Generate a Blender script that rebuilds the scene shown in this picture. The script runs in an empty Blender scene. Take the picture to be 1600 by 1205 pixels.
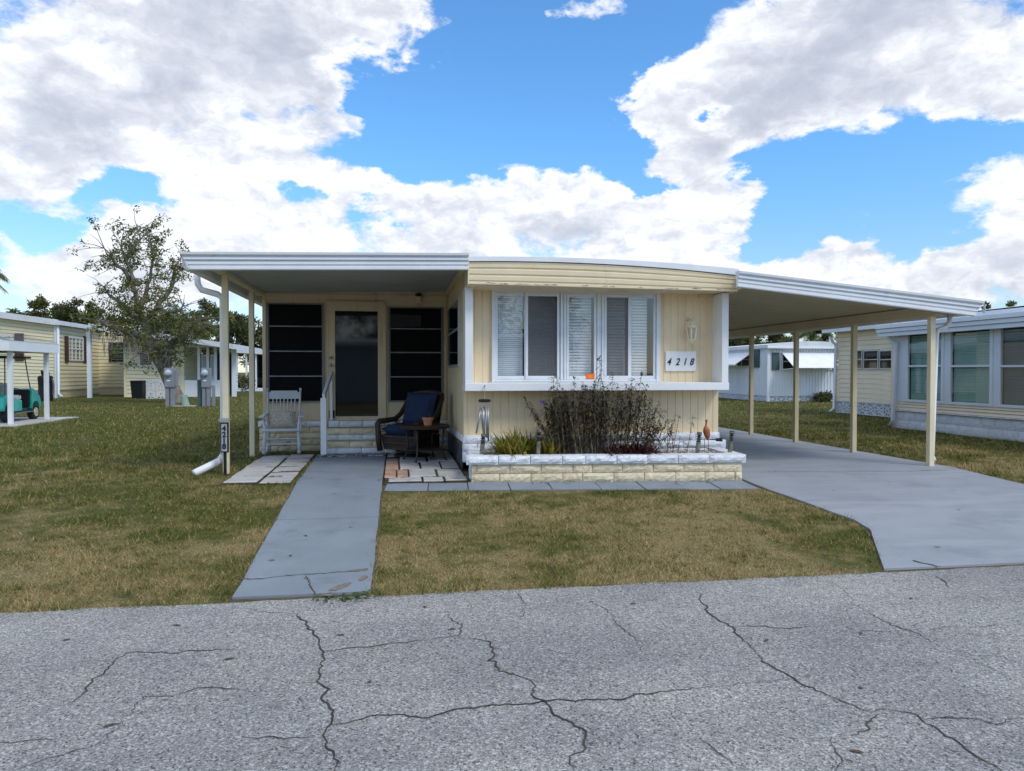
import bpy, bmesh, math, random
import numpy as np
from mathutils import Vector, Matrix

random.seed(11)
rng = np.random.default_rng(7)
R = math.radians
scene = bpy.context.scene
COL = scene.collection
PI = math.pi

# ------------------------------------------------------------------ camera
TH = R(8.9); PITCH = math.atan(21.5 / 1150); FPX = 1150.0; CZ = 1.47
cam_d = bpy.data.cameras.new('camera')
cam = bpy.data.objects.new('camera', cam_d); COL.objects.link(cam)
cam.location = (0, 0, CZ)
cam.rotation_euler = (PI / 2 - PITCH, 0, -TH)
cam_d.sensor_width = 36.0; cam_d.lens = 36.0 * FPX / 1600
cam_d.clip_start = 0.05; cam_d.clip_end = 3000
scene.camera = cam

# ------------------------------------------------------------------ exposure
vs = scene.view_settings
vs.view_transform = 'Standard'
try: vs.look = 'None'
except Exception: pass
vs.exposure = 0.20; vs.gamma = 1.0; vs.use_curve_mapping = False

# ------------------------------------------------------------------ survey helpers: sight lines from the camera spot meet real planes
_s, _c = math.sin(TH), math.cos(TH); _sp, _cp = math.sin(PITCH), math.cos(PITCH)
FW = (_s * _cp, _c * _cp, -_sp); RT = (_c, -_s, 0.0); UP = (_s * _sp, _c * _sp, _cp)
def ray(px, py):
    a = (px - 800) / FPX; b = (602.5 - py) / FPX
    return tuple(FW[i] + RT[i] * a + UP[i] * b for i in range(3))
def PY(px, py, Y):
    d = ray(px, py); t = Y / d[1]; return d[0] * t, CZ + d[2] * t
def PX(px, py, X):
    d = ray(px, py); t = X / d[0]; return d[1] * t, CZ + d[2] * t
def zg(y): return -0.22 + 0.22 * min(1.0, max(0.0, (y - 5.6) / 4.4))
def PG(px, py):
    d = ray(px, py); z = 0
    for _ in range(40):
        t = (z - CZ) / d[2]; z = zg(d[1] * t)
    return d[0] * t, d[1] * t
def V3(px, py, Y):
    x, z = PY(px, py, Y); return (x, Y, z)

# ------------------------------------------------------------------ node helpers
class NT:
    def __init__(s, tree): s.t = tree
    def n(s, typ, **kw):
        nd = s.t.nodes.new(typ)
        for k, v in kw.items(): setattr(nd, k, v)
        return nd
    def put(s, sock, v):
        if v is None: return
        if isinstance(v, bpy.types.NodeSocket): s.t.links.new(v, sock)
        else: sock.default_value = v
    def m(s, op, a, b=None, c=None, clamp=False):
        nd = s.n('ShaderNodeMath', operation=op, use_clamp=clamp)
        s.put(nd.inputs[0], a); s.put(nd.inputs[1], b); s.put(nd.inputs[2], c)
        return nd.outputs[0]
    def vm(s, op, a, b=None):
        nd = s.n('ShaderNodeVectorMath', operation=op)
        s.put(nd.inputs[0], a); s.put(nd.inputs[1], b)
        return nd.outputs['Value'] if op in ('DISTANCE', 'LENGTH', 'DOT_PRODUCT') else nd.outputs[0]
    def noise(s, vec, scale, detail=2, rough=0.5, out='Fac'):
        nd = s.n('ShaderNodeTexNoise'); s.put(nd.inputs['Vector'], vec)
        nd.inputs['Scale'].default_value = scale; nd.inputs['Detail'].default_value = detail
        nd.inputs['Roughness'].default_value = rough
        return nd.outputs[out]
    def ramp(s, x, a, b, lo=0.0, hi=1.0, smooth=True):
        nd = s.n('ShaderNodeMapRange', interpolation_type='SMOOTHSTEP' if smooth else 'LINEAR')
        s.put(nd.inputs[0], x); nd.inputs[1].default_value = a; nd.inputs[2].default_value = b
        nd.inputs[3].default_value = lo; nd.inputs[4].default_value = hi
        return nd.outputs[0]
    def mix(s, f, a, b, blend='MIX'):
        nd = s.n('ShaderNodeMix', data_type='RGBA', blend_type=blend)
        s.put(nd.inputs[0], f); s.put(nd.inputs[6], C4(a)); s.put(nd.inputs[7], C4(b))
        return nd.outputs[2]
def C4(c):
    if isinstance(c, bpy.types.NodeSocket): return c
    return tuple(c) + (1.0,) if len(c) == 3 else tuple(c)

# ------------------------------------------------------------------ sky and sun
SUN_EL = R(48); SUN_AZ_DIR = Vector((0.52, -0.62, 0)).normalized()      # towards the sun, on the ground
world = bpy.data.worlds.new('World'); scene.world = world; world.use_nodes = True
wt = NT(world.node_tree)
for nd in list(world.node_tree.nodes): world.node_tree.nodes.remove(nd)
w_out = wt.n('ShaderNodeOutputWorld'); w_bg = wt.n('ShaderNodeBackground')
SKY_STR = 0.10
w_bg.inputs[1].default_value = SKY_STR
world.node_tree.links.new(w_bg.outputs[0], w_out.inputs[0])
sky = wt.n('ShaderNodeTexSky', sky_type='NISHITA'); sky.sun_disc = False
sky.sun_elevation = SUN_EL; sky.sun_rotation = math.atan2(SUN_AZ_DIR.x, SUN_AZ_DIR.y)
sky.air_density = 1.0; sky.dust_density = 0.3; sky.ozone_density = 2.0
gen = wt.n('ShaderNodeTexCoord').outputs['Generated']
dirn = wt.vm('NORMALIZE', gen)
ST = (1.0, 1.0, 1.75)
q = wt.vm('MULTIPLY', dirn, ST)
wv = wt.vm('SUBTRACT', wt.noise(q, 3.5, 3, 0.5, 'Color'), (0.5, 0.5, 0.5))
wvm = wt.vm('SUBTRACT', wt.noise(q, 11, 6, 0.6, 'Color'), (0.5, 0.5, 0.5))
qw = wt.vm('ADD', wt.vm('ADD', q, wt.vm('MULTIPLY', wv, (0.22, 0.22, 0.22))), wt.vm('MULTIPLY', wvm, (0.17, 0.17, 0.17)))
wv2 = wt.vm('SUBTRACT', wt.noise(q, 16, 4, 0.55, 'Color'), (0.5, 0.5, 0.5))
qf = wt.vm('ADD', q, wt.vm('MULTIPLY', wv2, (0.06, 0.06, 0.06)))
fbm = wt.noise(qf, 5.0, 12, 0.62)
fbm_b = wt.noise(wt.vm('ADD', qf, (0.010, -0.01, 0.050)), 5.0, 6, 0.60)
puff = wt.noise(qf, 17, 9, 0.62)
puff_b = wt.noise(wt.vm('ADD', qf, (0.006, 0.0, 0.020)), 17, 5, 0.58)
def blob_sum(lst):
    tot = None
    for px, py, r, w in lst:
        d = Vector(ray(px, py)).normalized()
        cpt = (d.x * ST[0], d.y * ST[1], d.z * ST[2])
        dist = wt.vm('DISTANCE', qw, cpt)
        v = wt.ramp(dist, 0.0, r / 1150.0, w, 0.0)
        tot = v if tot is None else wt.m('ADD', tot, v)
    return tot
CLOUDS = [(120, 130, 470, .95), (430, 60, 300, .9), (640, 45, 150, .6), (200, 300, 280, .6), (400, 260, 210, .6), (300, 200, 260, .5),
          (540, 300, 190, .6), (60, 300, 120, .4), (800, 330, 220, .85), (960, 330, 190, .8), (1120, 330, 150, .75), (90, 420, 260, .7), (450, 400, 220, .55), (640, 330, 160, .5),
          (1050, 130, 115, .95), (995, 175, 80, .6), (1105, 215, 150, .85), (1150, 280, 110, .75), (1090, 270, 90, .5),
          (1260, 70, 270, 1.0), (1480, 40, 280, .9), (1230, 170, 180, .75), (1560, 120, 170, .75), (1390, 170, 130, .6),
          (1440, 425, 230, .85), (1590, 370, 150, .7), (1290, 430, 170, .75), (1470, 296, 110, 1.5), (1300, 322, 85, 1.6), (1585, 258, 120, 1.1),
          (885, 12, 75, 1.3), (860, 5, 40, .7), (700, 420, 280, .7), (300, 440, 280, .5), (1060, 420, 250, .6), (1200, 440, 160, .5), (600, 205, 40, .5)]
HOLES = [(800, 110, 250, -.9), (850, 200, 150, -.7), (690, 190, 130, -.7), (610, 160, 90, -.5), (960, 70, 150, -.9), (950, 220, 90, -.6), (1020, 282, 70, -.9),
         (560, 120, 70, -.35), (165, 300, 80, -.9), (60, 358, 95, -.85), (485, 345, 80, -.95), (630, 362, 80, -.9), (720, 250, 80, -.6), (430, 215, 45, -.35),
         (1380, 280, 230, -.95), (1400, 365, 90, -.5), (1230, 290, 110, -.8), (1545, 205, 110, -.5), (1150, 165, 55, -.7), (1255, 372, 80, -.8), (1540, 340, 110, -.55), (30, 290, 60, -.3)]
GREYS = [(330, 80, 330, .9), (130, 30, 300, .6), (30, 220, 260, .8), (170, 180, 220, .5), (480, 110, 200, .5), (1280, 110, 260, .95), (1430, 40, 270, .8),
         (1190, 190, 150, .6), (1130, 235, 110, .5), (20, 325, 110, .7), (40, 400, 90, .6), (130, 350, 80, .3), (1510, 80, 200, .4), (180, 420, 140, .3)]
cover = wt.m('MULTIPLY', wt.m('SUBTRACT', 1.0, wt.m('EXPONENT', wt.m('MULTIPLY', blob_sum(CLOUDS), -1.9))), 1.10)
D = wt.m('ADD', wt.m('ADD', cover, blob_sum(HOLES)), wt.m('MULTIPLY', wt.m('SUBTRACT', fbm, 0.5), 2.0))
D = wt.m('ADD', D, wt.m('MULTIPLY', wt.m('SUBTRACT', puff, 0.5), 0.95))
over = wt.m('MULTIPLY', wt.m('SUBTRACT', 1.0, wt.m('EXPONENT', wt.m('MULTIPLY', blob_sum(CLOUDS), -1.5))), 1.05)
D = wt.m('ADD', wt.m('ADD', cover, wt.m('MULTIPLY', blob_sum(HOLES), 1.0)), wt.m('MULTIPLY', wt.m('SUBTRACT', fbm, 0.5), 2.0))
D = wt.m('ADD', D, wt.m('MULTIPLY', wt.m('SUBTRACT', puff, 0.5), 0.5))
sepz = wt.n('ShaderNodeSeparateXYZ'); wt.put(sepz.inputs[0], dirn)
over = wt.m('MAXIMUM', wt.ramp(sepz.outputs[2], 0.52, 0.80, 0.0, 0.75), wt.ramp(sepz.outputs[1], 0.35, -0.15, 0.0, 0.55))   # the cloud deck that hides the sun
D = wt.m('ADD', wt.m('SUBTRACT', D, 0.49), over)
alpha = wt.m('MULTIPLY', wt.ramp(D, -0.07, 0.25), 0.98)
relief = wt.m('ADD', wt.m('MULTIPLY', wt.m('SUBTRACT', fbm, fbm_b), 1.5), wt.m('MULTIPLY', wt.m('SUBTRACT', puff, puff_b), 1.0))
mott = wt.noise(qf, 5.0, 5, 0.55)
grey = wt.m('MULTIPLY', wt.m('ADD', wt.m('MULTIPLY', blob_sum(GREYS), 0.92), wt.m('ADD', wt.m('MULTIPLY', wt.m('SUBTRACT', fbm, 0.5), 0.9), wt.m('MULTIPLY', wt.m('SUBTRACT', mott, 0.5), 1.25))), wt.ramp(D, 0.12, 0.95))
low = wt.m('MULTIPLY', wt.ramp(wt.noise(qf, 6.0, 6, 0.6), 0.48, 0.70), 0.28)     # soft grey bellies among the far cumulus
grey = wt.m('ADD', grey, wt.m('MULTIPLY', low, wt.ramp(D, 0.15, 0.6)))
grey = wt.m('ADD', grey, wt.m('MULTIPLY', relief, -1.9))
grey = wt.m('MAXIMUM', wt.m('SUBTRACT', 1.0, wt.m('EXPONENT', wt.m('MULTIPLY', wt.m('MAXIMUM', grey, 0.0), -1.35))), 0.0)
K = 1.0 / SKY_STR
cl = wt.mix(grey, (0.90 * K, 0.925 * K, 0.975 * K), (0.37 * K, 0.415 * K, 0.525 * K))
hz = wt.ramp(sepz.outputs[2], 0.0, 0.32)
blue = wt.mix(1.0, sky.outputs[0], wt.mix(hz, (1.15, 1.22, 1.35), (0.94, 1.58, 2.02)), 'MULTIPLY')
skyc = wt.mix(alpha, blue, cl)
world.node_tree.links.new(skyc, w_bg.inputs[0])

sun_d = bpy.data.lights.new('sun', 'SUN'); sun_d.energy = 1.5; sun_d.angle = R(15); sun_d.color = (1.0, 0.95, 0.87)
sun = bpy.data.objects.new('sun', sun_d); COL.objects.link(sun)
sv = Vector((SUN_AZ_DIR.x * math.cos(SUN_EL), SUN_AZ_DIR.y * math.cos(SUN_EL), math.sin(SUN_EL)))
sun.rotation_euler = sv.to_track_quat('Z', 'Y').to_euler(); sun.location = sv * 60

# ------------------------------------------------------------------ materials
def mat(name, col, rough=0.6, var=0.12, scale=3.0, bump=0.0, bscale=60.0, spec=0.35, metal=0.0, rand=0.0, stain=None, sscale=1.5, sthr=(0.55, 0.75), coat=0.0, streak=None):
    m = bpy.data.materials.new(name); m.use_nodes = True
    t = NT(m.node_tree); b = m.node_tree.nodes['Principled BSDF']
    pos = t.n('ShaderNodeNewGeometry').outputs['Position']
    f = t.noise(pos, scale, 6, 0.6)
    c = t.mix(t.ramp(f, 0.3, 0.7), [x * (1 - var) for x in col], [min(1, x * (1 + var)) for x in col])
    if stain:
        g = t.noise(t.vm('ADD', pos, (7.1, 3.3, 9.2)), sscale, 7, 0.65)
        c = t.mix(t.ramp(g, sthr[0], sthr[1]), c, stain)
    if streak:
        g = t.noise(t.vm('MULTIPLY', pos, streak[0]), 1.0, 6, .6)
        c = t.mix(t.ramp(g, streak[2], streak[3]), c, streak[1])
    if rand:
        oi = t.n('ShaderNodeObjectInfo').outputs['Random']
        c = t.mix(1.0, c, t.n_rand(oi, rand) if hasattr(t, 'n_rand') else rnd_col(t, oi, rand), 'MULTIPLY')
    t.put(b.inputs['Base Color'], c)
    b.inputs['Roughness'].default_value = rough; b.inputs['Metallic'].default_value = metal
    b.inputs['Specular IOR Level'].default_value = spec
    if coat: b.inputs['Coat Weight'].default_value = coat
    if bump:
        bp = t.n('ShaderNodeBump'); bp.inputs['Strength'].default_value = min(1.0, bump); bp.inputs['Distance'].default_value = 0.02 if bump >= 1 else 0.01
        t.put(bp.inputs['Height'], t.noise(pos, bscale, 5, 0.6)); t.put(b.inputs['Normal'], bp.outputs[0])
    return m
def rnd_col(t, oi, a):
    v = t.ramp(oi, 0, 1, 1 - a, 1 + a, False)
    cb = t.n('ShaderNodeCombineColor'); [t.put(cb.inputs[i], v) for i in range(3)]
    return cb.outputs[0]
def leaf_mat(name, a, b, scale=2.0, trans=0.35, dry=None, attr=False):
    m = bpy.data.materials.new(name); m.use_nodes = True
    t = NT(m.node_tree); t.t.nodes.remove(t.t.nodes['Principled BSDF'])
    out = t.t.nodes['Material Output']
    pos = t.n('ShaderNodeNewGeometry').outputs['Position']
    c = t.mix(t.ramp(t.noise(pos, scale, 3, 0.6), 0.35, 0.65), a, b)
    at = t.n('ShaderNodeAttribute', attribute_name='tint').outputs['Fac']
    if dry: c = t.mix(t.ramp(at, 0.62, 0.95), c, dry)
    vv = t.ramp(at, 0, 1, 0.62, 1.4, False)
    cb = t.n('ShaderNodeCombineColor'); [t.put(cb.inputs[i], vv) for i in range(3)]
    c = t.mix(1.0, c, cb.outputs[0], 'MULTIPLY')
    d = t.n('ShaderNodeBsdfPrincipled'); d.inputs['Roughness'].default_value = 0.55; d.inputs['Specular IOR Level'].default_value = 0.3; t.put(d.inputs['Base Color'], c)
    tr = t.n('ShaderNodeBsdfTranslucent'); t.put(tr.inputs[0], c)
    mx = t.n('ShaderNodeMixShader'); mx.inputs[0].default_value = trans
    t.t.links.new(d.outputs[0], mx.inputs[1]); t.t.links.new(tr.outputs[0], mx.inputs[2]); t.t.links.new(mx.outputs[0], out.inputs[0])
    return m
def glass_mat(name, tint=(0.9, 0.95, 0.95), base=0.05, refl=1.0):
    m = bpy.data.materials.new(name); m.use_nodes = True
    t = NT(m.node_tree); t.t.nodes.remove(t.t.nodes['Principled BSDF']); out = t.t.nodes['Material Output']
    tr = t.n('ShaderNodeBsdfTransparent'); tr.inputs[0].default_value = C4(tint)
    gl = t.n('ShaderNodeBsdfGlossy'); gl.inputs['Roughness'].default_value = 0.02; gl.inputs[0].default_value = (refl, refl, refl, 1)
    lw = t.n('ShaderNodeLayerWeight'); lw.inputs[0].default_value = 0.5
    f = t.m('ADD', t.m('MULTIPLY', t.m('POWER', lw.outputs['Facing'], 4.0), .9), base, clamp=True)
    mx = t.n('ShaderNodeMixShader'); t.put(mx.inputs[0], f)
    t.t.links.new(tr.outputs[0], mx.inputs[1]); t.t.links.new(gl.outputs[0], mx.inputs[2]); t.t.links.new(mx.outputs[0], out.inputs[0])
    return m
def mesh_screen_mat(name, col, opac):
    m = bpy.data.materials.new(name); m.use_nodes = True
    t = NT(m.node_tree); b = t.t.nodes['Principled BSDF']; out = t.t.nodes['Material Output']
    b.inputs['Base Color'].default_value = C4(col); b.inputs['Roughness'].default_value = 0.8
    tr = t.n('ShaderNodeBsdfTransparent'); mx = t.n('ShaderNodeMixShader'); mx.inputs[0].default_value = opac
    t.t.links.new(tr.outputs[0], mx.inputs[1]); t.t.links.new(b.outputs[0], mx.inputs[2]); t.t.links.new(mx.outputs[0], out.inputs[0])
    return m

M = {}
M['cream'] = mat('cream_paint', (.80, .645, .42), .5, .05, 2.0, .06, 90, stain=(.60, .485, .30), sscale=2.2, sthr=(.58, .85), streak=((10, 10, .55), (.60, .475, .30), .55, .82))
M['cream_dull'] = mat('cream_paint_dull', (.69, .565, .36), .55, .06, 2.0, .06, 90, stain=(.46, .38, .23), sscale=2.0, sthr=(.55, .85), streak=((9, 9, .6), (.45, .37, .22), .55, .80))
M['cream_fascia'] = mat('cream_fascia', (.785, .675, .465), .45, .05, 1.5, .05, 40, stain=(.52, .46, .33), sscale=3.0, sthr=(.60, .80), streak=((7, 7, 2.5), (.60, .50, .34), .60, .80))
M['peel'] = mat('peeling_paint', (.50, .45, .36), .6, .2, 14, .3, 90, stain=(.15, .13, .11), sscale=14, sthr=(.46, .58))
M['white'] = mat('white_paint', (.80, .81, .82), .45, .03, 2.5, .05, 60, stain=(.62, .62, .60), sscale=3, sthr=(.62, .85))
M['white_metal'] = mat('white_metal', (.78, .80, .83), .38, .04, 2.0, .03, 30, stain=(.58, .59, .58), sscale=2.2, sthr=(.6, .85), streak=((5, 5, 1.5), (.60, .61, .61), .60, .85))
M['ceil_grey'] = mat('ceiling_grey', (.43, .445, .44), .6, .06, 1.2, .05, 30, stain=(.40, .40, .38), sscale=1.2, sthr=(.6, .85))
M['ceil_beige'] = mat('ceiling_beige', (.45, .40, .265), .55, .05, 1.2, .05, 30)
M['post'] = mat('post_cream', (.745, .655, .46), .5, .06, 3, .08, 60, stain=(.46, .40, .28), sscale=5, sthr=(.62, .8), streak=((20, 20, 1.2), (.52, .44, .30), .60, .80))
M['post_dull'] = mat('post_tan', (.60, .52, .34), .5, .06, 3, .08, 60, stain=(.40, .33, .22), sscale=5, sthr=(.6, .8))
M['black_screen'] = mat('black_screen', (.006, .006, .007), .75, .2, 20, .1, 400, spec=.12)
M['dark_glass'] = mat('dark_glass', (.004, .004, .006), .04, .1, 3, spec=.55)
M['alum'] = mat('aluminium', (.50, .51, .52), .42, .1, 8, .05, 80, metal=.55)
M['alum_bar'] = mat('aluminium_bar', (.27, .275, .28), .5, .15, 8, metal=.4)
M['alum_dark'] = mat('aluminium_dark', (.20, .205, .21), .5, .1, 8, metal=.4)
M['frame_white'] = mat('window_frame_white', (.70, .735, .77), .4, .05, 6, .04, 60, stain=(.42, .43, .43), sscale=9, sthr=(.62, .8))
M['blind'] = mat('blind_white', (.86, .885, .90), .5, .03, 5)
M['blind_green'] = mat('blind_green', (.30, .47, .41), .5, .08, 2, stain=(.46, .60, .52), sscale=1.2)
M['blind_dark'] = mat('blind_dark_green', (.10, .14, .14), .5, .1, 2)
M['dark_in'] = mat('dark_interior', (.035, .036, .04), .8, .2, 3)  # shade of unlit interiors put into the colour
M['glass'] = glass_mat('window_glass', (.94, .96, .97), .10)
M['glass_dim'] = glass_mat('window_glass_dim', (.86, .90, .88), .07)
M['bug'] = mesh_screen_mat('insect_screen', (.09, .092, .10), .70)
M['bug_light'] = mesh_screen_mat('insect_screen_thin', (.12, .12, .13), .55)
M['block_white'] = mat('white_block', (.75, .775, .81), .65, .06, 6, 1.0, 26, rand=.06, stain=(.52, .53, .54), sscale=8, sthr=(.6, .8))
M['block_cream'] = mat('cream_block', (.77, .655, .45), .65, .09, 6, 1.0, 26, rand=.08, stain=(.55, .45, .29), sscale=9, sthr=(.58, .8))
M['block_dirty'] = mat('cream_block_dirty', (.60, .52, .36), .7, .1, 6, .4, 40, rand=.06, stain=(.22, .20, .16), sscale=3, sthr=(.55, .75))
M['mortar'] = mat('mortar_cream', (.44, .37, .25), .8, .15, 10, .3, 80, stain=(.22, .19, .13), sscale=6)
M['skirt_dark'] = mat('skirt_dark', (.05, .053, .065), .5, .4, 4, .2, 30, stain=(.13, .14, .17), sscale=4, sthr=(.5, .65))
M['concrete_blue'] = mat('walk_concrete', (.222, .255, .288), .62, .08, 1.3, .25, 120, stain=(.165, .186, .215), sscale=2.2, sthr=(.5, .75), streak=((2.2, .7, 1), (.225, .255, .295), .5, .75))
M['concrete_drive'] = mat('drive_concrete', (.285, .306, .335), .58, .09, .8, .25, 120, stain=(.215, .23, .255), sscale=1.1, sthr=(.48, .75), streak=((.45, 2.6, 1), (.335, .355, .385), .46, .72))
M['paver'] = mat('paver_pale', (.47, .455, .43), .8, .12, 3, .5, 60, rand=.06, stain=(.24, .23, .20), sscale=5, sthr=(.55, .75))
M['paver_brick'] = mat('paver_brick', (.47, .30, .22), .8, .15, 6, .5, 60, rand=.15, stain=(.28, .20, .15), sscale=9)
M['dirt'] = mat('dirt', (.10, .082, .055), .95, .3, 5, .6, 60)
M['gravel'] = mat('gravel_white', (.62, .58, .52), .8, .2, 30, .2, 90, rand=.2, stain=(.32, .25, .19), sscale=22, sthr=(.52, .62))
M['grey_paint'] = mat('grey_painted_wood', (.52, .545, .57), .5, .08, 8, .1, 60)
M['cushion'] = mat('cushion_beige', (.50, .44, .36), .9, .12, 16, .5, 220, stain=(.30, .27, .24), sscale=30, sthr=(.5, .6))
M['wicker'] = mat('wicker_brown', (.040, .024, .017), .45, .35, 30, .4, 200, spec=.4)
M['wicker_hi'] = mat('wicker_brown_band', (.062, .036, .024), .42, .35, 30, .4, 200, spec=.4)
M['navy'] = mat('navy_cushion', (.017, .033, .078), .85, .12, 6, .3, 250)
M['bronze'] = mat('bronze_metal', (.045, .036, .032), .45, .15, 10, metal=.3)
M['terra'] = mat('terracotta', (.56, .25, .14), .75, .12, 9, .2, 60)
M['soil'] = mat('soil', (.05, .036, .025), .95, .3, 20, .5, 80)
M['black'] = mat('black_plastic', (.012, .012, .013), .5, .2, 8)
M['black_tyre'] = mat('tyre_rubber', (.018, .018, .019), .8, .2, 12)
M['digit'] = mat('digit_black', (.015, .015, .015), .5, .05)
M['sign_white'] = mat('sign_white', (.80, .80, .80), .4, .03, 6)
M['sign_grey'] = mat('sign_grey', (.40, .40, .45), .5, .05, 6)
M['lantern'] = mat('lantern_cream', (.80, .715, .50), .5, .06, 20, .1, 60, stain=(.55, .46, .28), sscale=20)
M['orange'] = mat('orange_sticker', (.85, .16, .015), .5, .04, 6)
M['orange_light'] = mat('orange_print', (.90, .40, .18), .5, .04, 6)
M['flamingo'] = mat('flamingo_plastic', (.36, .11, .05), .5, .25, 25, stain=(.17, .05, .03), sscale=22, sthr=(.52, .66))
M['stake'] = mat('stake_light_metal', (.22, .205, .16), .5, .3, 25, .1, 80, metal=.3, stain=(.10, .095, .08), sscale=26, sthr=(.5, .6))
M['lap_cream'] = mat('lap_siding_cream', (.74, .675, .47), .55, .04, 1.0)
M['lap_peach'] = mat('lap_siding_peach', (.82, .695, .50), .55, .04, 1.0)
M['white_far'] = mat('white_siding', (.72, .75, .79), .5, .04, 1.0, stain=(.56, .57, .58), sscale=1.4, sthr=(.6, .85))
M['roof_white'] = mat('roof_white_metal', (.66, .69, .73), .45, .05, .8, stain=(.50, .51, .52), sscale=1.2)
M['shutter_brown'] = mat('shutter_brown', (.075, .035, .024), .6, .2, 5)
M['shutter_green'] = mat('shutter_green', (.055, .10, .105), .6, .15, 5)
M['lattice'] = mat('lattice_block_white', (.66, .68, .70), .7, .06, 6, .2, 60, rand=.05)
M['teal'] = mat('teal_body', (.015, .42, .34), .3, .05, 3, spec=.5, coat=.4)
M['rim'] = mat('wheel_rim', (.55, .50, .40), .4, .1, 10, metal=.4)
M['seat_cream'] = mat('seat_cream', (.60, .57, .50), .6, .08, 8)
M['shingle'] = mat('shingle_grey', (.13, .135, .165), .85, .2, 6, .4, 60)
M['utility'] = mat('utility_grey', (.23, .25, .275), .5, .08, 3, stain=(.18, .19, .2), sscale=3)
M['meter_glass'] = mat('meter_glass', (.42, .48, .52), .12, .1, 6, spec=.6)
M['utility_green'] = mat('utility_green', (.27, .38, .31), .6, .08, 6)
M['red'] = mat('red_lamp', (.65, .02, .025), .3, .1, 5)
M['car_dark'] = mat('car_paint_dark', (.02, .021, .026), .25, .1, 3, spec=.5, coat=.5)
M['bark'] = mat('bark', (.21, .18, .15), .9, .3, 4, .8, 25, stain=(.10, .085, .07), sscale=3)
M['twig'] = mat('twig_brown', (.25, .19, .13), .85, .3, 12)
M['blue_siding'] = mat('pale_blue_siding', (.42, .46, .50), .55, .05, 1.0)
M['mat_black'] = mat('doormat', (.05, .05, .05), .95, .2, 30, .5, 120, stain=(.50, .50, .48), sscale=26, sthr=(.49, .53))
M['steel_tube'] = mat('chime_tube', (.34, .36, .38), .35, .1, 12, metal=.6)
M['crack'] = mat('crack_fill', (.045, .043, .04), .95, .4, 9, stain=(.07, .075, .03), sscale=4, sthr=(.55, .6))
M['purple'] = mat('purple_petal', (.25, .09, .50), .6, .1, 20)

L = {}
L['petunia'] = leaf_mat('petunia_leaf', (.042, .033, .020), (.080, .048, .033), 6, .25, dry=(.085, .105, .034))
L['spiky'] = leaf_mat('bromeliad_leaf', (.15, .185, .03), (.25, .235, .035), 5, .3, dry=(.36, .25, .05))
L['burgundy'] = leaf_mat('burgundy_leaf', (.075, .016, .020), (.045, .020, .018), 7, .2, dry=(.10, .03, .03))
L['green'] = leaf_mat('weed_leaf', (.06, .10, .02), (.10, .14, .035), 6, .3)
L['olive'] = leaf_mat('olive_leaf', (.070, .098, .022), (.135, .155, .036), .7, .35, dry=(.19, .17, .055))
L['dark'] = leaf_mat('dark_leaf', (.045, .062, .022), (.085, .10, .034), .5, .3, dry=(.16, .14, .06))
L['palm'] = leaf_mat('palm_leaf', (.07, .11, .025), (.14, .17, .045), .8, .3, dry=(.25, .18, .06))

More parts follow.
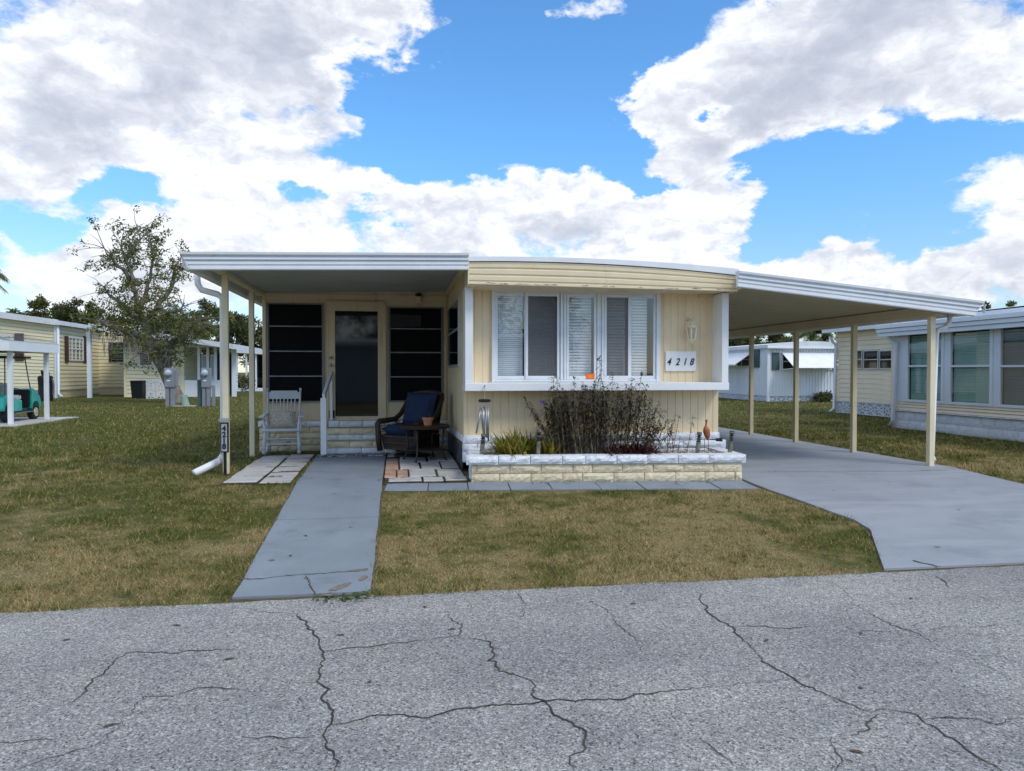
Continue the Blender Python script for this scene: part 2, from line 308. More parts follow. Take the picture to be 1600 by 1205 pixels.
# ------------------------------------------------------------------ mesh builder
class MB:
    def __init__(s): s.v = []; s.f = []
    def add(s, vs, fs):
        o = len(s.v); s.v += [tuple(p) for p in vs]; s.f += [tuple(i + o for i in f) for f in fs]; return s
    def box(s, x0, x1, y0, y1, z0, z1):
        return s.add([(x0, y0, z0), (x1, y0, z0), (x1, y1, z0), (x0, y1, z0), (x0, y0, z1), (x1, y0, z1), (x1, y1, z1), (x0, y1, z1)],
                     [(0, 3, 2, 1), (4, 5, 6, 7), (0, 1, 5, 4), (1, 2, 6, 5), (2, 3, 7, 6), (3, 0, 4, 7)])
    def bar(s, p, q, w, h=None, up=(0, 0, 1)):
        h = h or w; p = Vector(p); q = Vector(q); d = (q - p).normalized(); u = Vector(up)
        if abs(d.dot(u)) > .98: u = Vector((0, 1, 0))
        a = d.cross(u).normalized() * w / 2; b = a.cross(d).normalized() * h / 2
        vs = [p - a - b, p + a - b, p + a + b, p - a + b, q - a - b, q + a - b, q + a + b, q - a + b]
        return s.add(vs, [(0, 1, 2, 3), (7, 6, 5, 4), (0, 4, 5, 1), (1, 5, 6, 2), (2, 6, 7, 3), (3, 7, 4, 0)])
    def tube(s, pts, r, n=8, cap=True):
        pts = [Vector(p) for p in pts]; k = len(pts)
        rs = list(r) if isinstance(r, (list, tuple)) else [r] * k
        vs = []; ref = None
        for i, p in enumerate(pts):
            d = (pts[min(i + 1, k - 1)] - pts[max(i - 1, 0)])
            d = d.normalized() if d.length > 1e-9 else Vector((0, 0, 1))
            if ref is None:
                ref = Vector((1, 0, 0)) if abs(d.x) < .9 else Vector((0, 1, 0))
            a = (ref - d * ref.dot(d)); a = a.normalized() if a.length > 1e-6 else d.orthogonal().normalized(); ref = a
            b = d.cross(a)
            for j in range(n):
                t = 2 * PI * j / n; vs.append(p + (a * math.cos(t) + b * math.sin(t)) * rs[i])
        fs = [(i * n + j, i * n + (j + 1) % n, (i + 1) * n + (j + 1) % n, (i + 1) * n + j) for i in range(k - 1) for j in range(n)]
        if cap: fs += [tuple(range(n - 1, -1, -1)), tuple((k - 1) * n + j for j in range(n))]
        return s.add(vs, fs)
    def strip(s, A, B):
        n = len(A); return s.add(list(A) + list(B), [(i, i + 1, n + i + 1, n + i) for i in range(n - 1)])
    def prism(s, poly, vec):
        n = len(poly); vec = Vector(vec); P = [Vector(p) for p in poly]
        return s.add(P + [p + vec for p in P], [tuple(range(n - 1, -1, -1)), tuple(range(n, 2 * n))] + [(i, (i + 1) % n, n + (i + 1) % n, n + i) for i in range(n)])
    def lathe(s, prof, c=(0, 0, 0), n=16):
        k = len(prof); vs = []
        for r, z in prof:
            for j in range(n):
                t = 2 * PI * j / n; vs.append((c[0] + r * math.cos(t), c[1] + r * math.sin(t), c[2] + z))
        fs = [(i * n + j, i * n + (j + 1) % n, (i + 1) * n + (j + 1) % n, (i + 1) * n + j) for i in range(k - 1) for j in range(n)]
        fs += [tuple(range(n - 1, -1, -1)), tuple((k - 1) * n + j for j in range(n))]
        return s.add(vs, fs)
    def quad(s, a, b, c, d): return s.add([a, b, c, d], [(0, 1, 2, 3)])
    def build(s, name, m, parent=None, smooth=False, bevel=0.0, local=False):
        me = bpy.data.meshes.new(name); me.from_pydata(s.v, [], s.f); me.update()
        return link_mesh(name, me, m, parent, smooth, bevel, local)
INV = {}
def link_mesh(name, me, m, parent=None, smooth=False, bevel=0.0, local=False):
    if m is not None and len(me.materials) == 0: me.materials.append(m)
    if smooth:
        me.polygons.foreach_set('use_smooth', [True] * len(me.polygons))
    o = bpy.data.objects.new(name, me); COL.objects.link(o)
    if bevel:
        b = o.modifiers.new('edge', 'BEVEL'); b.width = bevel; b.segments = 2; b.limit_method = 'ANGLE'; b.angle_limit = R(40)
    if parent is not None:
        o.parent = parent
        if parent.name in INV and not local: o.matrix_parent_inverse = INV[parent.name]
    return o
def smooth_angle(o, a=40):
    me = o.data
    me.polygons.foreach_set('use_smooth', [True] * len(me.polygons))
    try: me.set_sharp_from_angle(angle=R(a))
    except Exception: pass
    return o
def tag(o, label=None, cat=None, group=None, kind=None):
    if label: o['label'] = label
    if cat: o['category'] = cat
    if group: o['group'] = group
    if kind: o['kind'] = kind
    return o
def thing(name, label, cat, loc=(0, 0, 0), rotz=0.0, group=None):
    o = bpy.data.objects.new(name, None); COL.objects.link(o); o.empty_display_size = .2
    o.location = loc; o.rotation_euler = (0, 0, rotz)
    INV[o.name] = (Matrix.Translation(loc) @ Matrix.Rotation(rotz, 4, 'Z')).inverted()
    return tag(o, label, cat, group)
def dup(root, loc, rotz=None, label=None):
    r = root.copy(); COL.objects.link(r); r.location = loc
    if rotz is not None: r.rotation_euler = (0, 0, rotz)
    if label: r['label'] = label
    for ch in [o for o in COL.objects if o.parent == root]:
        c = ch.copy(); COL.objects.link(c); c.parent = r
        for g in [o for o in COL.objects if o.parent == ch]:
            d = g.copy(); COL.objects.link(d); d.parent = c
    return r
def inst(name, me, loc, scale, parent, rotz=0.0, m=None):
    o = bpy.data.objects.new(name, me); COL.objects.link(o)
    o.location = loc; o.scale = scale; o.rotation_euler = (0, 0, rotz)
    if parent is not None:
        o.parent = parent
        if parent.name in INV: o.matrix_parent_inverse = INV[parent.name]
    return o

def np_mesh(name, V, F, tint=None):
    V = np.asarray(V, dtype=np.float32); F = np.asarray(F, dtype=np.int32)
    me = bpy.data.meshes.new(name); n, k = F.shape
    me.vertices.add(len(V)); me.vertices.foreach_set('co', V.ravel())
    me.loops.add(n * k); me.loops.foreach_set('vertex_index', F.ravel())
    me.polygons.add(n); me.polygons.foreach_set('loop_start', np.arange(0, n * k, k, dtype=np.int32))
    try: me.polygons.foreach_set('loop_total', np.full(n, k, dtype=np.int32))
    except Exception: pass
    if tint is not None:
        a = me.attributes.new('tint', 'FLOAT', 'POINT'); a.data.foreach_set('value', np.asarray(tint, dtype=np.float32))
    me.update(calc_edges=True); me.validate(); return me
def unit(a): return a / np.maximum(np.linalg.norm(a, axis=1, keepdims=True), 1e-9)
def leaf_mesh(name, c, size, asp=0.4, dirs=None, droop=0.0):
    n = len(c); size = np.broadcast_to(np.asarray(size, dtype=float), (n,))[:, None]
    a = unit(rng.normal(size=(n, 3))) if dirs is None else unit(dirs)
    a[:, 2] -= droop; a = unit(a)
    b = unit(np.cross(a, rng.normal(size=(n, 3))))
    L_ = a * size; W_ = b * size * asp * .5
    V = np.stack([c, c + L_ * .5 + W_, c + L_, c + L_ * .5 - W_], 1).reshape(-1, 3)
    F = np.arange(4 * n).reshape(n, 4)
    return np_mesh(name, V, F, np.repeat(rng.random(n), 4))

# block with a split rock face, unit size, x centred, front at y=0 facing -y, z from 0 to 1
def rough_block(name, m, seed, amp=.085, nx=8, nz=3):
    rr = random.Random(seed); mb = MB(); P = []
    for j in range(nz + 1):
        for i in range(nx + 1):
            edge = i in (0, nx) or j in (0, nz)
            P.append((-.5 + i / nx + (0 if edge else rr.uniform(-.04, .04)), .06 if edge else -rr.uniform(0, 1) * amp + .02, j / nz + (0 if edge else rr.uniform(-.07, .07))))
    F = [(j * (nx + 1) + i, j * (nx + 1) + i + 1, (j + 1) * (nx + 1) + i + 1, (j + 1) * (nx + 1) + i) for j in range(nz) for i in range(nx)]
    mb.add(P, F)
    mb.add([(-.5, .06, 0), (.5, .06, 0), (.5, 1, 0), (-.5, 1, 0), (-.5, .06, 1), (.5, .06, 1), (.5, 1, 1), (-.5, 1, 1)],
           [(0, 3, 2, 1), (4, 5, 6, 7), (1, 2, 6, 5), (2, 3, 7, 6), (3, 0, 4, 7)])
    me = bpy.data.meshes.new(name); me.from_pydata(mb.v, [], mb.f); me.materials.append(m); return me
BLK_W = [rough_block('block_white', M['block_white'], k) for k in range(5)]
BLK_C = [rough_block('block_cream', M['block_cream'], 20 + k) for k in range(5)]
BLK_S = [rough_block('block_white', M['block_white'], 60 + k, .035) for k in range(4)]
BLK_SC = [rough_block('block_cream', M['block_cream'], 70 + k, .03) for k in range(4)]
BLK_D = [rough_block('block_dirty', M['block_dirty'], 40 + k, .03) for k in range(3)]
def block_row(parent, xs, y, z0, z1, depth, pool, gap=.008, name='block'):
    for k in range(len(xs) - 1):
        a, b = xs[k], xs[k + 1]
        inst(name, pool[(k * 3 + int(z0 * 37)) % len(pool)], ((a + b) / 2, y + random.uniform(-.004, .004), z0), (b - a - gap, depth, z1 - z0 - gap), parent)
def block_col(parent, ys, x, z0, z1, depth, pool, side=-1, gap=.008, name='block'):     # row running along y; the face looks to side*x
    for k in range(len(ys) - 1):
        a, b = ys[k], ys[k + 1]
        inst(name, pool[(k * 2 + int(z0 * 31)) % len(pool)], (x, (a + b) / 2, z0), (b - a - gap, depth, z1 - z0 - gap), parent, rotz=-PI / 2 if side < 0 else PI / 2)

def ribbed(mb, p0, p1, z0, z1, out, pitch=.122, groove=.026, deep=.009, z1b=None):
    """vertical ribs on a sheet from p0 to p1 (xy), facing out (xy unit)"""
    p0 = Vector((p0[0], p0[1], 0)); p1 = Vector((p1[0], p1[1], 0)); o = Vector((out[0], out[1], 0)); Ln = (p1 - p0).length; d = (p1 - p0) / Ln
    U = [(0, 0)]; u = pitch * .4
    while u + groove < Ln:
        U += [(u, 0), (u + groove * .3, -deep), (u + groove * .7, -deep), (u + groove, 0)]; u += pitch
    U.append((Ln, 0))
    z1b = z1 if z1b is None else z1b
    A = [p0 + d * a + o * b + Vector((0, 0, z0)) for a, b in U]
    B = [p0 + d * a + o * b + Vector((0, 0, z1 + (z1b - z1) * a / Ln)) for a, b in U]
    mb.strip(A, B); return mb
def lap(mb, p0, p1, z0, z1, out, row=.115, proud=.014, z1b=None):
    """horizontal lap siding from p0 to p1 (xy)"""
    p0 = Vector((p0[0], p0[1], 0)); p1 = Vector((p1[0], p1[1], 0)); o = Vector((out[0], out[1], 0)); z1b = z1 if z1b is None else z1b
    n = max(1, int(round((z1 - z0) / row)))
    A = []; B = []
    for k in range(n):
        for f, pr in ((k / n, proud), ((k + .86) / n, proud * .3), ((k + .865) / n, -proud * 1.2), ((k + 1) / n, -proud * 1.2)):
            A.append(p0 + o * pr + Vector((0, 0, z0 + (z1 - z0) * f))); B.append(p1 + o * pr + Vector((0, 0, z0 + (z1b - z0) * f)))
    mb.strip(A, B); return mb

def text_mesh(ch, h, depth=.006, shear=0.0, offset=0.0):
    cu = bpy.data.curves.new('digit', 'FONT'); cu.body = ch; cu.size = h / .70; cu.extrude = depth / 2; cu.shear = shear; cu.offset = offset
    cu.align_x = 'CENTER'; o = bpy.data.objects.new('digit', cu); COL.objects.link(o)
    bpy.context.view_layer.update()
    me = bpy.data.meshes.new_from_object(o.evaluated_get(bpy.context.evaluated_depsgraph_get()))
    bpy.data.objects.remove(o); bpy.data.curves.remove(cu); me.materials.clear()
    return me
def digit(ch, h, x, y, z, parent, shear=0.0, offset=0.0, sx=1.0):
    me = text_mesh(ch, h, .008, shear, offset); me.materials.append(M['digit'])
    o = bpy.data.objects.new('digit', me); COL.objects.link(o); o.parent = parent; o.matrix_parent_inverse = INV[parent.name]
    o.location = (x, y, z); o.rotation_euler = (PI / 2, 0, 0); o.scale = (sx, 1, 1); return o

# =================================================================== SETTING: ground, road, paths
def lawn_colour(t):
    pos = t.n('ShaderNodeNewGeometry').outputs['Position']
    flat = t.vm('MULTIPLY', pos, (1, 1, 0.0))
    sp = t.n('ShaderNodeSeparateXYZ'); t.put(sp.inputs[0], pos)
    dry = t.noise(flat, .55, 5, .62)
    fine = t.noise(flat, 3.2, 4, .6)
    bias = t.ramp(sp.outputs[1], 5.6, 17, .105, -.13, False)
    bias2 = t.ramp(sp.outputs[0], -1.0, 1.0, 0.0, .05)
    dd = t.m('ADD', t.m('ADD', dry, t.m('MULTIPLY', t.m('SUBTRACT', fine, .5), .55)), t.m('ADD', bias, bias2))
    g = t.mix(fine, (.080, .098, .015), (.150, .158, .028))
    st = t.mix(t.noise(flat, 5, 3, .6), (.29, .21, .085), (.47, .365, .175))
    return t.mix(t.ramp(dd, .44, .70), g, st), pos
def lawn_mat(name, blades):
    m = bpy.data.materials.new(name); m.use_nodes = True; t = NT(m.node_tree); b = t.t.nodes['Principled BSDF']
    c, pos = lawn_colour(t)
    if blades:
        at = t.n('ShaderNodeAttribute', attribute_name='tint').outputs['Fac']
        c = t.mix(t.ramp(at, .80, .86), c, (.47, .36, .165))
        c = t.mix(t.ramp(at, .15, .11), c, (.060, .098, .016))
        v = t.ramp(t.m('FRACT', t.m('MULTIPLY', at, 13.7)), 0, 1, .45, 1.55, False)
        cb = t.n('ShaderNodeCombineColor'); [t.put(cb.inputs[i], v) for i in range(3)]
        c = t.mix(1.0, c, cb.outputs[0], 'MULTIPLY')
    else:
        c = t.mix(t.ramp(t.noise(pos, 60, 4, .7), .35, .65), t.mix(.8, c, (.045, .034, .02)), c)
        bp = t.n('ShaderNodeBump'); bp.inputs['Strength'].default_value = .8; bp.inputs['Distance'].default_value = .03
        t.put(bp.inputs['Height'], t.noise(pos, 35, 5, .7)); t.put(b.inputs['Normal'], bp.outputs[0])
    t.put(b.inputs['Base Color'], c); b.inputs['Roughness'].default_value = .8; b.inputs['Specular IOR Level'].default_value = .15
    return m
M['lawn'] = lawn_mat('lawn_ground', False); M['grass'] = lawn_mat('grass_blades', True)

mb = MB()
prof = [(-600, -.21), (-1.6, -.21), (-1.62, -.29), (5.57, -.29), (5.60, -.218)] + [(5.6 + .44 * k, zg(5.6 + .44 * k)) for k in range(1, 11)] + [(14, 0), (25, 0), (60, 0), (200, 0), (1400, 0)]
xs = [-1400, -300, -60, -20, -8, -4, -2, 0, 2, 4, 8, 20, 60, 300, 1400]
for i in range(len(prof) - 1):
    mb.strip([(x, prof[i][0], prof[i][1]) for x in xs], [(x, prof[i + 1][0], prof[i + 1][1]) for x in xs])
tag(mb.build('lawn', M['lawn']), kind='structure')

# road: worn pale asphalt with exposed stones
m = bpy.data.materials.new('worn_asphalt'); m.use_nodes = True; t = NT(m.node_tree); b = t.t.nodes['Principled BSDF']
pos = t.n('ShaderNodeNewGeometry').outputs['Position']
vo = t.n('ShaderNodeTexVoronoi'); t.put(vo.inputs['Vector'], pos); vo.inputs['Scale'].default_value = 165
sc_ = t.n('ShaderNodeSeparateColor'); t.put(sc_.inputs[0], vo.outputs['Color'])
vo2 = t.n('ShaderNodeTexVoronoi'); t.put(vo2.inputs['Vector'], pos); vo2.inputs['Scale'].default_value = 95
sc2 = t.n('ShaderNodeSeparateColor'); t.put(sc2.inputs[0], vo2.outputs['Color'])
st = t.mix(t.ramp(sc_.outputs[0], 0, 1, 0, 1, False), (.137, .135, .126), (.412, .408, .388))
st2 = t.mix(t.ramp(sc2.outputs[0], .78, .95), st, (.50, .49, .475))
st2 = t.mix(t.ramp(sc2.outputs[1], .86, .97), st2, (.10, .10, .105))
cl_ = t.mix(t.ramp(t.noise(pos, .9, 6, .6), .3, .7), (.86, .86, .88), (1.14, 1.13, 1.10))
tr_ = t.noise(t.vm('MULTIPLY', pos, (.12, 1.3, 1)), 1.0, 5, .55)
cl_ = t.mix(1.0, cl_, t.mix(t.ramp(tr_, .3, .7), (.90, .90, .91), (1.10, 1.10, 1.09)), 'MULTIPLY')
dk = t.noise(t.vm('ADD', pos, (3.1, 8.2, 0)), 2.6, 7, .68)
cl_ = t.mix(t.ramp(dk, .60, .74, 0, .45), cl_, (.55, .55, .55))
cc = t.mix(1.0, st2, cl_, 'MULTIPLY')
t.put(b.inputs['Base Color'], cc); b.inputs['Roughness'].default_value = .85; b.inputs['Specular IOR Level'].default_value = .25
bp = t.n('ShaderNodeBump'); bp.inputs['Strength'].default_value = .5; bp.inputs['Distance'].default_value = .004
t.put(bp.inputs['Height'], t.m('ADD', sc_.outputs[1], t.noise(pos, 160, 3, .6))); t.put(b.inputs['Normal'], bp.outputs[0])
M['road'] = m
mb = MB(); ex = [-600, -100, -20] + [-8 + .16 * k for k in range(101)] + [20, 100, 600]
edge = [(x, 5.6 + (random.uniform(-.02, .02) if abs(x) < 9 else 0), -.215) for x in ex]
mb.strip([(x, -1.6, -.222) for x in ex], [(x, 2.0, -.20) for x in ex]); mb.strip([(x, 2.0, -.20) for x in ex], edge)
mb.strip(edge, [(p[0], p[1] + .004, -.27) for p in edge])
road = tag(mb.build('road', M['road']), kind='structure')
def road_z(y): return -.222 + (.022 * (y + 1.6) / 3.6 if y < 2 else .022 - .015 * (y - 2) / 3.6)
def PR(px, py):
    d = ray(px, py); z = -.2
    for _ in range(20): t_ = (z - CZ) / d[2]; z = road_z(d[1] * t_)
    return Vector((d[0] * t_, d[1] * t_, 0))
A_ = lambda l: [(x / 2, 900 + y / 2) for x, y in l]
B_ = lambda l: [(800 + x / 2, 880 + y / 2) for x, y in l]
CR = [
 (A_([(930,117),(960,165),(990,190),(1000,220),(1012,240),(998,290),(990,330),(1018,365),(1025,400),(1040,440),(1035,465),(1015,510),(1045,560),(1058,580),(1050,625)]), .011),
 (A_([(1038,465),(1130,450),(1220,437),(1340,445),(1400,425),(1500,410),(1600,403)]) + B_([(100,433),(270,427),(450,407),(600,390),(750,378),(875,365)]), .009),
 (A_([(1405,120),(1430,150),(1430,188),(1270,210),(1160,222),(1020,235)]), .0045),
 (A_([(1430,190),(1530,205),(1545,250),(1560,290),(1600,310)]) + B_([(0,345),(70,380),(100,430),(130,475),(190,500),(230,540),(232,580),(180,605),(200,665)]), .010),
 (A_([(185,408),(240,385),(290,330),(340,290),(390,245),(430,238),(540,243),(610,235),(740,230)]), .005),
 (A_([(60,605),(150,570),(300,530),(350,490),(375,450),(420,405),(445,378),(560,370),(640,350),(780,360)]), .006),
 (A_([(-10,523),(100,515),(165,515)]), .006), (A_([(755,505),(870,508),(1005,492)]), .006),
 (A_([(730,98),(780,105),(850,115),(930,117),(985,108),(1010,95)]), .007),
 (B_([(570,85),(600,130),(640,175),(690,200),(740,250),(780,305),(870,355),(950,400),(1050,440),(1130,465),(1190,460),(1280,492),(1380,550),(1450,605),(1540,660)]), .010),
 (B_([(700,200),(790,197),(870,205),(960,198)]), .0065), (B_([(1000,210),(1080,218),(1240,210),(1350,200),(1460,200),(1620,187)]), .0075),
 (B_([(990,55),(1040,90),(1080,135),(1160,180),(1240,210),(1330,260),(1430,295),(1500,330),(1610,385)]), .0085),
 (B_([(1290,490),(1400,487),(1530,503),(1620,475)]), .008), (B_([(1150,470),(1120,520),(1060,540)]), .006),
 (B_([(1000,545),(1010,590),(1035,620),(1000,660)]), .0075), (B_([(250,120),(320,165),(350,215),(390,245),(430,245)]), .0055),
 (B_([(1320,40),(1370,80),(1450,100),(1530,135)]), .006), (B_([(15,95),(45,130),(40,155),(20,180)]), .006), (B_([(590,555),(640,590),(690,630)]), .004),
]
for pl, w in CR:
    w = max(w, .0082)
    P = [PR(*p) for p in pl]; Q = []
    for i in range(len(P) - 1):
        n = max(2, int((P[i + 1] - P[i]).length / .028)); nv = Vector((-(P[i + 1] - P[i]).y, (P[i + 1] - P[i]).x, 0)).normalized()
        wob = 0
        for k in range(n):
            wob = wob * .70 + random.gauss(0, .0105)
            Q.append(P[i].lerp(P[i + 1], k / n) + nv * wob * (math.sin(PI * k / n) ** .3 if k else 0))
    Q.append(P[-1]); A1 = []; B1 = []; ww = 1
    for i, p in enumerate(Q):
        d = (Q[min(i + 1, len(Q) - 1)] - Q[max(i - 1, 0)]).normalized(); nv = Vector((-d.y, d.x, 0))
        ww = min(1.5, max(.35, ww + random.uniform(-.28, .28))); tp = min(1, .25 + min(i, len(Q) - 1 - i) / 6)
        z = road_z(p.y) + .004
        A1.append(p + nv * w * .40 * ww * max(tp, .5) + Vector((0, 0, z))); B1.append(p - nv * w * .40 * ww * max(tp, .5) + Vector((0, 0, z)))
    mb = MB(); mb.strip(A1, B1); mb.build('crack', M['crack'], road)

def slab(mb, xl, xr, y0, y1, top=.022, thick=.12, step=.4):
    n = max(1, int(math.ceil((y1 - y0) / step))); ys = [y0 + (y1 - y0) * k / n for k in range(n + 1)]
    ys = sorted(set(ys + ([10.0] if y0 < 10 < y1 else [])))
    TL = [(xl(y), y, zg(y) + top) for y in ys]; TR = [(xr(y), y, zg(y) + top) for y in ys]
    b = lambda p: (p[0], p[1], p[2] - thick)
    mb.strip(TL, TR); mb.strip([b(p) for p in TL], TL); mb.strip(TR, [b(p) for p in TR])
    mb.quad(TL[0], b(TL[0]), b(TR[0]), TR[0]); mb.quad(TL[-1], TR[-1], b(TR[-1]), b(TL[-1]))
    return mb
def bed(name, xl, xr, y0, y1, m, top=.004):
    mb = MB(); n = max(2, int((y1 - y0) / .5)); ys = sorted(set([y0 + (y1 - y0) * k / n for k in range(n + 1)] + ([10.0] if y0 < 10 < y1 else [])))
    mb.strip([(xl(y), y, zg(y) + top) for y in ys], [(xr(y), y, zg(y) + top) for y in ys])
    return tag(mb.build(name, m), kind='structure')
wl = lambda y: -1.20 - .022 * (y - 5.6); wr = lambda y: -.205 + .001 * y
walkway = bed('walkway', lambda y: wl(y) - .03, lambda y: wr(y) + .03, 5.62, 13.25, M['dirt'])
def ragged(f, a, seed):
    return lambda y: f(y) + a * math.sin(y * 7.3 + seed) * math.sin(y * 3.1 + seed * 2)
for y0, y1 in ((5.66, 7.95), (7.965, 10.86), (10.875, 13.2)):
    slab(MB(), ragged(wl, .006, 1), ragged(wr, .006, 2), y0, y1).build('slab', M['concrete_blue'], walkway)
# worn patches and hairline cracks where the paint of the walk has gone
def ground_strip(parent, pts, w, m, top, name='crack', zf=zg):
    P = [Vector(PG(*p) + (0,)) for p in pts]; Q = []
    for i in range(len(P) - 1):
        n = max(2, int((P[i + 1] - P[i]).length / .03))
        Q += [P[i].lerp(P[i + 1], k / n) + Vector((random.gauss(0, .006), random.gauss(0, .006), 0)) for k in range(n)]
    Q.append(P[-1]); A1 = []; B1 = []
    for i, p in enumerate(Q):
        d = (Q[min(i + 1, len(Q) - 1)] - Q[max(i - 1, 0)]).normalized(); nv = Vector((-d.y, d.x, 0)); k = random.uniform(.5, 1.3)
        A1.append(p + nv * w * .5 * k + Vector((0, 0, zf(p.y) + top))); B1.append(p - nv * w * .5 * k + Vector((0, 0, zf(p.y) + top)))
    MB().strip(A1, B1).build(name, m, parent)
ground_strip(walkway, [(375, 910), (410, 909), (450, 904), (500, 901), (545, 897), (575, 893)], .010, M['crack'], .027)
ground_strip(walkway, [(478, 905), (484, 918), (493, 934)], .009, M['crack'], .027)
M['worn'] = mat('worn_concrete', (.20, .165, .13), .8, .2, 20, .3, 80)
def worn(pts, parent):
    c = Vector(PG(*pts[0]) + (0,)); mb = MB(); rim = []
    for k in range(22):
        a = 2 * PI * k / 22; rr = random.uniform(.7, 1.15); x = pts[0][0] + math.cos(a) * pts[1] * rr; y = pts[0][1] + math.sin(a) * pts[2] * rr - (x - pts[0][0]) * pts[3]
        X, Y = PG(x, y); rim.append((min(X, wr(Y) - .008), Y, zg(Y) + .026))
    mb.add(rim, [tuple(range(22))]); mb.build('worn_patch', M['worn'], parent)
for p in (((531, 922), 17, 4, .35), ((568, 908), 7, 3.5, .4), ((560, 896), 15, 1.6, .1), ((478, 908), 4, 1.6, 0), ((513, 935), 10, 1.5, 0)): worn(p, walkway)

def dl(y):
    if y < 7.0: return 4.05 + (4.87 - 4.05) * (y - 5.6) / 1.4
    return max(4.70, 4.87 - .085 * (y - 7.0))
def dr(y): return 8.34 if y > 8.6 else 8.34 + .55 * ((8.6 - y) / 3.0) ** 1.6
driveway = bed('driveway', lambda y: dl(y) - .02, lambda y: dr(y) + .02, 5.62, 24.9, M['dirt'])
for y0, y1 in ((5.64, 9.58), (9.592, 14.0), (14.012, 19.2), (19.212, 24.8)):
    slab(MB(), ragged(dl, .006, 3), ragged(dr, .006, 4), y0, y1).build('slab', M['concrete_drive'], driveway)
ground_strip(driveway, [(1425, 880), (1440, 884), (1470, 890)], .018, M['crack'], .027)
ground_strip(driveway, [(1200, 739), (1300, 740), (1420, 739), (1480, 737)], .012, M['crack'], .026)

# blue-grey edging stones along the planter, pale pavers and a few pink bricks
M['joint_soil'] = mat('joint_soil', (.075, .064, .042), .95, .3, 12, .3, 60)
def chamfer_mesh(name, m, seed, ch=.03):
    rr = random.Random(seed); j = lambda a: rr.uniform(-a, a)
    b_ = [(-.5 + j(.01), -.5 + j(.01), 0), (.5 + j(.01), -.5 + j(.01), 0), (.5 + j(.01), .5 + j(.01), 0), (-.5 + j(.01), .5 + j(.01), 0)]
    s1 = [(x, y, .8 + j(.06)) for x, y, _ in b_]; s2 = [(x * (1 - 2 * ch), y * (1 - 2 * ch), 1 + j(.10)) for x, y, _ in b_]
    mb = MB(); mb.add(b_ + s1 + s2, [(0, 1, 5, 4), (1, 2, 6, 5), (2, 3, 7, 6), (3, 0, 4, 7), (4, 5, 9, 8), (5, 6, 10, 9), (6, 7, 11, 10), (7, 4, 8, 11), (8, 9, 10, 11), (3, 2, 1, 0)])
    me = bpy.data.meshes.new(name); me.from_pydata(mb.v, [], mb.f); me.materials.append(m); me.materials.append(M['joint_soil'])
    me.polygons.foreach_set('material_index', [1, 1, 1, 1, 0, 0, 0, 0, 0, 1]); return me
PAV = [chamfer_mesh('paver', M['paver'], k) for k in range(5)]
PBR = [chamfer_mesh('brick', M['paver_brick'], 30 + k) for k in range(4)]
patio = bed('patio', lambda y: -2.30, lambda y: -1.40, 9.95, 13.35, M['joint_soil'])
yr = [9.98, 10.50, 11.02, 11.54, 12.08, 12.62, 13.18]
for r_ in range(6):
    for cidx, (xa, xb) in enumerate(((-2.24, -1.80), (-1.785, -1.385))):
        y0, y1 = yr[r_], yr[r_ + 1] - .06
        inst('paver', PAV[(r_ * 2 + cidx) % 5], ((xa + xb) / 2 - .03 * (r_ / 5), (y0 + y1) / 2, zg((y0 + y1) / 2) - .03), (xb - xa - .012, y1 - y0, .064 + random.uniform(-.010, .010)), patio, random.uniform(-.02, .02))
patio2 = bed('patio', lambda y: -.185, lambda y: .95, 9.72, 14.0, M['joint_soil'])
cols_by_row = {0: [(-.12, .33), (.345, .62), (.635, .94)], 1: [(.17, .545), (.565, .935)], 2: [(.04, .34), (.36, .66), (.675, .93)], 3: [(.04, .48), (.50, .93)], 4: [(-.17, .36), (.38, .93)]}
y2 = [9.80, 10.16, 10.98, 11.85, 12.7, 13.5]
for r_ in range(5):
    for k, (xa, xb) in enumerate(cols_by_row[r_]):
        y0, y1 = y2[r_], y2[r_ + 1] - .045
        inst('paver', PAV[(r_ * 3 + k) % 5], ((xa + xb) / 2, (y0 + y1) / 2, zg((y0 + y1) / 2) - .03), (xb - xa - .01, y1 - y0, .064 + random.uniform(-.008, .008)), patio2, random.uniform(-.015, .015))
for k in range(11):
    y0 = 10.18 + k * .205
    for xa, xb in (((-.175, -.01), (0.0, .155)) if k < 4 else ((-.175, .025),)):
        inst('brick', PBR[(k * 2 + int(xa > -.1)) % 4], ((xa + xb) / 2, y0 + .1, zg(y0) - .03), (xb - xa - .008, .195, .055 + random.uniform(-.008, .006)), patio2, random.uniform(-.03, .03))
M['edge_stone'] = mat('edging_stone', (.225, .255, .295), .65, .08, 3, .35, 90, stain=(.21, .225, .24), sscale=4, rand=.07)
edging = MB().add([(-.18, 9.34, zg(9.34) + .003), (4.62, 8.88, zg(8.88) + .003), (4.69, 9.42, zg(9.42) + .003), (-.18, 9.80, zg(9.8) + .003)], [(0, 1, 2, 3)]).build('edging_path', M['dirt'])
tag(edging, kind='structure')
ed = [-.165, .38, .89, 1.42, 1.95, 2.58, 3.14, 3.66, 4.12, 4.62]
for k in range(9):
    a, b = ed[k] + .006, ed[k + 1] - .006; f0 = lambda x: 9.345 - .0965 * (x + .16); f1 = lambda x: 9.775 - .079 * (x + .16)
    mb = MB(); pl = [(a, f0(a)), (b, f0(b)), (b + .03, f1(b)), (a + .03, f1(a))]; j = random.uniform(-.004, .006)
    mb.prism([(x, y, zg(y) - .04) for x, y in pl], (0, 0, .058 + j)); mb.build('edging_stone', M['edge_stone'], edging, bevel=.006)

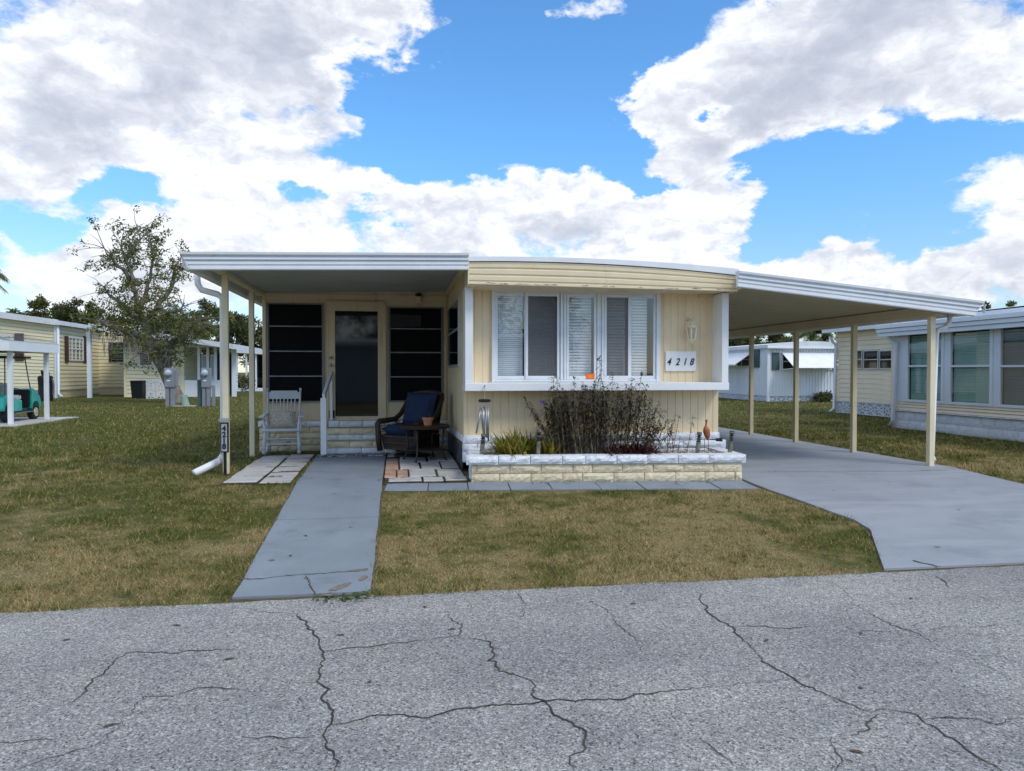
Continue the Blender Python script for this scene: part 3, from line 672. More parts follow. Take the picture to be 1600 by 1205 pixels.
# =================================================================== THE HOME
X0, X1, YW, YF, YO = .963, 4.90, 10.72, 10.38, 10.10
home = thing('mobile_home', 'cream mobile home front with five-pane window above a flower planter', 'house', (2.93, YW, 0))
S = lambda mb, nm, m, **k: mb.build(nm, M[m], home, **k)
S(ribbed(MB(), (X0, YW), (X1, YW), .30, 1.24, (0, -1)), 'lower_siding', 'cream')
S(ribbed(MB(), (X0 + .09, YW), (1.375, YW), 1.24, 2.72, (0, -1)), 'upper_siding', 'cream')
S(ribbed(MB(), (3.945, YW), (X1 - .02, YW), 1.24, 2.72, (0, -1), pitch=.118), 'upper_siding', 'cream')
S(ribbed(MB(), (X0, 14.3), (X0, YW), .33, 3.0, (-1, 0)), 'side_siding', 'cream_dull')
S(ribbed(MB(), (X1, YW), (X1, 24), .30, 2.86, (1, 0)), 'side_siding', 'cream')
S(MB().box(X0 + .02, X1 - .02, 23.9, 24.0, .3, 2.9), 'rear_wall', 'cream')
S(MB().box(1.38, 3.94, YW + .42, YW + .45, 1.2, 2.75), 'dark_backing', 'dark_in')  # dark sheet close behind the window, standing in for the unlit room
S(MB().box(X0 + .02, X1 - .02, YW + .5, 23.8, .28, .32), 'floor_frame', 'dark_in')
S(MB().box(X0 - .008, X0 + .105, YF, YW + .01, 1.312, 2.668), 'corner_board', 'white', bevel=.006)
S(MB().box(X1 - .10, X1 + .004, YF, YW + .01, 1.312, 2.645), 'corner_board', 'white', bevel=.006)
S(MB().box(X0 - .012, X1 + .008, YF - .022, YW + .004, 1.195, 1.31), 'sill_band', 'white', bevel=.008)
S(MB().box(1.33, 4.0, YF - .01, YW - .002, 1.3125, 1.325), 'window_sill', 'white')
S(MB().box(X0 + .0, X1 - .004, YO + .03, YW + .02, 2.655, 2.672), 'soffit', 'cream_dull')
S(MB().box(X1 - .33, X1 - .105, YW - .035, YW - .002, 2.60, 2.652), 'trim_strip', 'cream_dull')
# fascia: rounded ribs that taper with the cambered roof
fx = [X0 + .022 + (X1 - X0 - .02) * k / 12 for k in range(13)]
def roof_top(x):
    u = (x - X0) / (X1 - X0); return 3.082 + .085 * (1 - (2 * u - .86) ** 2) * .62 - .052 * u - .048
def fas_bot(x): return 2.672 - .034 * (x - X0) / (X1 - X0)
def fas_top(x): return roof_top(x) - .066 + (-.03 * ((x - X0) / (X1 - X0)) ** 2)
fp = [(-.004, .0), (-.03, .004), (-.034, .02), (-.034, .10), (-.016, .125), (-.012, .155), (-.032, .20), (-.034, .36), (-.016, .40), (-.012, .43), (-.032, .475), (-.034, .64), (-.016, .68), (-.012, .71), (-.032, .755), (-.034, .96), (-.03, 1.0)]
mb = MB()
for i in range(len(fp) - 1):
    row = lambda k: [(x, YO + .03 + fp[k][0], fas_bot(x) + (fas_top(x) - fas_bot(x)) * fp[k][1]) for x in fx]
    mb.strip(row(i), row(i + 1))
fas = smooth_angle(S(mb, 'fascia', 'cream_fascia'), 50)
mb = MB(); random.seed(5)
x = X0 + .25
while x < X1 - .1:                       # flaking paint along the lower lip
    w_ = random.uniform(.03, .22); z = fas_bot(x) + random.uniform(.012, .022); n = 6
    lo = [(x + w_ * k / n, YO - .0065, z + random.uniform(-.004, .003)) for k in range(n + 1)]
    hi = [(p[0], p[1], p[2] + (.004 if k in (0, n) else random.uniform(.006, .018))) for k, p in enumerate(lo)]
    MB().strip(lo, hi).build('paint_flake', M['peel'], fas); x += w_ + random.choice([.03, .08, .2, .35])
S(MB().box(X1 - .012, X1 + .006, YO - .005, YW + .06, 2.64, 2.95), 'fascia_end', 'cream_fascia')
S(MB().box(X0 + .006, X0 + .022, YO - .005, YW + .06, 2.672, 3.01), 'fascia_end', 'cream_fascia')
tops = [(x, roof_top(x)) for x in fx]
tops = [(X0 + .005, roof_top(X0))] + tops + [(X1 + .02, roof_top(X1) - .004)]
poly = [(x, YO - .015, z) for x, z in tops] + [(x, YO - .015, z - .062 - (.03 * max(0, (x - X0) / (X1 - X0)) ** 2)) for x, z in reversed(tops)]
S(MB().prism(poly, (0, 14.0, 0)), 'roof', 'white_metal')
mb = MB(); mb.strip([(x, YO - .019, fas_top(x) - .012) for x in fx], [(x, YO - .019, fas_top(x) + random.uniform(-.005, .002)) for x in fx]); S(mb, 'roof_seal', 'crack')
# white blocks of the skirt, front and side
mbk = [X0 - .012, 1.36, 1.74, 2.14, 2.53, 2.93, 3.32, 3.72, 4.12, 4.52, X1 + .01]
block_row(home, mbk, YW - .05, .43, .545, .2, BLK_W); block_row(home, [X0 - .012, 1.16, 1.55, 1.94, 2.34, 2.73, 3.13, 3.52, 3.92, 4.32, X1 + .11], YW - .06, .315, .43, .2, BLK_W)
block_row(home, [X0 - .012, 1.36, 1.74, 2.14, 2.53, 2.93, 3.32, 3.72, 4.12, 4.52, X1 + .11], YW - .05, .15, .315, .2, BLK_W)
S(MB().prism([(X0 - .02, 10.86, .44), (X0 - .02, 14.0, .36), (X0 - .02, 14.0, .44), (X0 - .02, 10.86, .54)], (.03, 0, 0)), 'skirt_cap', 'white', bevel=.004)
mb = MB(); ribbed(mb, (X0 + .0, 14.0), (X0 + .0, 10.88), -.02, .44, (-1, 0), .075, .02, .012); S(mb, 'skirt_panel', 'skirt_dark')

# front window: five sashes
wx = lambda px: PY(px, 520, YW)[0]
WZ0, WZ1 = 1.345, 2.650
win = S(MB().box(wx(768), wx(773), YW - .06, YW + .05, WZ0 - .02, WZ1 + .015).box(wx(1024), wx(1030), YW - .06, YW + .05, WZ0 - .02, WZ1 + .015)
        .box(wx(773) + .001, wx(1024) - .001, YW - .055, YW + .05, WZ1 - .02, WZ1 + .012).box(wx(773) + .001, wx(1024) - .001, YW - .055, YW + .05, WZ0 - .018, WZ0 + .012), 'front_window', 'frame_white', bevel=.004)
W = lambda mb, nm, m, **k: mb.build(nm, M[m], win, **k)
for a, b in ((874.5, 883.5), (931.5, 942)):
    W(MB().box(wx(a), wx(a + 3.4), YW - .062, YW + .05, WZ0 + .013, WZ1 - .021).box(wx(b - 3.4), wx(b), YW - .062, YW + .05, WZ0 + .013, WZ1 - .021).box(wx(a + 3.6), wx(b - 3.6), YW - .045, YW + .04, WZ0 + .013, WZ1 - .021), 'mullion', 'frame_white', bevel=.003)
sash = [(773, 823, .0, 'blind', 40, False), (820, 873.5, -.02, None, 46, True), (884, 931, -.02, 'blind', 27, False), (942.5, 984, -.02, 'blind', 27, True), (981.5, 1024, .0, 'blind', 27, False)]
for k, (a, b, dy, bl, ns, scr) in enumerate(sash):
    xa, xb = wx(a) + .002, wx(b) - .002; za, zb = WZ0 + .014, WZ1 - .022; fw = .038; ya = YW - .03 + dy
    sh = MB().box(xa, xa + fw, ya, ya + .028, za, zb).box(xb - fw, xb, ya, ya + .028, za, zb).box(xa + fw + .0005, xb - fw - .0005, ya + .001, ya + .028, zb - .045, zb).box(xa + fw + .0005, xb - fw - .0005, ya + .001, ya + .028, za, za + .05)
    W(sh, 'sash', 'frame_white', bevel=.003)
    W(MB().quad((xa + fw, ya + .014, za + .05), (xb - fw, ya + .014, za + .05), (xb - fw, ya + .014, zb - .045), (xa + fw, ya + .014, zb - .045)), 'pane', 'glass')
    if scr: W(MB().quad((xa + fw, ya + .004, za + .05), (xb - fw, ya + .004, za + .05), (xb - fw, ya + .004, zb - .045), (xa + fw, ya + .004, zb - .045)), 'insect_screen', 'bug' if k == 1 else 'bug_light')
    mb = MB(); h = (zb - za - .06) / ns; tilt = .30 if ns < 40 else .62
    x_end = xb - (.10 if k == 4 else .045)
    for i in range(ns):
        z = za + .05 + h * (i + .5); ph = h * .5
        jit = random.uniform(-.0016, .0016); a0 = random.uniform(-.001, .001)
        P0 = (xa + .03, YW + .10 - .012 * (1 - tilt), z - ph * (.955 if ns < 40 else .99) + jit); P1 = (x_end, P0[1], P0[2] + a0)
        Q0 = (xa + .03, YW + .10 + .018 * (1 - tilt), z + ph * (.955 if ns < 40 else .99) + jit); Q1 = (x_end, Q0[1], Q0[2] + a0)
        mid0 = (P0[0], YW + .088, z); mid1 = (P1[0], YW + .088, z + a0)
        mb.add([P0, P1, mid1, Q1, Q0, mid0], [(0, 1, 2, 5), (5, 2, 3, 4)])
    for f in (.25, .75): mb.box(xa + .03 + (x_end - xa) * f, xa + .034 + (x_end - xa) * f, YW + .079, YW + .083, za + .05, zb - .05)
    tag(W(mb, 'blind', 'blind'), kind='stuff')
# side window on the porch wall
yz = [PX(719, 468, X0), PX(719, 576, X0), PX(702.5, 480, X0), PX(702.5, 572, X0)]
ya, yb = yz[0][0], yz[2][0]; za, zb = (yz[1][1] + yz[3][1]) / 2, (yz[0][1] + yz[2][1]) / 2
sw = S(MB().box(X0 - .035, X0 + .01, ya, yb, za, zb), 'side_window', 'alum')
mb = MB(); ym, zm = (ya + yb) / 2, (za + zb) / 2 + .05
for y_, y2_ in ((ya + .04, ym - .025), (ym + .025, yb - .04)):
    for z_, z2_ in ((za + .04, zm - .02), (zm + .02, zb - .04)):
        MB().box(X0 - .0395, X0 - .036, y_, y2_, z_, z2_).build('pane', M['dark_glass'], sw)

# lantern on the wall
lx, _ = PY(1079, 515, YW); lz = lambda y: PY(1079, y, YW - .14)[1]
lan = thing('wall_lantern', 'cream scroll-arm wall lantern above the white number board', 'lamp', (lx, YW, lz(512)))
LB = lambda mb, nm, m='lantern', **k: mb.build(nm, M[m], lan, **k)
LB(MB().lathe([(.0, 0), (.055, .004), (.05, .014), (.03, .02), (.0, .022)], (0, 0, 0), 18), 'wall_plate').matrix_basis = Matrix.Translation((lx - .035, YW + .002, lz(503))) @ Matrix.Rotation(PI / 2, 4, 'X')
cx, cy = PY(1081, 515, YW - .145)[0], YW - .145
arc = [(lx - .035 + .0 * k, YW - .02 - .0 * k, lz(503)) for k in range(1)] + [(lx - .035 - .05 * math.sin(a) + .035 * (a / PI), YW - .02 - .125 * (a / PI), lz(503) + .072 * math.sin(a)) for a in [PI * k / 10 for k in range(1, 11)]] + [(cx, cy, lz(505))]
LB(MB().tube(arc, .011, 8), 'arm', smooth=True)
LB(MB().tube([(lx - .035 - .045 * math.cos(a) * (1 - a / 9), YW - .035, lz(500) + .045 * math.sin(a) * (1 - a / 9)) for a in [.45 * k for k in range(14)]], .008, 6), 'scroll', smooth=True)
lan_k = 1.18; zt = lz(503); zb_ = lz(533)
LB(MB().lathe([(.012, 0), (.016, -.02), (.03, -.035), (.066, -.062), (.078, -.066), (.078, -.074), (.0, -.074)], (cx, cy, zt), 6), 'lamp_cap').data.transform(Matrix.Translation((cx, cy, zt)) @ Matrix.Scale(1.25, 4) @ Matrix.Translation((-cx, -cy, -zt)))
mb = MB(); 
for k in range(6):
    a = 2 * PI * k / 6; mb.bar((cx + .066 * math.cos(a), cy + .066 * math.sin(a), zt - .075), (cx + .040 * math.cos(a), cy + .040 * math.sin(a), zt - .215), .015)
LB(mb, 'cage').data.transform(Matrix.Translation((cx, cy, zt)) @ Matrix.Scale(1.25, 4) @ Matrix.Translation((-cx, -cy, -zt)))
LB(MB().lathe([(.070, -.094), (.042, -.262), (.0, -.262)], (cx, cy, zt), 6), 'lamp_glass', 'dark_glass').data.materials[0] = M['glass']
LB(MB().lathe([(.018, -.08), (.018, -.18), (.0, -.19)], (cx, cy, zt), 8), 'bulb', 'white', smooth=True)
LB(MB().lathe([(.0, -.264), (.058, -.266), (.050, -.284), (.020, -.298), (.017, -.316), (.007, -.330), (.0, -.331)], (cx, cy, zt), 10), 'finial')

# house number on the wall
sx0, sz1 = PY(1040, 549, YW - .02); sx1, sz0 = PY(1087.5, 580, YW - .02)
num = thing('number_board', 'white board with slanted black digits 4218 beneath the wall lantern', 'house number', ((sx0 + sx1) / 2, YW, sz0))
MB().box(sx0, sx1, YW - .028, YW - .002, sz0, sz1).build('board', M['sign_white'], num, bevel=.004)
for ch, px in zip('4218', (1046, 1059.5, 1070.8, 1081.5)):
    digit(ch, .105, PY(px, 565, YW - .03)[0] - .012, YW - .032, PY(1060, 570.5, YW - .03)[1], num, .32, .0016, .82)

# window sticker
ox0, oz1 = PY(915.5, 584, YW - .05); ox1, oz0 = PY(929, 592.5, YW - .05)
st_ = thing('sticker', 'orange sticker in the bottom corner of the middle front window', 'sticker', (ox0, YW, oz0))
MB().box(ox0, ox1, YW - .0565, YW - .0525, oz0, oz1).build('sheet', M['orange'], st_)
MB().box(ox0 + .035, ox1 - .035, YW - .0585, YW - .057, oz0 + .02, oz0 + .026).box(ox0 + .035, ox1 - .05, YW - .0585, YW - .057, oz0 + .036, oz0 + .042).box(ox0 + .035, ox1 - .04, YW - .0585, YW - .057, oz0 + .052, oz0 + .058).build('print', M['orange_light'], st_)

# =================================================================== PORCH ROOM behind the canopy
YD = 14.15
room = thing('porch_room', 'cream porch room with black screen windows either side of a dark glass door', 'porch room', (-.75, YD, 0))
P_ = lambda mb, nm, m, **k: mb.build(nm, M[m], room, **k)
dx = lambda px, y=560: PY(px, y, YD)[0]
dz = lambda py, px=550: PY(px, py, YD)[1]
XL, XR = -2.43, X0 - .004
def zz(px, py): return PY(px, py, YD)[1]
lwx0, lwx1, lwz1, lwz0 = dx(417), dx(507), zz(460, 474), zz(460, 629)
rwx0, rwx1, rwz1, rwz0 = dx(606.5), dx(693), zz(650, 480), zz(650, 628)
dox0, dox1, doz1, doz0 = dx(513.5), dx(603), zz(560, 474), zz(560, 656.5)
mb = MB()
for a, b, z0, z1 in ((XL, lwx0, .5, 3.03), (lwx0 + .0005, lwx1 - .0005, .5, lwz0), (lwx0 + .0005, lwx1 - .0005, lwz1, 3.03), (lwx1, dox0, .5, 3.03), (dox0 + .0005, dox1 - .0005, doz1, 3.03), (dox0 + .0005, dox1 - .0005, .5, doz0 - .01), (dox1, rwx0, .5, 3.03), (rwx0 + .0005, rwx1 - .0005, .5, rwz0), (rwx0 + .0005, rwx1 - .0005, rwz1, 3.03), (rwx1, XR, .5, 3.03)):
    mb.box(a, b, YD, YD + .08, z0, z1)
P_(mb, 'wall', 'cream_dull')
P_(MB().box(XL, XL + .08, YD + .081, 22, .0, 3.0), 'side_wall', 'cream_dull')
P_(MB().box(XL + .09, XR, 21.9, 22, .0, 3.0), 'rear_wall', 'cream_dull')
P_(MB().box(XL + .1, XR - .01, YD + .5, YD + .52, .5, 3.0), 'dark_backing', 'black_screen')  # black sheet in place of the unlit room depth behind the screens
P_(MB().box(XL - .012, XR, YD - .022, YD - .002, zz(560, 468), zz(560, 462) + .02), 'header_board', 'cream_dull', bevel=.004)
P_(MB().box(XL - .014, lwx0 - .012, YD - .03, YD - .002, .57, zz(560, 468) - .002), 'corner_board', 'cream_dull', bevel=.004)
P_(MB().box(rwx1 + .015, rwx1 + .05, YD - .02, YD - .002, .57, zz(560, 468) - .002), 'trim_board', 'cream_dull', bevel=.004)
P_(MB().box(dox1 + .012, dox1 + .03, YD - .018, YD - .002, .57, zz(560, 468) - .002), 'trim_board', 'cream_dull', bevel=.004)
for (a, b, z0, z1, bars) in ((lwx0, lwx1, lwz0, lwz1, (510, 549, 588)), (rwx0, rwx1, rwz0, rwz1, (514, 551, 589))):
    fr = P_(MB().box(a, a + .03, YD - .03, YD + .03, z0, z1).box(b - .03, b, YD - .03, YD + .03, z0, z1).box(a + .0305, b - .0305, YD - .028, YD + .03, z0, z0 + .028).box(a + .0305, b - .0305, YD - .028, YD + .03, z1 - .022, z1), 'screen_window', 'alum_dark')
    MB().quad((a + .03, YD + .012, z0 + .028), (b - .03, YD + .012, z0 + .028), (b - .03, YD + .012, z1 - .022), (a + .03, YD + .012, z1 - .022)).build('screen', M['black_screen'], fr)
    for y in bars:
        zc = PY((460 if a < -1.3 else 650), y, YD)[1]; MB().box(a + .035, b - .035, YD - .012, YD + .008, zc - .011, zc + .011).build('crossbar', M['alum_bar'], fr, bevel=.003)
    for xx in (a + .034, b - .045): MB().box(xx, xx + .011, YD - .010, YD + .006, z0 + .03, z1 - .03).build('jamb', M['alum_dark'], fr)
# grey shade in the upper right light
MB().quad((rwx0 + .06, YD + .0105, zz(650, 511)), (rwx0 + .62, YD + .0105, zz(650, 511)), (rwx0 + .62, YD + .0105, zz(650, 493)), (rwx0 + .06, YD + .0105, zz(650, 491))).build('window_shade', M['dark_in'], fr)
door = P_(MB().box(dox0, dx(524), YD - .035, YD + .05, doz0, doz1).box(dx(590.5), dox1, YD - .035, YD + .05, doz0, doz1).box(dx(524) + .0005, dx(590.5) - .0005, YD - .033, YD + .05, zz(560, 486.5), doz1).box(dx(524) + .0005, dx(590.5) - .0005, YD - .033, YD + .05, doz0, zz(560, 650.5)), 'door', 'cream_dull', bevel=.004)
MB().box(dx(524) + .001, dx(590.5) - .001, YD - .004, YD + .004, zz(560, 650.5) + .001, zz(560, 486.5) - .001).build('glass', M['dark_glass'], door)
MB().box(dox0 - .03, dox0 - .004, YD - .045, YD - .036, doz0, doz1 + .03).box(dox1 + .004 - .03, dox1, YD - .047, YD - .0355, doz0, doz1).box(dox0 - .003, dox1 - .031, YD - .046, YD - .036, doz1 - .03, doz1 + .03).build('door_frame', M['cream_dull'], door)
kx = dx(517.3)
for y in (559, 571):
    MB().lathe([(.0, 0), (.034, .002), (.032, .012), (.014, .016), (.014, .035), (.026, .045), (.028, .06), (.0, .07)], (0, 0, 0), 14).build('door_knob', M['alum'], door, smooth=True).matrix_basis = Matrix.Translation((kx, YD - .036, zz(517, y))) @ Matrix.Rotation(PI / 2, 4, 'X')
MB().box(dx(514.5), dx(523), YD - .075, YD - .036, zz(518, 653), zz(518, 641)).build('mail_slot', M['bronze'], door, bevel=.006)
P_(MB().box(dox0 - .02, dox1 + .02, YD - .09, YD + .05, doz0 - .035, doz0 - .002), 'door_sill', 'cream_dull', bevel=.004)
# block footing under the room
fl = PY(403, 690, 14.0)[0]
block_row(room, [fl, -2.05, -1.65, -1.27], 13.98, .455, .565, .3, BLK_S); block_row(room, [-.02, .32, .65, XR], 13.98, .455, .565, .3, BLK_S)
for j, xs_ in enumerate(([fl + .02, -2.15, -1.75, -1.27], [fl + .02, -1.95, -1.55, -1.27], [fl + .02, -2.2, -1.8, -1.27], [fl + .02, -2.0, -1.6, -1.27])):
    block_row(room, xs_, 14.0, .0 + j * .1135, .1135 + j * .1135, .28, BLK_D if j < 2 else BLK_SC)
    block_row(room, [-.02 + .04 * (j % 2), .35 + .1 * (j % 2), XR], 14.0, .0 + j * .1135, .1135 + j * .1135, .28, BLK_S if j % 2 else BLK_D)
P_(MB().box(fl + .03, XR, 14.03, 14.14, 0, .56), 'footing_core', 'mortar')

steps = thing('entry_steps', 'three block steps with white and cream courses below the glass door', 'steps', (-.66, 13.2, 0))
sx = [-1.24, -.83, -.42, -.02]; sx2 = [-1.24, -1.04, -.62, -.22, -.02]
for k, (y, z0, z1, pool, xs_) in enumerate(((13.17, 0.02, .135, BLK_S, sx2), (13.19, .135, .245, BLK_SC, sx), (13.47, .245, .345, BLK_S, sx2), (13.49, .345, .455, BLK_SC, sx), (13.78, .455, .575, BLK_S, sx2))):
    block_row(steps, xs_, y, z0, z1, .30 if k != 4 else .36, pool)
MB().box(-1.23, -.03, 13.25, 13.96, 0, .22).box(-1.23, -.03, 13.56, 13.96, .2205, .44).build('core', M['mortar'], steps)

rail = thing('handrail', 'white wooden handrail post at the left of the block steps', 'handrail', (-1.28, 13.1, 0))
hx = PY(506, 690, 13.08)[0]
MB().box(hx - .05, hx + .05, 13.03, 13.12, .0, PY(506, 622, 13.08)[1]).build('post', M['white'], rail, bevel=.006)
MB().bar((hx, 13.07, PY(506, 622, 13.07)[1] + .03), (hx + .05, 14.1, PY(510, 583, 14.1)[1]), .045, .09).build('rail', M['white'], rail, bevel=.005)
MB().box(hx + .02, hx + .07, 14.04, 14.11, .57, PY(510, 588, 14.1)[1]).build('rear_post', M['white'], rail, bevel=.005)

dm = thing('doormat', 'black and white speckled doormat on the walk below the steps', 'doormat', (-.75, 12.95, .02))
mb = MB(); mb.prism([(-1.33, 12.74, .026), (-.22, 12.80, .026), (-.12, 13.14, .026), (-1.27, 13.14, .026)], (0, 0, .016)); mb.build('mat', M['mat_black'], dm)

pl_x, pl_z = PY(653.5, 467, YD)
plt_ = thing('porch_light', 'small brown porch light high on the wall above the right screen window', 'lamp', (pl_x, YD, pl_z))
MB().box(pl_x - .055, pl_x + .055, YD - .13, YD - .024, zz(653, 475), zz(653, 464)).build('lamp_shade', M['cream_dull'], plt_, bevel=.01)
MB().lathe([(.035, 0), (.06, .01), (.062, .04), (.03, .06), (0, .06)], (pl_x, YD - .075, zz(653, 463.5)), 12).build('mount', M['bronze'], plt_)

# =================================================================== PORCH CANOPY and CARPORT
FP = [(0, 0), (-.014, .0), (-.024, .012), (-.024, .050), (-.008, .060), (-.030, .074), (-.030, .108), (-.014, .118), (-.050, .132), (-.050, .160), (-.030, .170), (-.076, .192), (-.082, .222), (-.05, .228)]
def fascia_mesh(a, b, za, zb, y, n=12, left=(0, 0), right=(0, 0)):
    mb = MB(); rows = []
    for oy, oz in FP:
        f = oz / .228
        xa, xb = a + left[0] * (1 - f), b + right[0] * (1 - f)
        rows.append([(xa + (xb - xa) * k / n, y + oy, za + (zb - za) * k / n + oz) for k in range(n + 1)])
    for i in range(len(rows) - 1): mb.strip(rows[i], rows[i + 1])
    mb.strip(rows[-1], [(p[0], y + .06, p[2]) for p in rows[-1]]); mb.strip([(p[0], y + .03, p[2] + .001) for p in rows[0]], rows[0])
    mb.add([(r[0][0], r[0][1], r[0][2]) for r in rows] + [(rows[-1][0][0], y + .06, rows[-1][0][2]), (rows[0][0][0], y + .03, rows[0][0][2])], [tuple(range(len(rows) + 2))])
    mb.add([r[-1] for r in rows] + [(rows[-1][-1][0], y + .06, rows[-1][-1][2]), (rows[0][-1][0], y + .03, rows[0][-1][2])], [tuple(range(len(rows) + 1, -1, -1))])
    return mb
def ceiling(mb, xa, xb, za, zb, y0, y1, pitch=.305, deep=.012):
    A = []; B = []; y = y0
    while y < y1:
        for o, dz_ in ((0, 0), (pitch - .03, 0), (pitch - .022, deep), (pitch - .008, deep)):
            A.append((xa, min(y + o, y1), za + dz_)); B.append((xb, min(y + o, y1), zb + dz_))
        y += pitch
    mb.strip(A, B); return mb
can = thing('porch_canopy', 'white ribbed porch canopy on two cream posts over the entry', 'canopy', (-.85, 12, 0))
C_ = lambda mb, nm, m, **k: mb.build(nm, M[m], can, **k)
C_(fascia_mesh(-2.76, X0 + .012, 2.785, 2.862, 10.08, left=(.14, 0)), 'fascia', 'white_metal')
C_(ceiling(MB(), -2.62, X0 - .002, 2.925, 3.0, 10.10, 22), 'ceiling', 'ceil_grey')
C_(MB().add([(-2.62, 10.13, 3.012), (X0, 10.13, 3.085), (X0, 22, 3.085), (-2.62, 22, 3.012), (-2.62, 10.13, 2.99), (X0, 10.13, 3.06), (X0, 22, 3.06), (-2.62, 22, 2.99)], [(0, 1, 2, 3), (7, 6, 5, 4), (0, 4, 5, 1), (3, 2, 6, 7)]), 'roof_panel', 'white_metal')
g = [(-2.60, 2.80), (-2.70, 2.79), (-2.745, 2.84), (-2.76, 3.0), (-2.745, 3.01), (-2.73, 2.85), (-2.69, 2.81), (-2.62, 2.815), (-2.615, 2.99), (-2.60, 2.99)]
C_(MB().prism([(x, 10.14, z) for x, z in g], (0, 11.8, 0)), 'gutter', 'white_metal')
C_(MB().box(-2.52, -2.40, 10.32, YD - .03, 2.862, 2.924), 'beam', 'post', bevel=.004)
C_(MB().box(-2.545, -2.50, 10.27, 10.317, 2.87, 2.905), 'beam_cap', 'white', bevel=.004)
C_(MB().box(X0 - .05, X0 - .004, 10.3, YD - .03, 2.90, 2.985), 'ledger_board', 'cream_dull')
for (x, y) in ((-2.435, 11.12), (-2.485, 13.33)):
    C_(MB().box(x - .042, x + .042, y - .042, y + .042, -.03, 2.861), 'post', 'post', bevel=.006)
# downspout of the left gutter
ds = [V3(308, 429, 11.2), V3(309, 444, 11.2), V3(315, 453, 11.2), V3(340, 460, 11.2), V3(347.5, 466, 11.2), V3(348, 480, 11.2), V3(349, 695, 11.2), V3(349, 712, 11.2), V3(344, 720, 11.2), (-2.60, 11.08, .13), (-2.95, 10.98, .02)]
ds = [Vector(p) for p in ds]; ds[9] = Vector(V3(330, 727, 11.1)); ds[10] = Vector(V3(303, 740, 10.95))
C_(MB().tube(ds[:8], .044, 10), 'downspout', 'white', smooth=True)
ru = []
for k in range(26):
    f = k / 25; p = ds[7].lerp(ds[8], min(1, f * 5)) if f < .2 else (ds[8].lerp(ds[9], (f - .2) / .3) if f < .5 else ds[9].lerp(ds[10], (f - .5) / .5)); ru.append(p)
C_(MB().tube(ru, [.052 + .005 * (k % 2) for k in range(26)], 10), 'downspout_elbow', 'white', smooth=True)

cp = thing('carport', 'white roofed carport with tan ceiling over the grey driveway', 'carport', (6.6, 13, 0))
Q_ = lambda mb, nm, m, **k: mb.build(nm, M[m], cp, **k)
XA, XB = 4.80, 8.72
Q_(fascia_mesh(XA, XB, 2.678, 2.305, 9.9, 16, right=(-.12, 0)), 'fascia', 'white_metal')
zc = lambda x: 2.80 - .0985 * (x - 4.9)
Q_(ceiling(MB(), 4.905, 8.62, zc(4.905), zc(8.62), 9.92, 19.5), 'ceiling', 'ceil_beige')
Q_(MB().add([(4.905, 9.97, zc(4.9) + .09), (8.7, 9.97, zc(8.7) + .09), (8.7, 19.5, zc(8.7) + .09), (4.905, 19.5, zc(4.9) + .09), (4.905, 9.97, zc(4.9) + .07), (8.7, 9.97, zc(8.7) + .07), (8.7, 19.5, zc(8.7) + .07), (4.905, 19.5, zc(4.9) + .07)], [(0, 1, 2, 3), (7, 6, 5, 4), (0, 4, 5, 1), (3, 2, 6, 7)]), 'roof_panel', 'white_metal')
gx = XB - .07
g = [(gx - .08, 2.34), (gx + .02, 2.33), (gx + .06, 2.38), (gx + .075, 2.54), (gx + .06, 2.545), (gx + .045, 2.39), (gx + .01, 2.35), (gx - .06, 2.355), (gx - .06, 2.44), (gx - .08, 2.44)]
Q_(MB().prism([(x, 9.96, z) for x, z in g], (0, 9.5, 0)), 'gutter', 'white_metal')
Q_(MB().tube([(XB + .0, 9.86, 2.36), (XB + .02, 9.85, 2.40), (XB + .0, 9.85, 2.44), (XB + .03, 9.85, 2.48)], .018, 6), 'gutter_end', 'alum')
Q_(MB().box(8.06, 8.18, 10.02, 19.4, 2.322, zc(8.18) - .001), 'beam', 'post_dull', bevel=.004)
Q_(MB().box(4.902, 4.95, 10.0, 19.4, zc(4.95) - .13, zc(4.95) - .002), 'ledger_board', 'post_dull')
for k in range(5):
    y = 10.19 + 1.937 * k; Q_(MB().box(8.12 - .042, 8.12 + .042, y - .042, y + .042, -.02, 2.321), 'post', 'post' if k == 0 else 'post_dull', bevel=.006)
sp_ = [V3(1484, 486, 10.33), V3(1484, 502, 10.33), V3(1478, 511, 10.33), V3(1466, 515, 10.33), V3(1463.5, 522, 10.33), V3(1462.5, 540, 10.33), V3(1456, 712, 10.33), V3(1459, 719, 10.25)]
Q_(MB().tube(sp_, .036, 10), 'downspout', 'white', smooth=True)

# =================================================================== PLANTER and what stands in it
ANG = -math.atan2(.32, 3.70)
PL0 = Vector((.958, 9.70, 0)); PDX = Vector((math.cos(ANG), math.sin(ANG), 0)); PDY = Vector((-math.sin(ANG), math.cos(ANG), 0))
def pu(px):          # distance along the planter front seen at that column
    t_ = (px - 800) / FPX; a = _c - t_ * _s; b_ = _s + t_ * _c
    return (PL0.y * b_ - PL0.x * a) / (PDX.x * a - PDX.y * b_)
def pw(u, v, z): p = PL0 + PDX * u + PDY * v; return (p.x, p.y, z)
plan = thing('planter', 'long block planter with white capstones and cream courses under the front window', 'planter', (PL0.x, PL0.y, 0), ANG)
INVP = INV[plan.name]
def lbox(u0, u1, v0, v1, z0, z1, nm, m, **k): return MB().box(u0, u1, v0, v1, z0, z1).build(nm, M[m], plan, local=True, **k)
def lrow(us, v, z0, z1, depth, pool, name='block', gap=.009):
    for k in range(len(us) - 1):
        o = inst(name, pool[(k * 3 + int(z0 * 57)) % len(pool)], ((us[k] + us[k + 1]) / 2, v + random.uniform(-.005, .004), z0), (us[k + 1] - us[k] - gap, depth, z1 - z0 - gap), None)
        o.parent = plan
UL = pu(1161)
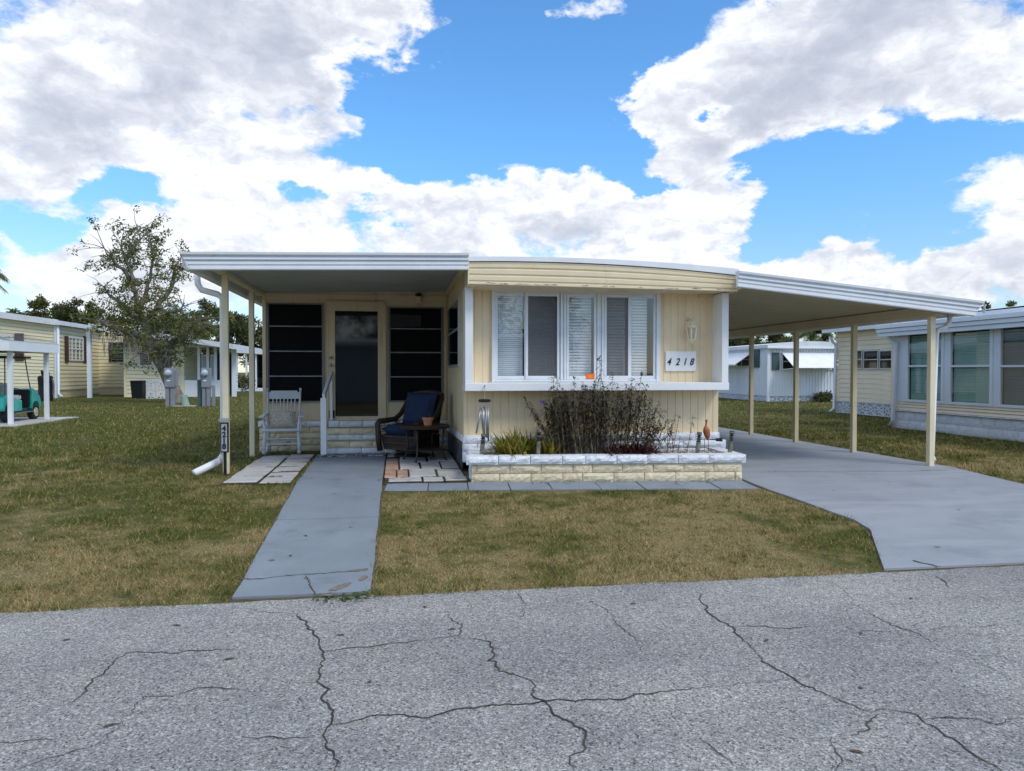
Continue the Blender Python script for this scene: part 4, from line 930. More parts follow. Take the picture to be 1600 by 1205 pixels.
capu = [pu(p) for p in (728, 779, 829, 879, 915, 964, 1012, 1060, 1109)] + [UL + .045]
ca = [pu(p) for p in (736, 745, 797, 846, 896, 926, 974, 1022, 1070, 1117)] + [UL]
cb_ = [pu(p) for p in (736, 781, 830, 880, 911, 960, 1008, 1057, 1103, 1150)] + [UL]
ZP = (-.035, -.008, .118, .238, .355)
lrow([0.0, .62, 1.3, 2.2, 3.0, UL], .02, ZP[0], ZP[1] + .004, .2, BLK_C, gap=.004)
lrow(cb_, .0, ZP[1], ZP[2], .2, BLK_C); lrow(ca, .004, ZP[2], ZP[3], .2, BLK_C); lrow(capu, -.035, ZP[3], ZP[4], .24, BLK_W, 'capstone')
lbox(.02, UL - .02, .03, .19, -.05, .232, 'mortar_core', 'mortar')
for j, (z0, z1, pool) in enumerate(((-.03, .118, BLK_W), (.118, .238, BLK_W), (.238, .355, BLK_W))):
    for side in (0, 1):
        vs_ = [.21, .5, .8, 1.02] if j % 2 else [.21, .62, 1.02]
        for k in range(len(vs_) - 1):
            o = inst('capstone' if j == 2 else 'block', (BLK_W if side == 0 or j == 2 else BLK_C)[k], (.0 - (.03 if j == 2 else 0) if side == 0 else UL + (.045 if j == 2 else 0), (vs_[k] + vs_[k + 1]) / 2, z0), (vs_[k + 1] - vs_[k] - .009, .2, z1 - z0 - .009), None, rotz=-PI / 2 if side == 0 else PI / 2)
            o.parent = plan
lbox(.16, UL - .16, .16, 1.0, .2, .27, 'soil', 'soil')
# white gravel
pebs = MB(); random.seed(3)
ico = [(0, 0, 1), (.9, 0, .2), (.28, .85, .25), (-.72, .53, .2), (-.72, -.53, .22), (.28, -.85, .2), (0, 0, -.8)]
icf = [(0, 1, 2), (0, 2, 3), (0, 3, 4), (0, 4, 5), (0, 5, 1), (6, 2, 1), (6, 3, 2), (6, 4, 3), (6, 5, 4), (6, 1, 5)]
for _ in range(2600):
    u = random.uniform(.2, UL - .18); v = random.uniform(.2, .98); s_ = random.uniform(.014, .032); a = random.random() * 6.3; p = pw(u, v, .285 + random.uniform(-.012, .03))
    sx_, sy_, sz_ = s_ * random.uniform(.8, 1.3), s_ * random.uniform(.6, 1.0), s_ * random.uniform(.5, .8)
    pebs.add([(p[0] + sx_ * x * math.cos(a) - sy_ * y * math.sin(a), p[1] + sx_ * x * math.sin(a) + sy_ * y * math.cos(a), p[2] + sz_ * z) for x, y, z in ico], icf)
tag(pebs.build('gravel', M['gravel']), 'white gravel filling the block planter', 'gravel', kind='stuff')

# tall dark stems with narrow drooping leaves
def lance(verts, faces, tints, base, d, L_, w, droop, tv):
    """one narrow bent leaf, 2 quads + tip"""
    d = Vector(d).normalized(); sd = d.cross(Vector((0, 0, 1)));
    sd = sd.normalized() if sd.length > .05 else Vector((1, 0, 0)); o = len(verts); b = Vector(base)
    p1 = b + d * L_ * .35 + Vector((0, 0, -droop * L_ * .12)); p2 = b + d * L_ * .7 + Vector((0, 0, -droop * L_ * .42)); p3 = b + d * L_ + Vector((0, 0, -droop * L_ * .9))
    for p, ww in ((b, .35), (p1, 1.0), (p2, .75), (p3, .08)): verts += [tuple(p + sd * w * ww * .5), tuple(p - sd * w * ww * .5)]
    faces += [(o, o + 1, o + 3, o + 2), (o + 2, o + 3, o + 5, o + 4), (o + 4, o + 5, o + 7, o + 6)]; tints += [tv] * 8
def stem_plant(root, stems, leaf_m, n_pairs, leafL, leafW, seed, droop=.8, r=.006, low=.3, stem_m='twig'):
    random.seed(seed); sm = MB(); V = []; F = []; T = []
    for (b, top, bend) in stems:
        b = Vector(b); top = Vector(top); mid = (b + top) / 2 + Vector(bend); pts = []
        for k in range(6): f = k / 5; pts.append(b * (1 - f) ** 2 + mid * 2 * f * (1 - f) + top * f * f)
        sm.tube(pts, [r * (1.15 - .6 * k / 5) for k in range(6)], 3, cap=False)
        H = (top - b).length; npair = max(3, int(n_pairs * H))
        for k in range(npair):
            f = low + (1 - low) * (k + random.random()) / npair; p = b * (1 - f) ** 2 + mid * 2 * f * (1 - f) + top * f * f
            for q_ in range(2 if f < .85 else 3):
                a = random.random() * 6.3; up = random.uniform(-.15, .7) if f < .9 else random.uniform(.3, 1.2)
                s_ = random.uniform(.6, 1.15) * (1 if f > .5 else .8)
                lance(V, F, T, p, (math.cos(a), math.sin(a), up), leafL * s_, leafW * s_, droop * random.uniform(.4, 1.3), random.random())
    sm.build('stems', M[stem_m], root)
    me = np_mesh('leaves', V, F, T); me.materials.append(leaf_m); link_mesh('leaves', me, None, root)
def soilp(px, v, z=.285): return pw(pu(px), v, z)
def at_px(px, py, v):     # a point above the bed at depth v, seen at that pixel
    p0 = PL0 + PDY * v; t_ = (px - 800) / FPX; a = _c - t_ * _s; b_ = _s + t_ * _c
    u = (p0.y * b_ - p0.x * a) / (PDX.x * a - PDX.y * b_); P = p0 + PDX * u
    return (P.x, P.y, PY(px, py, P.y)[1])
random.seed(21); stems = []
outline = [(835, 655), (850, 618), (868, 598), (885, 612), (905, 606), (922, 600), (940, 604), (955, 600), (975, 598), (1000, 608), (1018, 622), (1030, 650)]
def top_at(px):
    for i in range(len(outline) - 1):
        if outline[i][0] <= px <= outline[i + 1][0]:
            f = (px - outline[i][0]) / (outline[i + 1][0] - outline[i][0]); return outline[i][1] * (1 - f) + outline[i + 1][1] * f
    return 650
for k in range(120):
    px = random.uniform(846, 1038); v = random.uniform(.26, .92); tp_ = top_at(px) + random.uniform(0, 78) * random.random()
    bx = px + (938 - px) * .24 + random.uniform(-9, 9)
    b = at_px(bx, 700, v); b = (b[0], b[1], .28)
    stems.append((b, at_px(px, tp_, v + random.uniform(-.12, .08)), (random.uniform(-.06, .06), random.uniform(-.05, .05), 0)))
for tx, ty, bx in ((1036, 640, 1012), (1044, 655, 1018), (1030, 628, 1004), (1050, 668, 1022), (836, 650, 872), (842, 662, 868)):
    b = at_px(bx, 700, .4); stems.append(((b[0], b[1], .28), at_px(tx, ty, .35), (0, 0, .05)))
for tx, ty, bx in ((869, 583, 880), (897, 590, 900), (937, 556, 940), (957, 582, 955), (1003, 580, 985), (988, 590, 975), (864, 590, 872), (1010, 600, 995), (930, 592, 930), (912, 598, 915)):
    v = random.uniform(.3, .6); b = at_px(bx, 700, v); stems.append(((b[0], b[1], .28), at_px(tx, ty, v), (0, 0, 0)))
for tx, ty, bx in ((816, 618, 868), (822, 630, 866), (828, 640, 870)):
    b = at_px(bx, 690, .4); stems.append(((b[0], b[1], .30), at_px(tx, ty, .35), (.03, 0, .10)))
shrub = thing('flowering_shrub', 'tall shrub of dark purple-brown stems and one purple bloom in the middle of the planter', 'shrub', soilp(930, .5))
stem_plant(shrub, stems, L['petunia'], 36, .098, .021, 5, r=.0046, low=.16)
fc = Vector(at_px(846, 628, .3)); V = []; F = []; T = []
for k in range(5):
    a = 2 * PI * k / 5; lance(V, F, T, fc, (math.cos(a), -.5, math.sin(a)), .035, .04, .1, .5)
me = np_mesh('flower', V, F, T); me.materials.append(M['purple']); link_mesh('flower', me, None, shrub)

def rosette(name, label, cat, pts, leaf_m, nleaf, Lr, w, seed, up=(.5, 1.6), droop=.5):
    random.seed(seed); root = thing(name, label, cat, pts[0]); V = []; F = []; T = []
    for p in pts:
        for k in range(nleaf):
            a = random.random() * 6.3; s_ = random.uniform(*Lr)
            lance(V, F, T, (p[0] + random.uniform(-.05, .05), p[1] + random.uniform(-.05, .05), p[2]), (math.cos(a), math.sin(a), random.uniform(*up)), s_, w * random.uniform(.7, 1.2), droop * random.uniform(.3, 1.3), random.random())
    me = np_mesh('leaves', V, F, T); me.materials.append(leaf_m); link_mesh('leaves', me, None, root)
    sm = MB()
    for p in pts: sm.lathe([(.03, -.02), (.035, .03), (.012, .07), (0, .075)], p, 7)
    sm.build('crown_base', M['twig'], root); return root
random.seed(8)
ptsA = [soilp(random.uniform(786, 872), random.uniform(.24, .75)) for _ in range(40)]
rosette('bromeliad', 'bushy clump of yellow-green strap leaves left of the tall dark shrub', 'plant', ptsA, L['spiky'], 19, (.34, .56), .024, 6, up=(.5, 2.6), droop=.5)
rosette('bromeliad', 'tiny green sprout growing in the gravel beside the left planter light', 'plant', [soilp(766, .4), soilp(770, .45)], L['green'], 9, (.10, .22), .02, 9)
ptsB = [soilp(random.uniform(962, 1028), random.uniform(.20, .42)) for _ in range(17)]
rosette('burgundy_plant', 'low rounded burgundy plant at the right foot of the tall dark shrub', 'plant', ptsB, L['burgundy'], 34, (.20, .37), .028, 7, up=(.15, 1.9))
for i, (bx, tx, ty, lab) in enumerate(((1040, 1056, 647, 'thin leafy stem just right of the burgundy plant, lower of the pair'), (1050, 1061, 652, 'thin leafy stem with drooping leaves second from the burgundy plant'), (1073, 1083, 649, 'lone spindly stem with a star of leaves left of the flamingo'), (1059, 1062, 683, 'tiny dark seedling in the gravel between two spindly stems'))):
    r_ = thing('spindly_plant', lab, 'plant', soilp(bx, .5)); b = at_px(bx, 700, .5)
    st2_ = [((b[0], b[1], .28), at_px(tx, ty, .5), (.01, 0, 0))]
    if i < 2: st2_.append(((b[0] + .03, b[1], .28), at_px(tx - 12, ty + 14, .5), (.0, 0, 0)))
    stem_plant(r_, st2_, L['petunia'], 16, .11, .017, 30 + i, low=.25)

# bamboo-style stake lights
def stake(lab, b, t):
    r_ = thing('stake_light', lab, 'garden light', b, group='stake lights along the planter front')
    b = Vector(b); t = Vector(t); d = (t - b).normalized()
    f = lambda k: b + (t - b) * k
    MB().tube([f(-.1), f(.62)], .031, 12).build('tube', M['stake'], r_, smooth=False)
    MB().tube([f(.62), f(.645), f(.72), f(.735), f(.80), f(.815)], [.034, .030, .030, .034, .030, .034], 12).build('lens', M['glass_dim'], r_)
    mb = MB()
    for k in (.63, .72, .80, .88): mb.tube([f(k), f(k + .025)], .035, 12)
    mb.tube([f(.62), f(.97)], .022, 8); mb.build('band', M['black'], r_)
    MB().tube([f(.9), f(1.0)], .033, 12).build('cap', M['stake'], r_)
for lab, bx, tx, ty, v in (('leaning stake light at the left end of the planter', 752, 755.5, 678, .27), ('stake light in front of the yellow-green clump', 840, 843, 671, .22), ('leaning stake light just left of the flamingo', 1089.5, 1093.5, 675, .24), ('leaning stake light at the right end of the planter', 1140, 1144.5, 673, .28)):
    b = at_px(bx, 708, v); stake(lab, (b[0], b[1], .27), at_px(tx, ty, v))

# flamingo
fb = at_px(1104.5, 700, .5)
fl_ = thing('flamingo', 'weathered orange flamingo ornament on thin legs at the right end of the planter', 'garden ornament', (fb[0], fb[1], .28))
F_ = lambda mb, nm, m='flamingo', **k: mb.build(nm, M[m], fl_, **k)
g_ = lambda px, py: Vector(at_px(px, py, .5))
body = [g_(1103, 665), g_(1103.2, 668), g_(1104, 673), g_(1105.2, 679), g_(1106, 684), g_(1106.5, 688)]
F_(MB().tube(body, [.012, .030, .048, .046, .030, .006], 12), 'body', smooth=True)
F_(MB().tube([g_(1104, 672), g_(1103, 667), g_(1103.6, 663), g_(1104.4, 660), g_(1103.8, 657.5)], [.022, .017, .013, .013, .017], 8), 'neck', smooth=True)
F_(MB().tube([g_(1103.8, 657.5) + Vector((0, -.005, .002)), g_(1103.2, 656) + Vector((0, -.03, 0)), g_(1103, 657) + Vector((0, -.055, -.01))], [.014, .009, .003], 7), 'beak', smooth=True)
for s_ in (-1, 1):
    w = MB(); c0 = g_(1104.6 + s_ * 3.6, 674); c1 = g_(1106 + s_ * 2.4, 685)
    w.tube([c0 + Vector((0, .01, .03)), c0.lerp(c1, .4), c1], [.012, .02, .004], 8); F_(w, 'wing', smooth=True)
    F_(MB().tube([g_(1104.6 + s_ * 3, 684), g_(1104.4 + s_ * 3.2, 692), g_(1104.4 + s_ * 3.2, 704)], .0045, 6), 'leg')

# wind chime under the sill band
ch_ = Vector(V3(757, 604, 10.33))
wc = thing('wind_chime', 'wind chime with dark cap and grey tubes hanging from the sill band', 'wind chime', tuple(ch_))
cz = PY(757, 626, 10.28)[1]; cc_ = Vector((PY(757, 626, 10.28)[0], 10.28, cz))
MB().lathe([(0, -.022), (.075, -.022), (.088, -.012), (.088, .008), (.07, .02), (0, .022)], tuple(cc_), 20).build('cap', M['black'], wc)
MB().tube([cc_ + Vector((0, 0, .02)), ch_ + Vector((0, -.02, -.005))], .003, 4).build('cord', M['alum'], wc)
MB().tube([ch_ + Vector((0, .05, 0)), ch_ + Vector((0, -.03, 0)), ch_ + Vector((0, -.035, .02))], .008, 6).build('hook', M['alum'], wc)
for k, (dx_, dy_, z0, ln, tilt) in enumerate(((-.055, .0, -.10, .40, .045), (-.03, -.05, -.10, .36, .02), (.025, -.05, -.09, .43, .0), (.055, .01, -.09, .48, .0), (.0, .05, -.09, .44, .0), (-.06, -.03, -.13, .33, -.06))):
    p = cc_ + Vector((dx_, dy_, z0)); e = p + Vector((tilt, 0, -ln))
    MB().tube([p, e], .0125, 8).build('tube', M['steel_tube'], wc, smooth=True)
    MB().tube([p, cc_ + Vector((dx_ * .9, dy_ * .9, -.02))], .002, 4).build('cord', M['alum'], wc)
# black hose end at the corner
hb = at_px(1124, 687, .9)
ho = thing('hose_spout', 'black plastic spout lying on the white skirt blocks at the right corner', 'spout', hb)
MB().tube([(hb[0] - .05, hb[1], hb[2]), (hb[0] + .04, hb[1] - .02, hb[2])], [.022, .03], 10).tube([(hb[0] - .14, hb[1] + .02, hb[2]), (hb[0] - .05, hb[1], hb[2])], .008, 8).build('nozzle', M['black'], ho)

# =================================================================== PORCH FURNITURE
def tsf(root): return lambda mb, nm, m, **k: mb.build(nm, M[m], root, local=True, **k)
rc = PG(444, 709)
rock = thing('rocking_chair', 'grey painted wooden rocking chair with a spindle back on the left pavers', 'chair', (rc[0] + .03, 13.30, .03), R(4))
T_ = tsf(rock)
for sgn in (-1, 1):
    T_(MB().tube([(sgn * .24, -.42 + .84 * k / 10, .022 + .10 * (abs(k - 4.5) / 5.5) ** 2.2) for k in range(11)], .018, 8), 'rocker', 'grey_paint', smooth=True)
    T_(MB().tube([(sgn * .235, -.24, .03), (sgn * .24, -.25, .20), (sgn * .225, -.22, .42), (sgn * .25, -.24, .66)], [.018, .024, .020, .016], 8), 'front_leg', 'grey_paint', smooth=True)
    T_(MB().tube([(sgn * .20, .22, .03), (sgn * .215, .19, .42), (sgn * .225, .26, .75), (sgn * .235, .36, 1.10)], [.018, .022, .02, .014], 8), 'back_post', 'grey_paint', smooth=True)
    T_(MB().lathe([(0, 0), (.018, .01), (.014, .03), (.02, .045), (0, .06)], (sgn * .235, .36, 1.09), 8), 'finial', 'grey_paint', smooth=True)
    T_(MB().prism([(sgn * .31, -.30, .655), (sgn * .235, -.30, .655), (sgn * .215, .27, .69), (sgn * .265, .27, .69)], (0, 0, .028)), 'armrest', 'grey_paint', bevel=.008)
    T_(MB().tube([(sgn * .25, -.02, .43), (sgn * .26, -.02, .66)], .012, 6), 'arm_spindle', 'grey_paint')
T_(MB().prism([(-.26, -.28, .42), (.26, -.28, .42), (.22, .22, .40), (-.22, .22, .40)], (0, 0, .04)), 'seat', 'grey_paint', bevel=.012)
T_(MB().bar((-.215, .338, .985), (.215, .338, .985), .022, .06).bar((-.222, .355, 1.045), (.222, .355, 1.045), .022, .0598).bar((-.19, .366, 1.088), (.19, .366, 1.088), .022, .026), 'crest_rail', 'grey_paint')
T_(MB().bar((-.22, .23, .56), (.22, .23, .56), .025, .045), 'lower_rail', 'grey_paint')
for k in range(7):
    x = -.15 + .05 * k; T_(MB().tube([(x, .235, .57), (x * 1.05, .345, .97)], .008, 6), 'spindle', 'grey_paint')
T_(MB().tube([(-.23, -.24, .20), (.23, -.24, .20)], .011, 6), 'stretcher', 'grey_paint'); T_(MB().tube([(-.23, -.235, .29), (.23, -.235, .29)], .011, 6), 'stretcher', 'grey_paint')
T_(MB().tube([(-.21, .2, .22), (.21, .2, .22)], .011, 6), 'stretcher', 'grey_paint')
for sgn in (-1, 1): T_(MB().tube([(sgn * .235, -.24, .25), (sgn * .205, .2, .25)], .010, 6), 'stretcher', 'grey_paint')
def pillow(name, w, h, d, m, parent, local, mtx, n=10, p=2.6):
    mb = MB(); V = []
    for side in (1, -1):
        for j in range(n + 1):
            for i in range(n + 1):
                a, b = -1 + 2 * i / n, -1 + 2 * j / n
                th = d * (max(0, 1 - abs(a) ** p) * max(0, 1 - abs(b) ** p)) ** .5
                sh = 1 - .06 * (1 - abs(a)) * abs(b) ** 3; V.append((a * w / 2 * (1 - .05 * (1 - abs(b)) * abs(a) ** 3), side * th / 2, b * h / 2 * sh))
    F = []
    N = (n + 1) ** 2
    for j in range(n):
        for i in range(n):
            q_ = (j * (n + 1) + i, j * (n + 1) + i + 1, (j + 1) * (n + 1) + i + 1, (j + 1) * (n + 1) + i); F.append(tuple(reversed(q_))); F.append(tuple(x + N for x in q_))
    mb.add(V, F); o = mb.build(name, m, parent, smooth=True, local=local); o.matrix_basis = mtx; return o
rock.scale = (1.2, 1, 1)
cush = thing('cushion', 'fringed beige cushion on the seat of the grey rocking chair', 'cushion', (rock.location.x, rock.location.y - .02, .50), R(4))
pillow('pad', .44, .30, .14, M['cushion'], cush, True, Matrix.Translation((0, .07, .14)) @ Matrix.Rotation(R(-22), 4, 'X'))
mb = MB(); random.seed(2)
for sgn in (-1, 1):
    for k in range(26):
        z = .0 + .29 * k / 25; y = .07 + (z - .14) * .38; x = sgn * .215
        mb.tube([(x, y - .005, z), (x + sgn * random.uniform(.02, .045), y - .02, z + random.uniform(-.02, .01))], .004, 4, cap=False)
tag(mb.build('fringe', M['cushion'], cush, local=True), kind='stuff')

# wicker swivel chair: local front is -y
wk = thing('wicker_chair', 'brown wicker armchair with navy cushions turned towards the steps', 'chair', (.26, 12.72, .03), R(-40))
T_ = tsf(wk)
Wd, Dp = .76, .74
def shell(mb, zA, zB, rows, r, y_front=-.36, amp=.0, x_half=.38, back=.36):
    for k in range(rows):
        z = zA + (zB - zA) * k / max(1, rows - 1)
        f = (z - .14) / .3; sh = 1 - .10 * max(0, 1 - f) ** 2
        loop = []
        for a, b in ((-1, -1), (-.5, -1), (0, -1), (.5, -1), (1, -1), (1.02, -.5), (1.02, 0), (1.0, .5), (.86, .93), (.4, 1), (0, 1.02), (-.4, 1), (-.86, .93), (-1.0, .5), (-1.02, 0), (-1.02, -.5), (-1, -1)):
            loop.append((a * x_half * sh, (y_front * -b if b < 0 else back * b) * sh, z))
        mb.tube([(p[0], p[1] if p[1] > y_front else p[1], p[2]) for p in loop], r, 5, cap=False)
mb = MB(); shell(mb, .13, .36, 12, .0115); tag(T_(mb, 'skirt_weave', 'wicker'), kind='stuff')
mb = MB(); shell(mb, .135, .355, 3, .0135, y_front=-.362); tag(T_(mb, 'weave_band', 'wicker_hi'), kind='stuff')
T_(MB().box(-.35, .35, -.335, .33, .12, .36), 'base_box', 'wicker', bevel=.03)
T_(MB().lathe([(.0, 0), (.31, .0), (.32, .02), (.30, .035), (.09, .04), (.09, .12), (0, .12)], (0, .0, .0), 28), 'swivel_base', 'bronze')
for sgn in (-1, 1):
    T_(MB().tube([(sgn * .39, -.38, .10), (sgn * .41, -.40, .30), (sgn * .42, -.41, .56), (sgn * .41, -.36, .60), (sgn * .40, -.2, .605), (sgn * .39, .02, .62), (sgn * .385, .16, .70), (sgn * .375, .26, .82), (sgn * .36, .36, .97), (sgn * .33, .42, 1.03)], [.05, .05, .05, .052, .048, .045, .043, .042, .042, .04], 9), 'arm_roll', 'wicker', smooth=True)
    mb = MB()
    for k in range(4): z = .42 + .05 * k; mb.tube([(sgn * .40, -.37, z), (sgn * .40, .0, z + .005), (sgn * .385, .22, z + .02)], .007, 4, cap=False)
    for k in range(15): y = -.36 + .035 * k; mb.tube([(sgn * .40, y, .35), (sgn * .40, y, .60 + (.0 if y < .0 else y * .7))], .006, 4, cap=False)
    tag(T_(mb, 'side_lattice', 'wicker'), kind='stuff')
T_(MB().tube([(-.34, .41, 1.03), (-.2, .45, 1.07), (0, .46, 1.085), (.2, .45, 1.07), (.34, .41, 1.03)], .04, 9), 'top_roll', 'wicker', smooth=True)
mb = MB()
for k in range(24): z = .40 + .65 * k / 23; y = .27 + .18 * k / 23; mb.tube([(-.36, y - .02, z), (0, y + .02, z), (.36, y - .02, z)], .013, 5, cap=False)
tag(T_(mb, 'back_weave', 'wicker'), kind='stuff')
T_(MB().quad((-.35, .285, .38), (.35, .285, .38), (.33, .44, 1.04), (-.33, .44, 1.04)), 'back_panel', 'wicker')
pillow('seat_cushion', .70, .66, .20, M['navy'], wk, True, Matrix.Translation((0, -.07, .45)) @ Matrix.Rotation(R(90), 4, 'X'), p=6)
pillow('back_cushion', .66, .60, .20, M['navy'], wk, True, Matrix.Translation((0, .20, .79)) @ Matrix.Rotation(R(-16), 4, 'X'), p=5)

# side table and terracotta pot
tbx, tby = PG(664, 722)
tb = thing('side_table', 'round brown wicker side table holding a terracotta pot', 'table', (tbx, tby, .03), R(20))
T_ = tsf(tb); HT = .545
T_(MB().lathe([(0, HT - .02), (.385, HT - .02), (.405, HT - .012), (.41, HT + .012), (.40, HT + .03), (.37, HT + .032), (0, HT + .03)], (0, 0, 0), 40), 'tabletop', 'wicker')
mb = MB()
for k in range(4):
    z = HT - .012 + .013 * k; mb.tube([(.409 * math.cos(a), .409 * math.sin(a), z + .003 * math.sin(a * 24 + k * PI)) for a in [2 * PI * i / 48 for i in range(49)]], .0065, 4, cap=False)
tag(T_(mb, 'rim_weave', 'wicker_hi'), kind='stuff')
for k in range(4):
    a = PI / 4 + PI / 2 * k; c1, s1 = math.cos(a), math.sin(a)
    T_(MB().tube([(.33 * c1, .33 * s1, HT - .02), (.31 * c1, .31 * s1, .35), (.30 * c1, .30 * s1, .18), (.33 * c1, .33 * s1, .08), (.38 * c1, .38 * s1, 0)], .016, 8), 'leg', 'bronze', smooth=True)
T_(MB().lathe([(0, .17), (.30, .17), (.31, .18), (.30, .192), (0, .192)], (0, 0, 0), 32), 'lower_shelf', 'bronze')
px_, py_ = PY(668, 668, tby)[0] + .0, tby - .12
pot = thing('flower_pot', 'terracotta pot with a small dark succulent on the wicker side table', 'flower pot', (px_, py_, .03 + HT + .032))
MB().lathe([(0, 0), (.060, 0), (.078, .085), (.088, .087), (.092, .128), (.082, .13), (.076, .10), (0, .10)], (px_, py_, .03 + HT + .033), 24).build('pot', M['terra'], pot)
MB().lathe([(0, .101), (.075, .101), (0, .112)], (px_, py_, .03 + HT + .033), 16).build('soil', M['soil'], pot)
random.seed(4); V = []; F = []; T = []
for k in range(26):
    a = random.random() * 6.3; lance(V, F, T, (px_ + random.uniform(-.03, .03), py_ + random.uniform(-.03, .03), .03 + HT + .13 + random.uniform(0, .06)), (math.cos(a), math.sin(a), random.uniform(.2, 1.4)), random.uniform(.06, .15), .028, .4, random.random())
me = np_mesh('leaves', V, F, T); me.materials.append(L['dark']); link_mesh('leaves', me, None, pot)

# address post on the lawn
ax, ay = PG(352.5, 743)
ad = thing('address_post', 'grey vertical 4218 sign on a black stake in front of the first porch post', 'house number', (ax, ay, zg(ay)))
ax0, az1 = PY(344.5, 660, ay); ax1, az0 = PY(357.5, 707, ay)
MB().box((ax0 + ax1) / 2 - .02, (ax0 + ax1) / 2 + .02, ay + .0, ay + .03, zg(ay) - .05, az0 + .02).build('stake', M['black'], ad, bevel=.004)
MB().box(ax0, ax1, ay - .025, ay + .02, az0, az1).build('frame', M['black'], ad, bevel=.006)
MB().box(ax0 + .017, ax1 - .017, ay - .029, ay - .0255, az0 + .02, az1 - .02).build('face', M['sign_grey'], ad)
MB().prism([(ax0 - .02, ay - .06, az1 + .012), (ax1 + .02, ay - .06, az1 + .012), (ax1 + .02, ay + .05, az1 + .035), (ax0 - .02, ay + .05, az1 + .035)], (0, 0, .022)).build('solar_cap', M['utility'], ad, bevel=.005)
for ch, y in zip('4218', (673, 682.5, 692, 701)):
    digit(ch, .072, (ax0 + ax1) / 2, ay - .033, PY(351, y, ay)[1], ad, 0, .003, 1.05)

# short growth packed in the cross joints of the pavers
random.seed(16); V = []; F = []; T = []
for y in yr[1:-1]:
    for _ in range(420):
        x = random.uniform(-2.24, -1.40); yy = y - .03 + random.uniform(-.022, .022)
        if math.sin(x * 9 + y * 5) > .72: continue
        a = random.random() * 6.3; lance(V, F, T, (x, yy, zg(yy) + .030), (math.cos(a), math.sin(a), random.uniform(.2, .9)), random.uniform(.012, .034), .008, .3, random.random())
for r_, y in enumerate(y2[1:-1]):
    for _ in range(520):
        x = random.uniform(.05, .93); yy = y - .03 + random.uniform(-.022, .022)
        if math.sin(x * 11 + y * 3) > .6: continue
        a = random.random() * 6.3; lance(V, F, T, (x, yy, zg(yy) + .027), (math.cos(a), math.sin(a), random.uniform(.2, .9)), random.uniform(.010, .030), .008, .3, random.random())
L['moss'] = leaf_mat('joint_moss', (.035, .036, .016), (.060, .062, .024), 6, .1)
me = np_mesh('joint_moss', V, F, T); me.materials.append(L['moss']); tag(link_mesh('joint_moss', me, None), 'dark mossy growth packed in the joints of the pale pavers', 'moss', kind='stuff')
# weeds in the paver joints
random.seed(6); V = []; F = []; T = []
wd = [(380, 755, 8), (432, 757, 20), (472, 748, 10), (440, 737, 9), (428, 718, 14), (418, 700, 20), (470, 708, 12), (600, 752, 16), (612, 757, 12), (655, 752, 14), (693, 754, 16), (725, 736, 34), (722, 742, 22), (640, 745, 8), (404, 705, 26), (410, 712, 22), (425, 709, 18), (438, 707, 16), (540, 938, 22), (560, 935, 18), (500, 939, 10), (575, 930, 20), (850, 757, 16), (880, 757, 14), (1060, 756, 14), (1098, 754, 10), (830, 757, 10), (405, 690, 14), (512, 938, 9), (363, 757, 10), (610, 745, 10)]
for px, py, n in wd:
    X, Y = PG(px, py)
    for k in range(n):
        a = random.random() * 6.3; lance(V, F, T, (X + random.gauss(0, .05), Y + random.gauss(0, .05), zg(Y) + .01), (math.cos(a), math.sin(a), random.uniform(.3, 1.2)), random.uniform(.04, .11), .014, .6, random.random())
me = np_mesh('weeds', V, F, T); me.materials.append(L['green']); tag(link_mesh('weeds', me, None), 'green weeds growing in the paver joints and along the block footing', 'weeds', kind='stuff')

# =================================================================== NEIGHBOURING HOMES
def lattice_mesh():
    mb = MB(); t = .08
    mb.box(-.5, .5, -.5, .5, 0, t).v; mb = MB()
    for a, b, c_, d in ((-.5, .5, 0, t), (-.5, .5, 1 - t, 1)): mb.box(a, b, 0, .3, c_, d)
    mb.box(-.5, -.5 + t, 0.001, .299, t, 1 - t).box(.5 - t, .5, 0.001, .299, t, 1 - t)
    for p, q_ in (((-.42, .15, .08), (.42, .15, .92)), ((-.42, .15, .92), (.42, .15, .08))): mb.bar(p, q_, .28, .12, up=(-.7, 0, .7) if p[2] < .5 else (.7, 0, .7))
    mb.box(-.055, .055, .012, .29, t, 1 - t); mb.box(-.5 + t, .5 - t, .014, .288, .44, .56)
    me = bpy.data.meshes.new('lattice_block'); me.from_pydata(mb.v, [], mb.f); me.materials.append(M['lattice']); return me
LAT = lattice_mesh()
def lattice_row(parent, p0, p1, z0, z1, out, n):
    p0 = Vector((p0[0], p0[1], 0)); p1 = Vector((p1[0], p1[1], 0)); d = (p1 - p0); ang = math.atan2(d.y, d.x); w = d.length / n
    for k in range(n):
        c = p0 + d * ((k + .5) / n); inst('lattice_block', LAT, (c.x, c.y, z0), (w * .97, .3, z1 - z0), parent, ang)

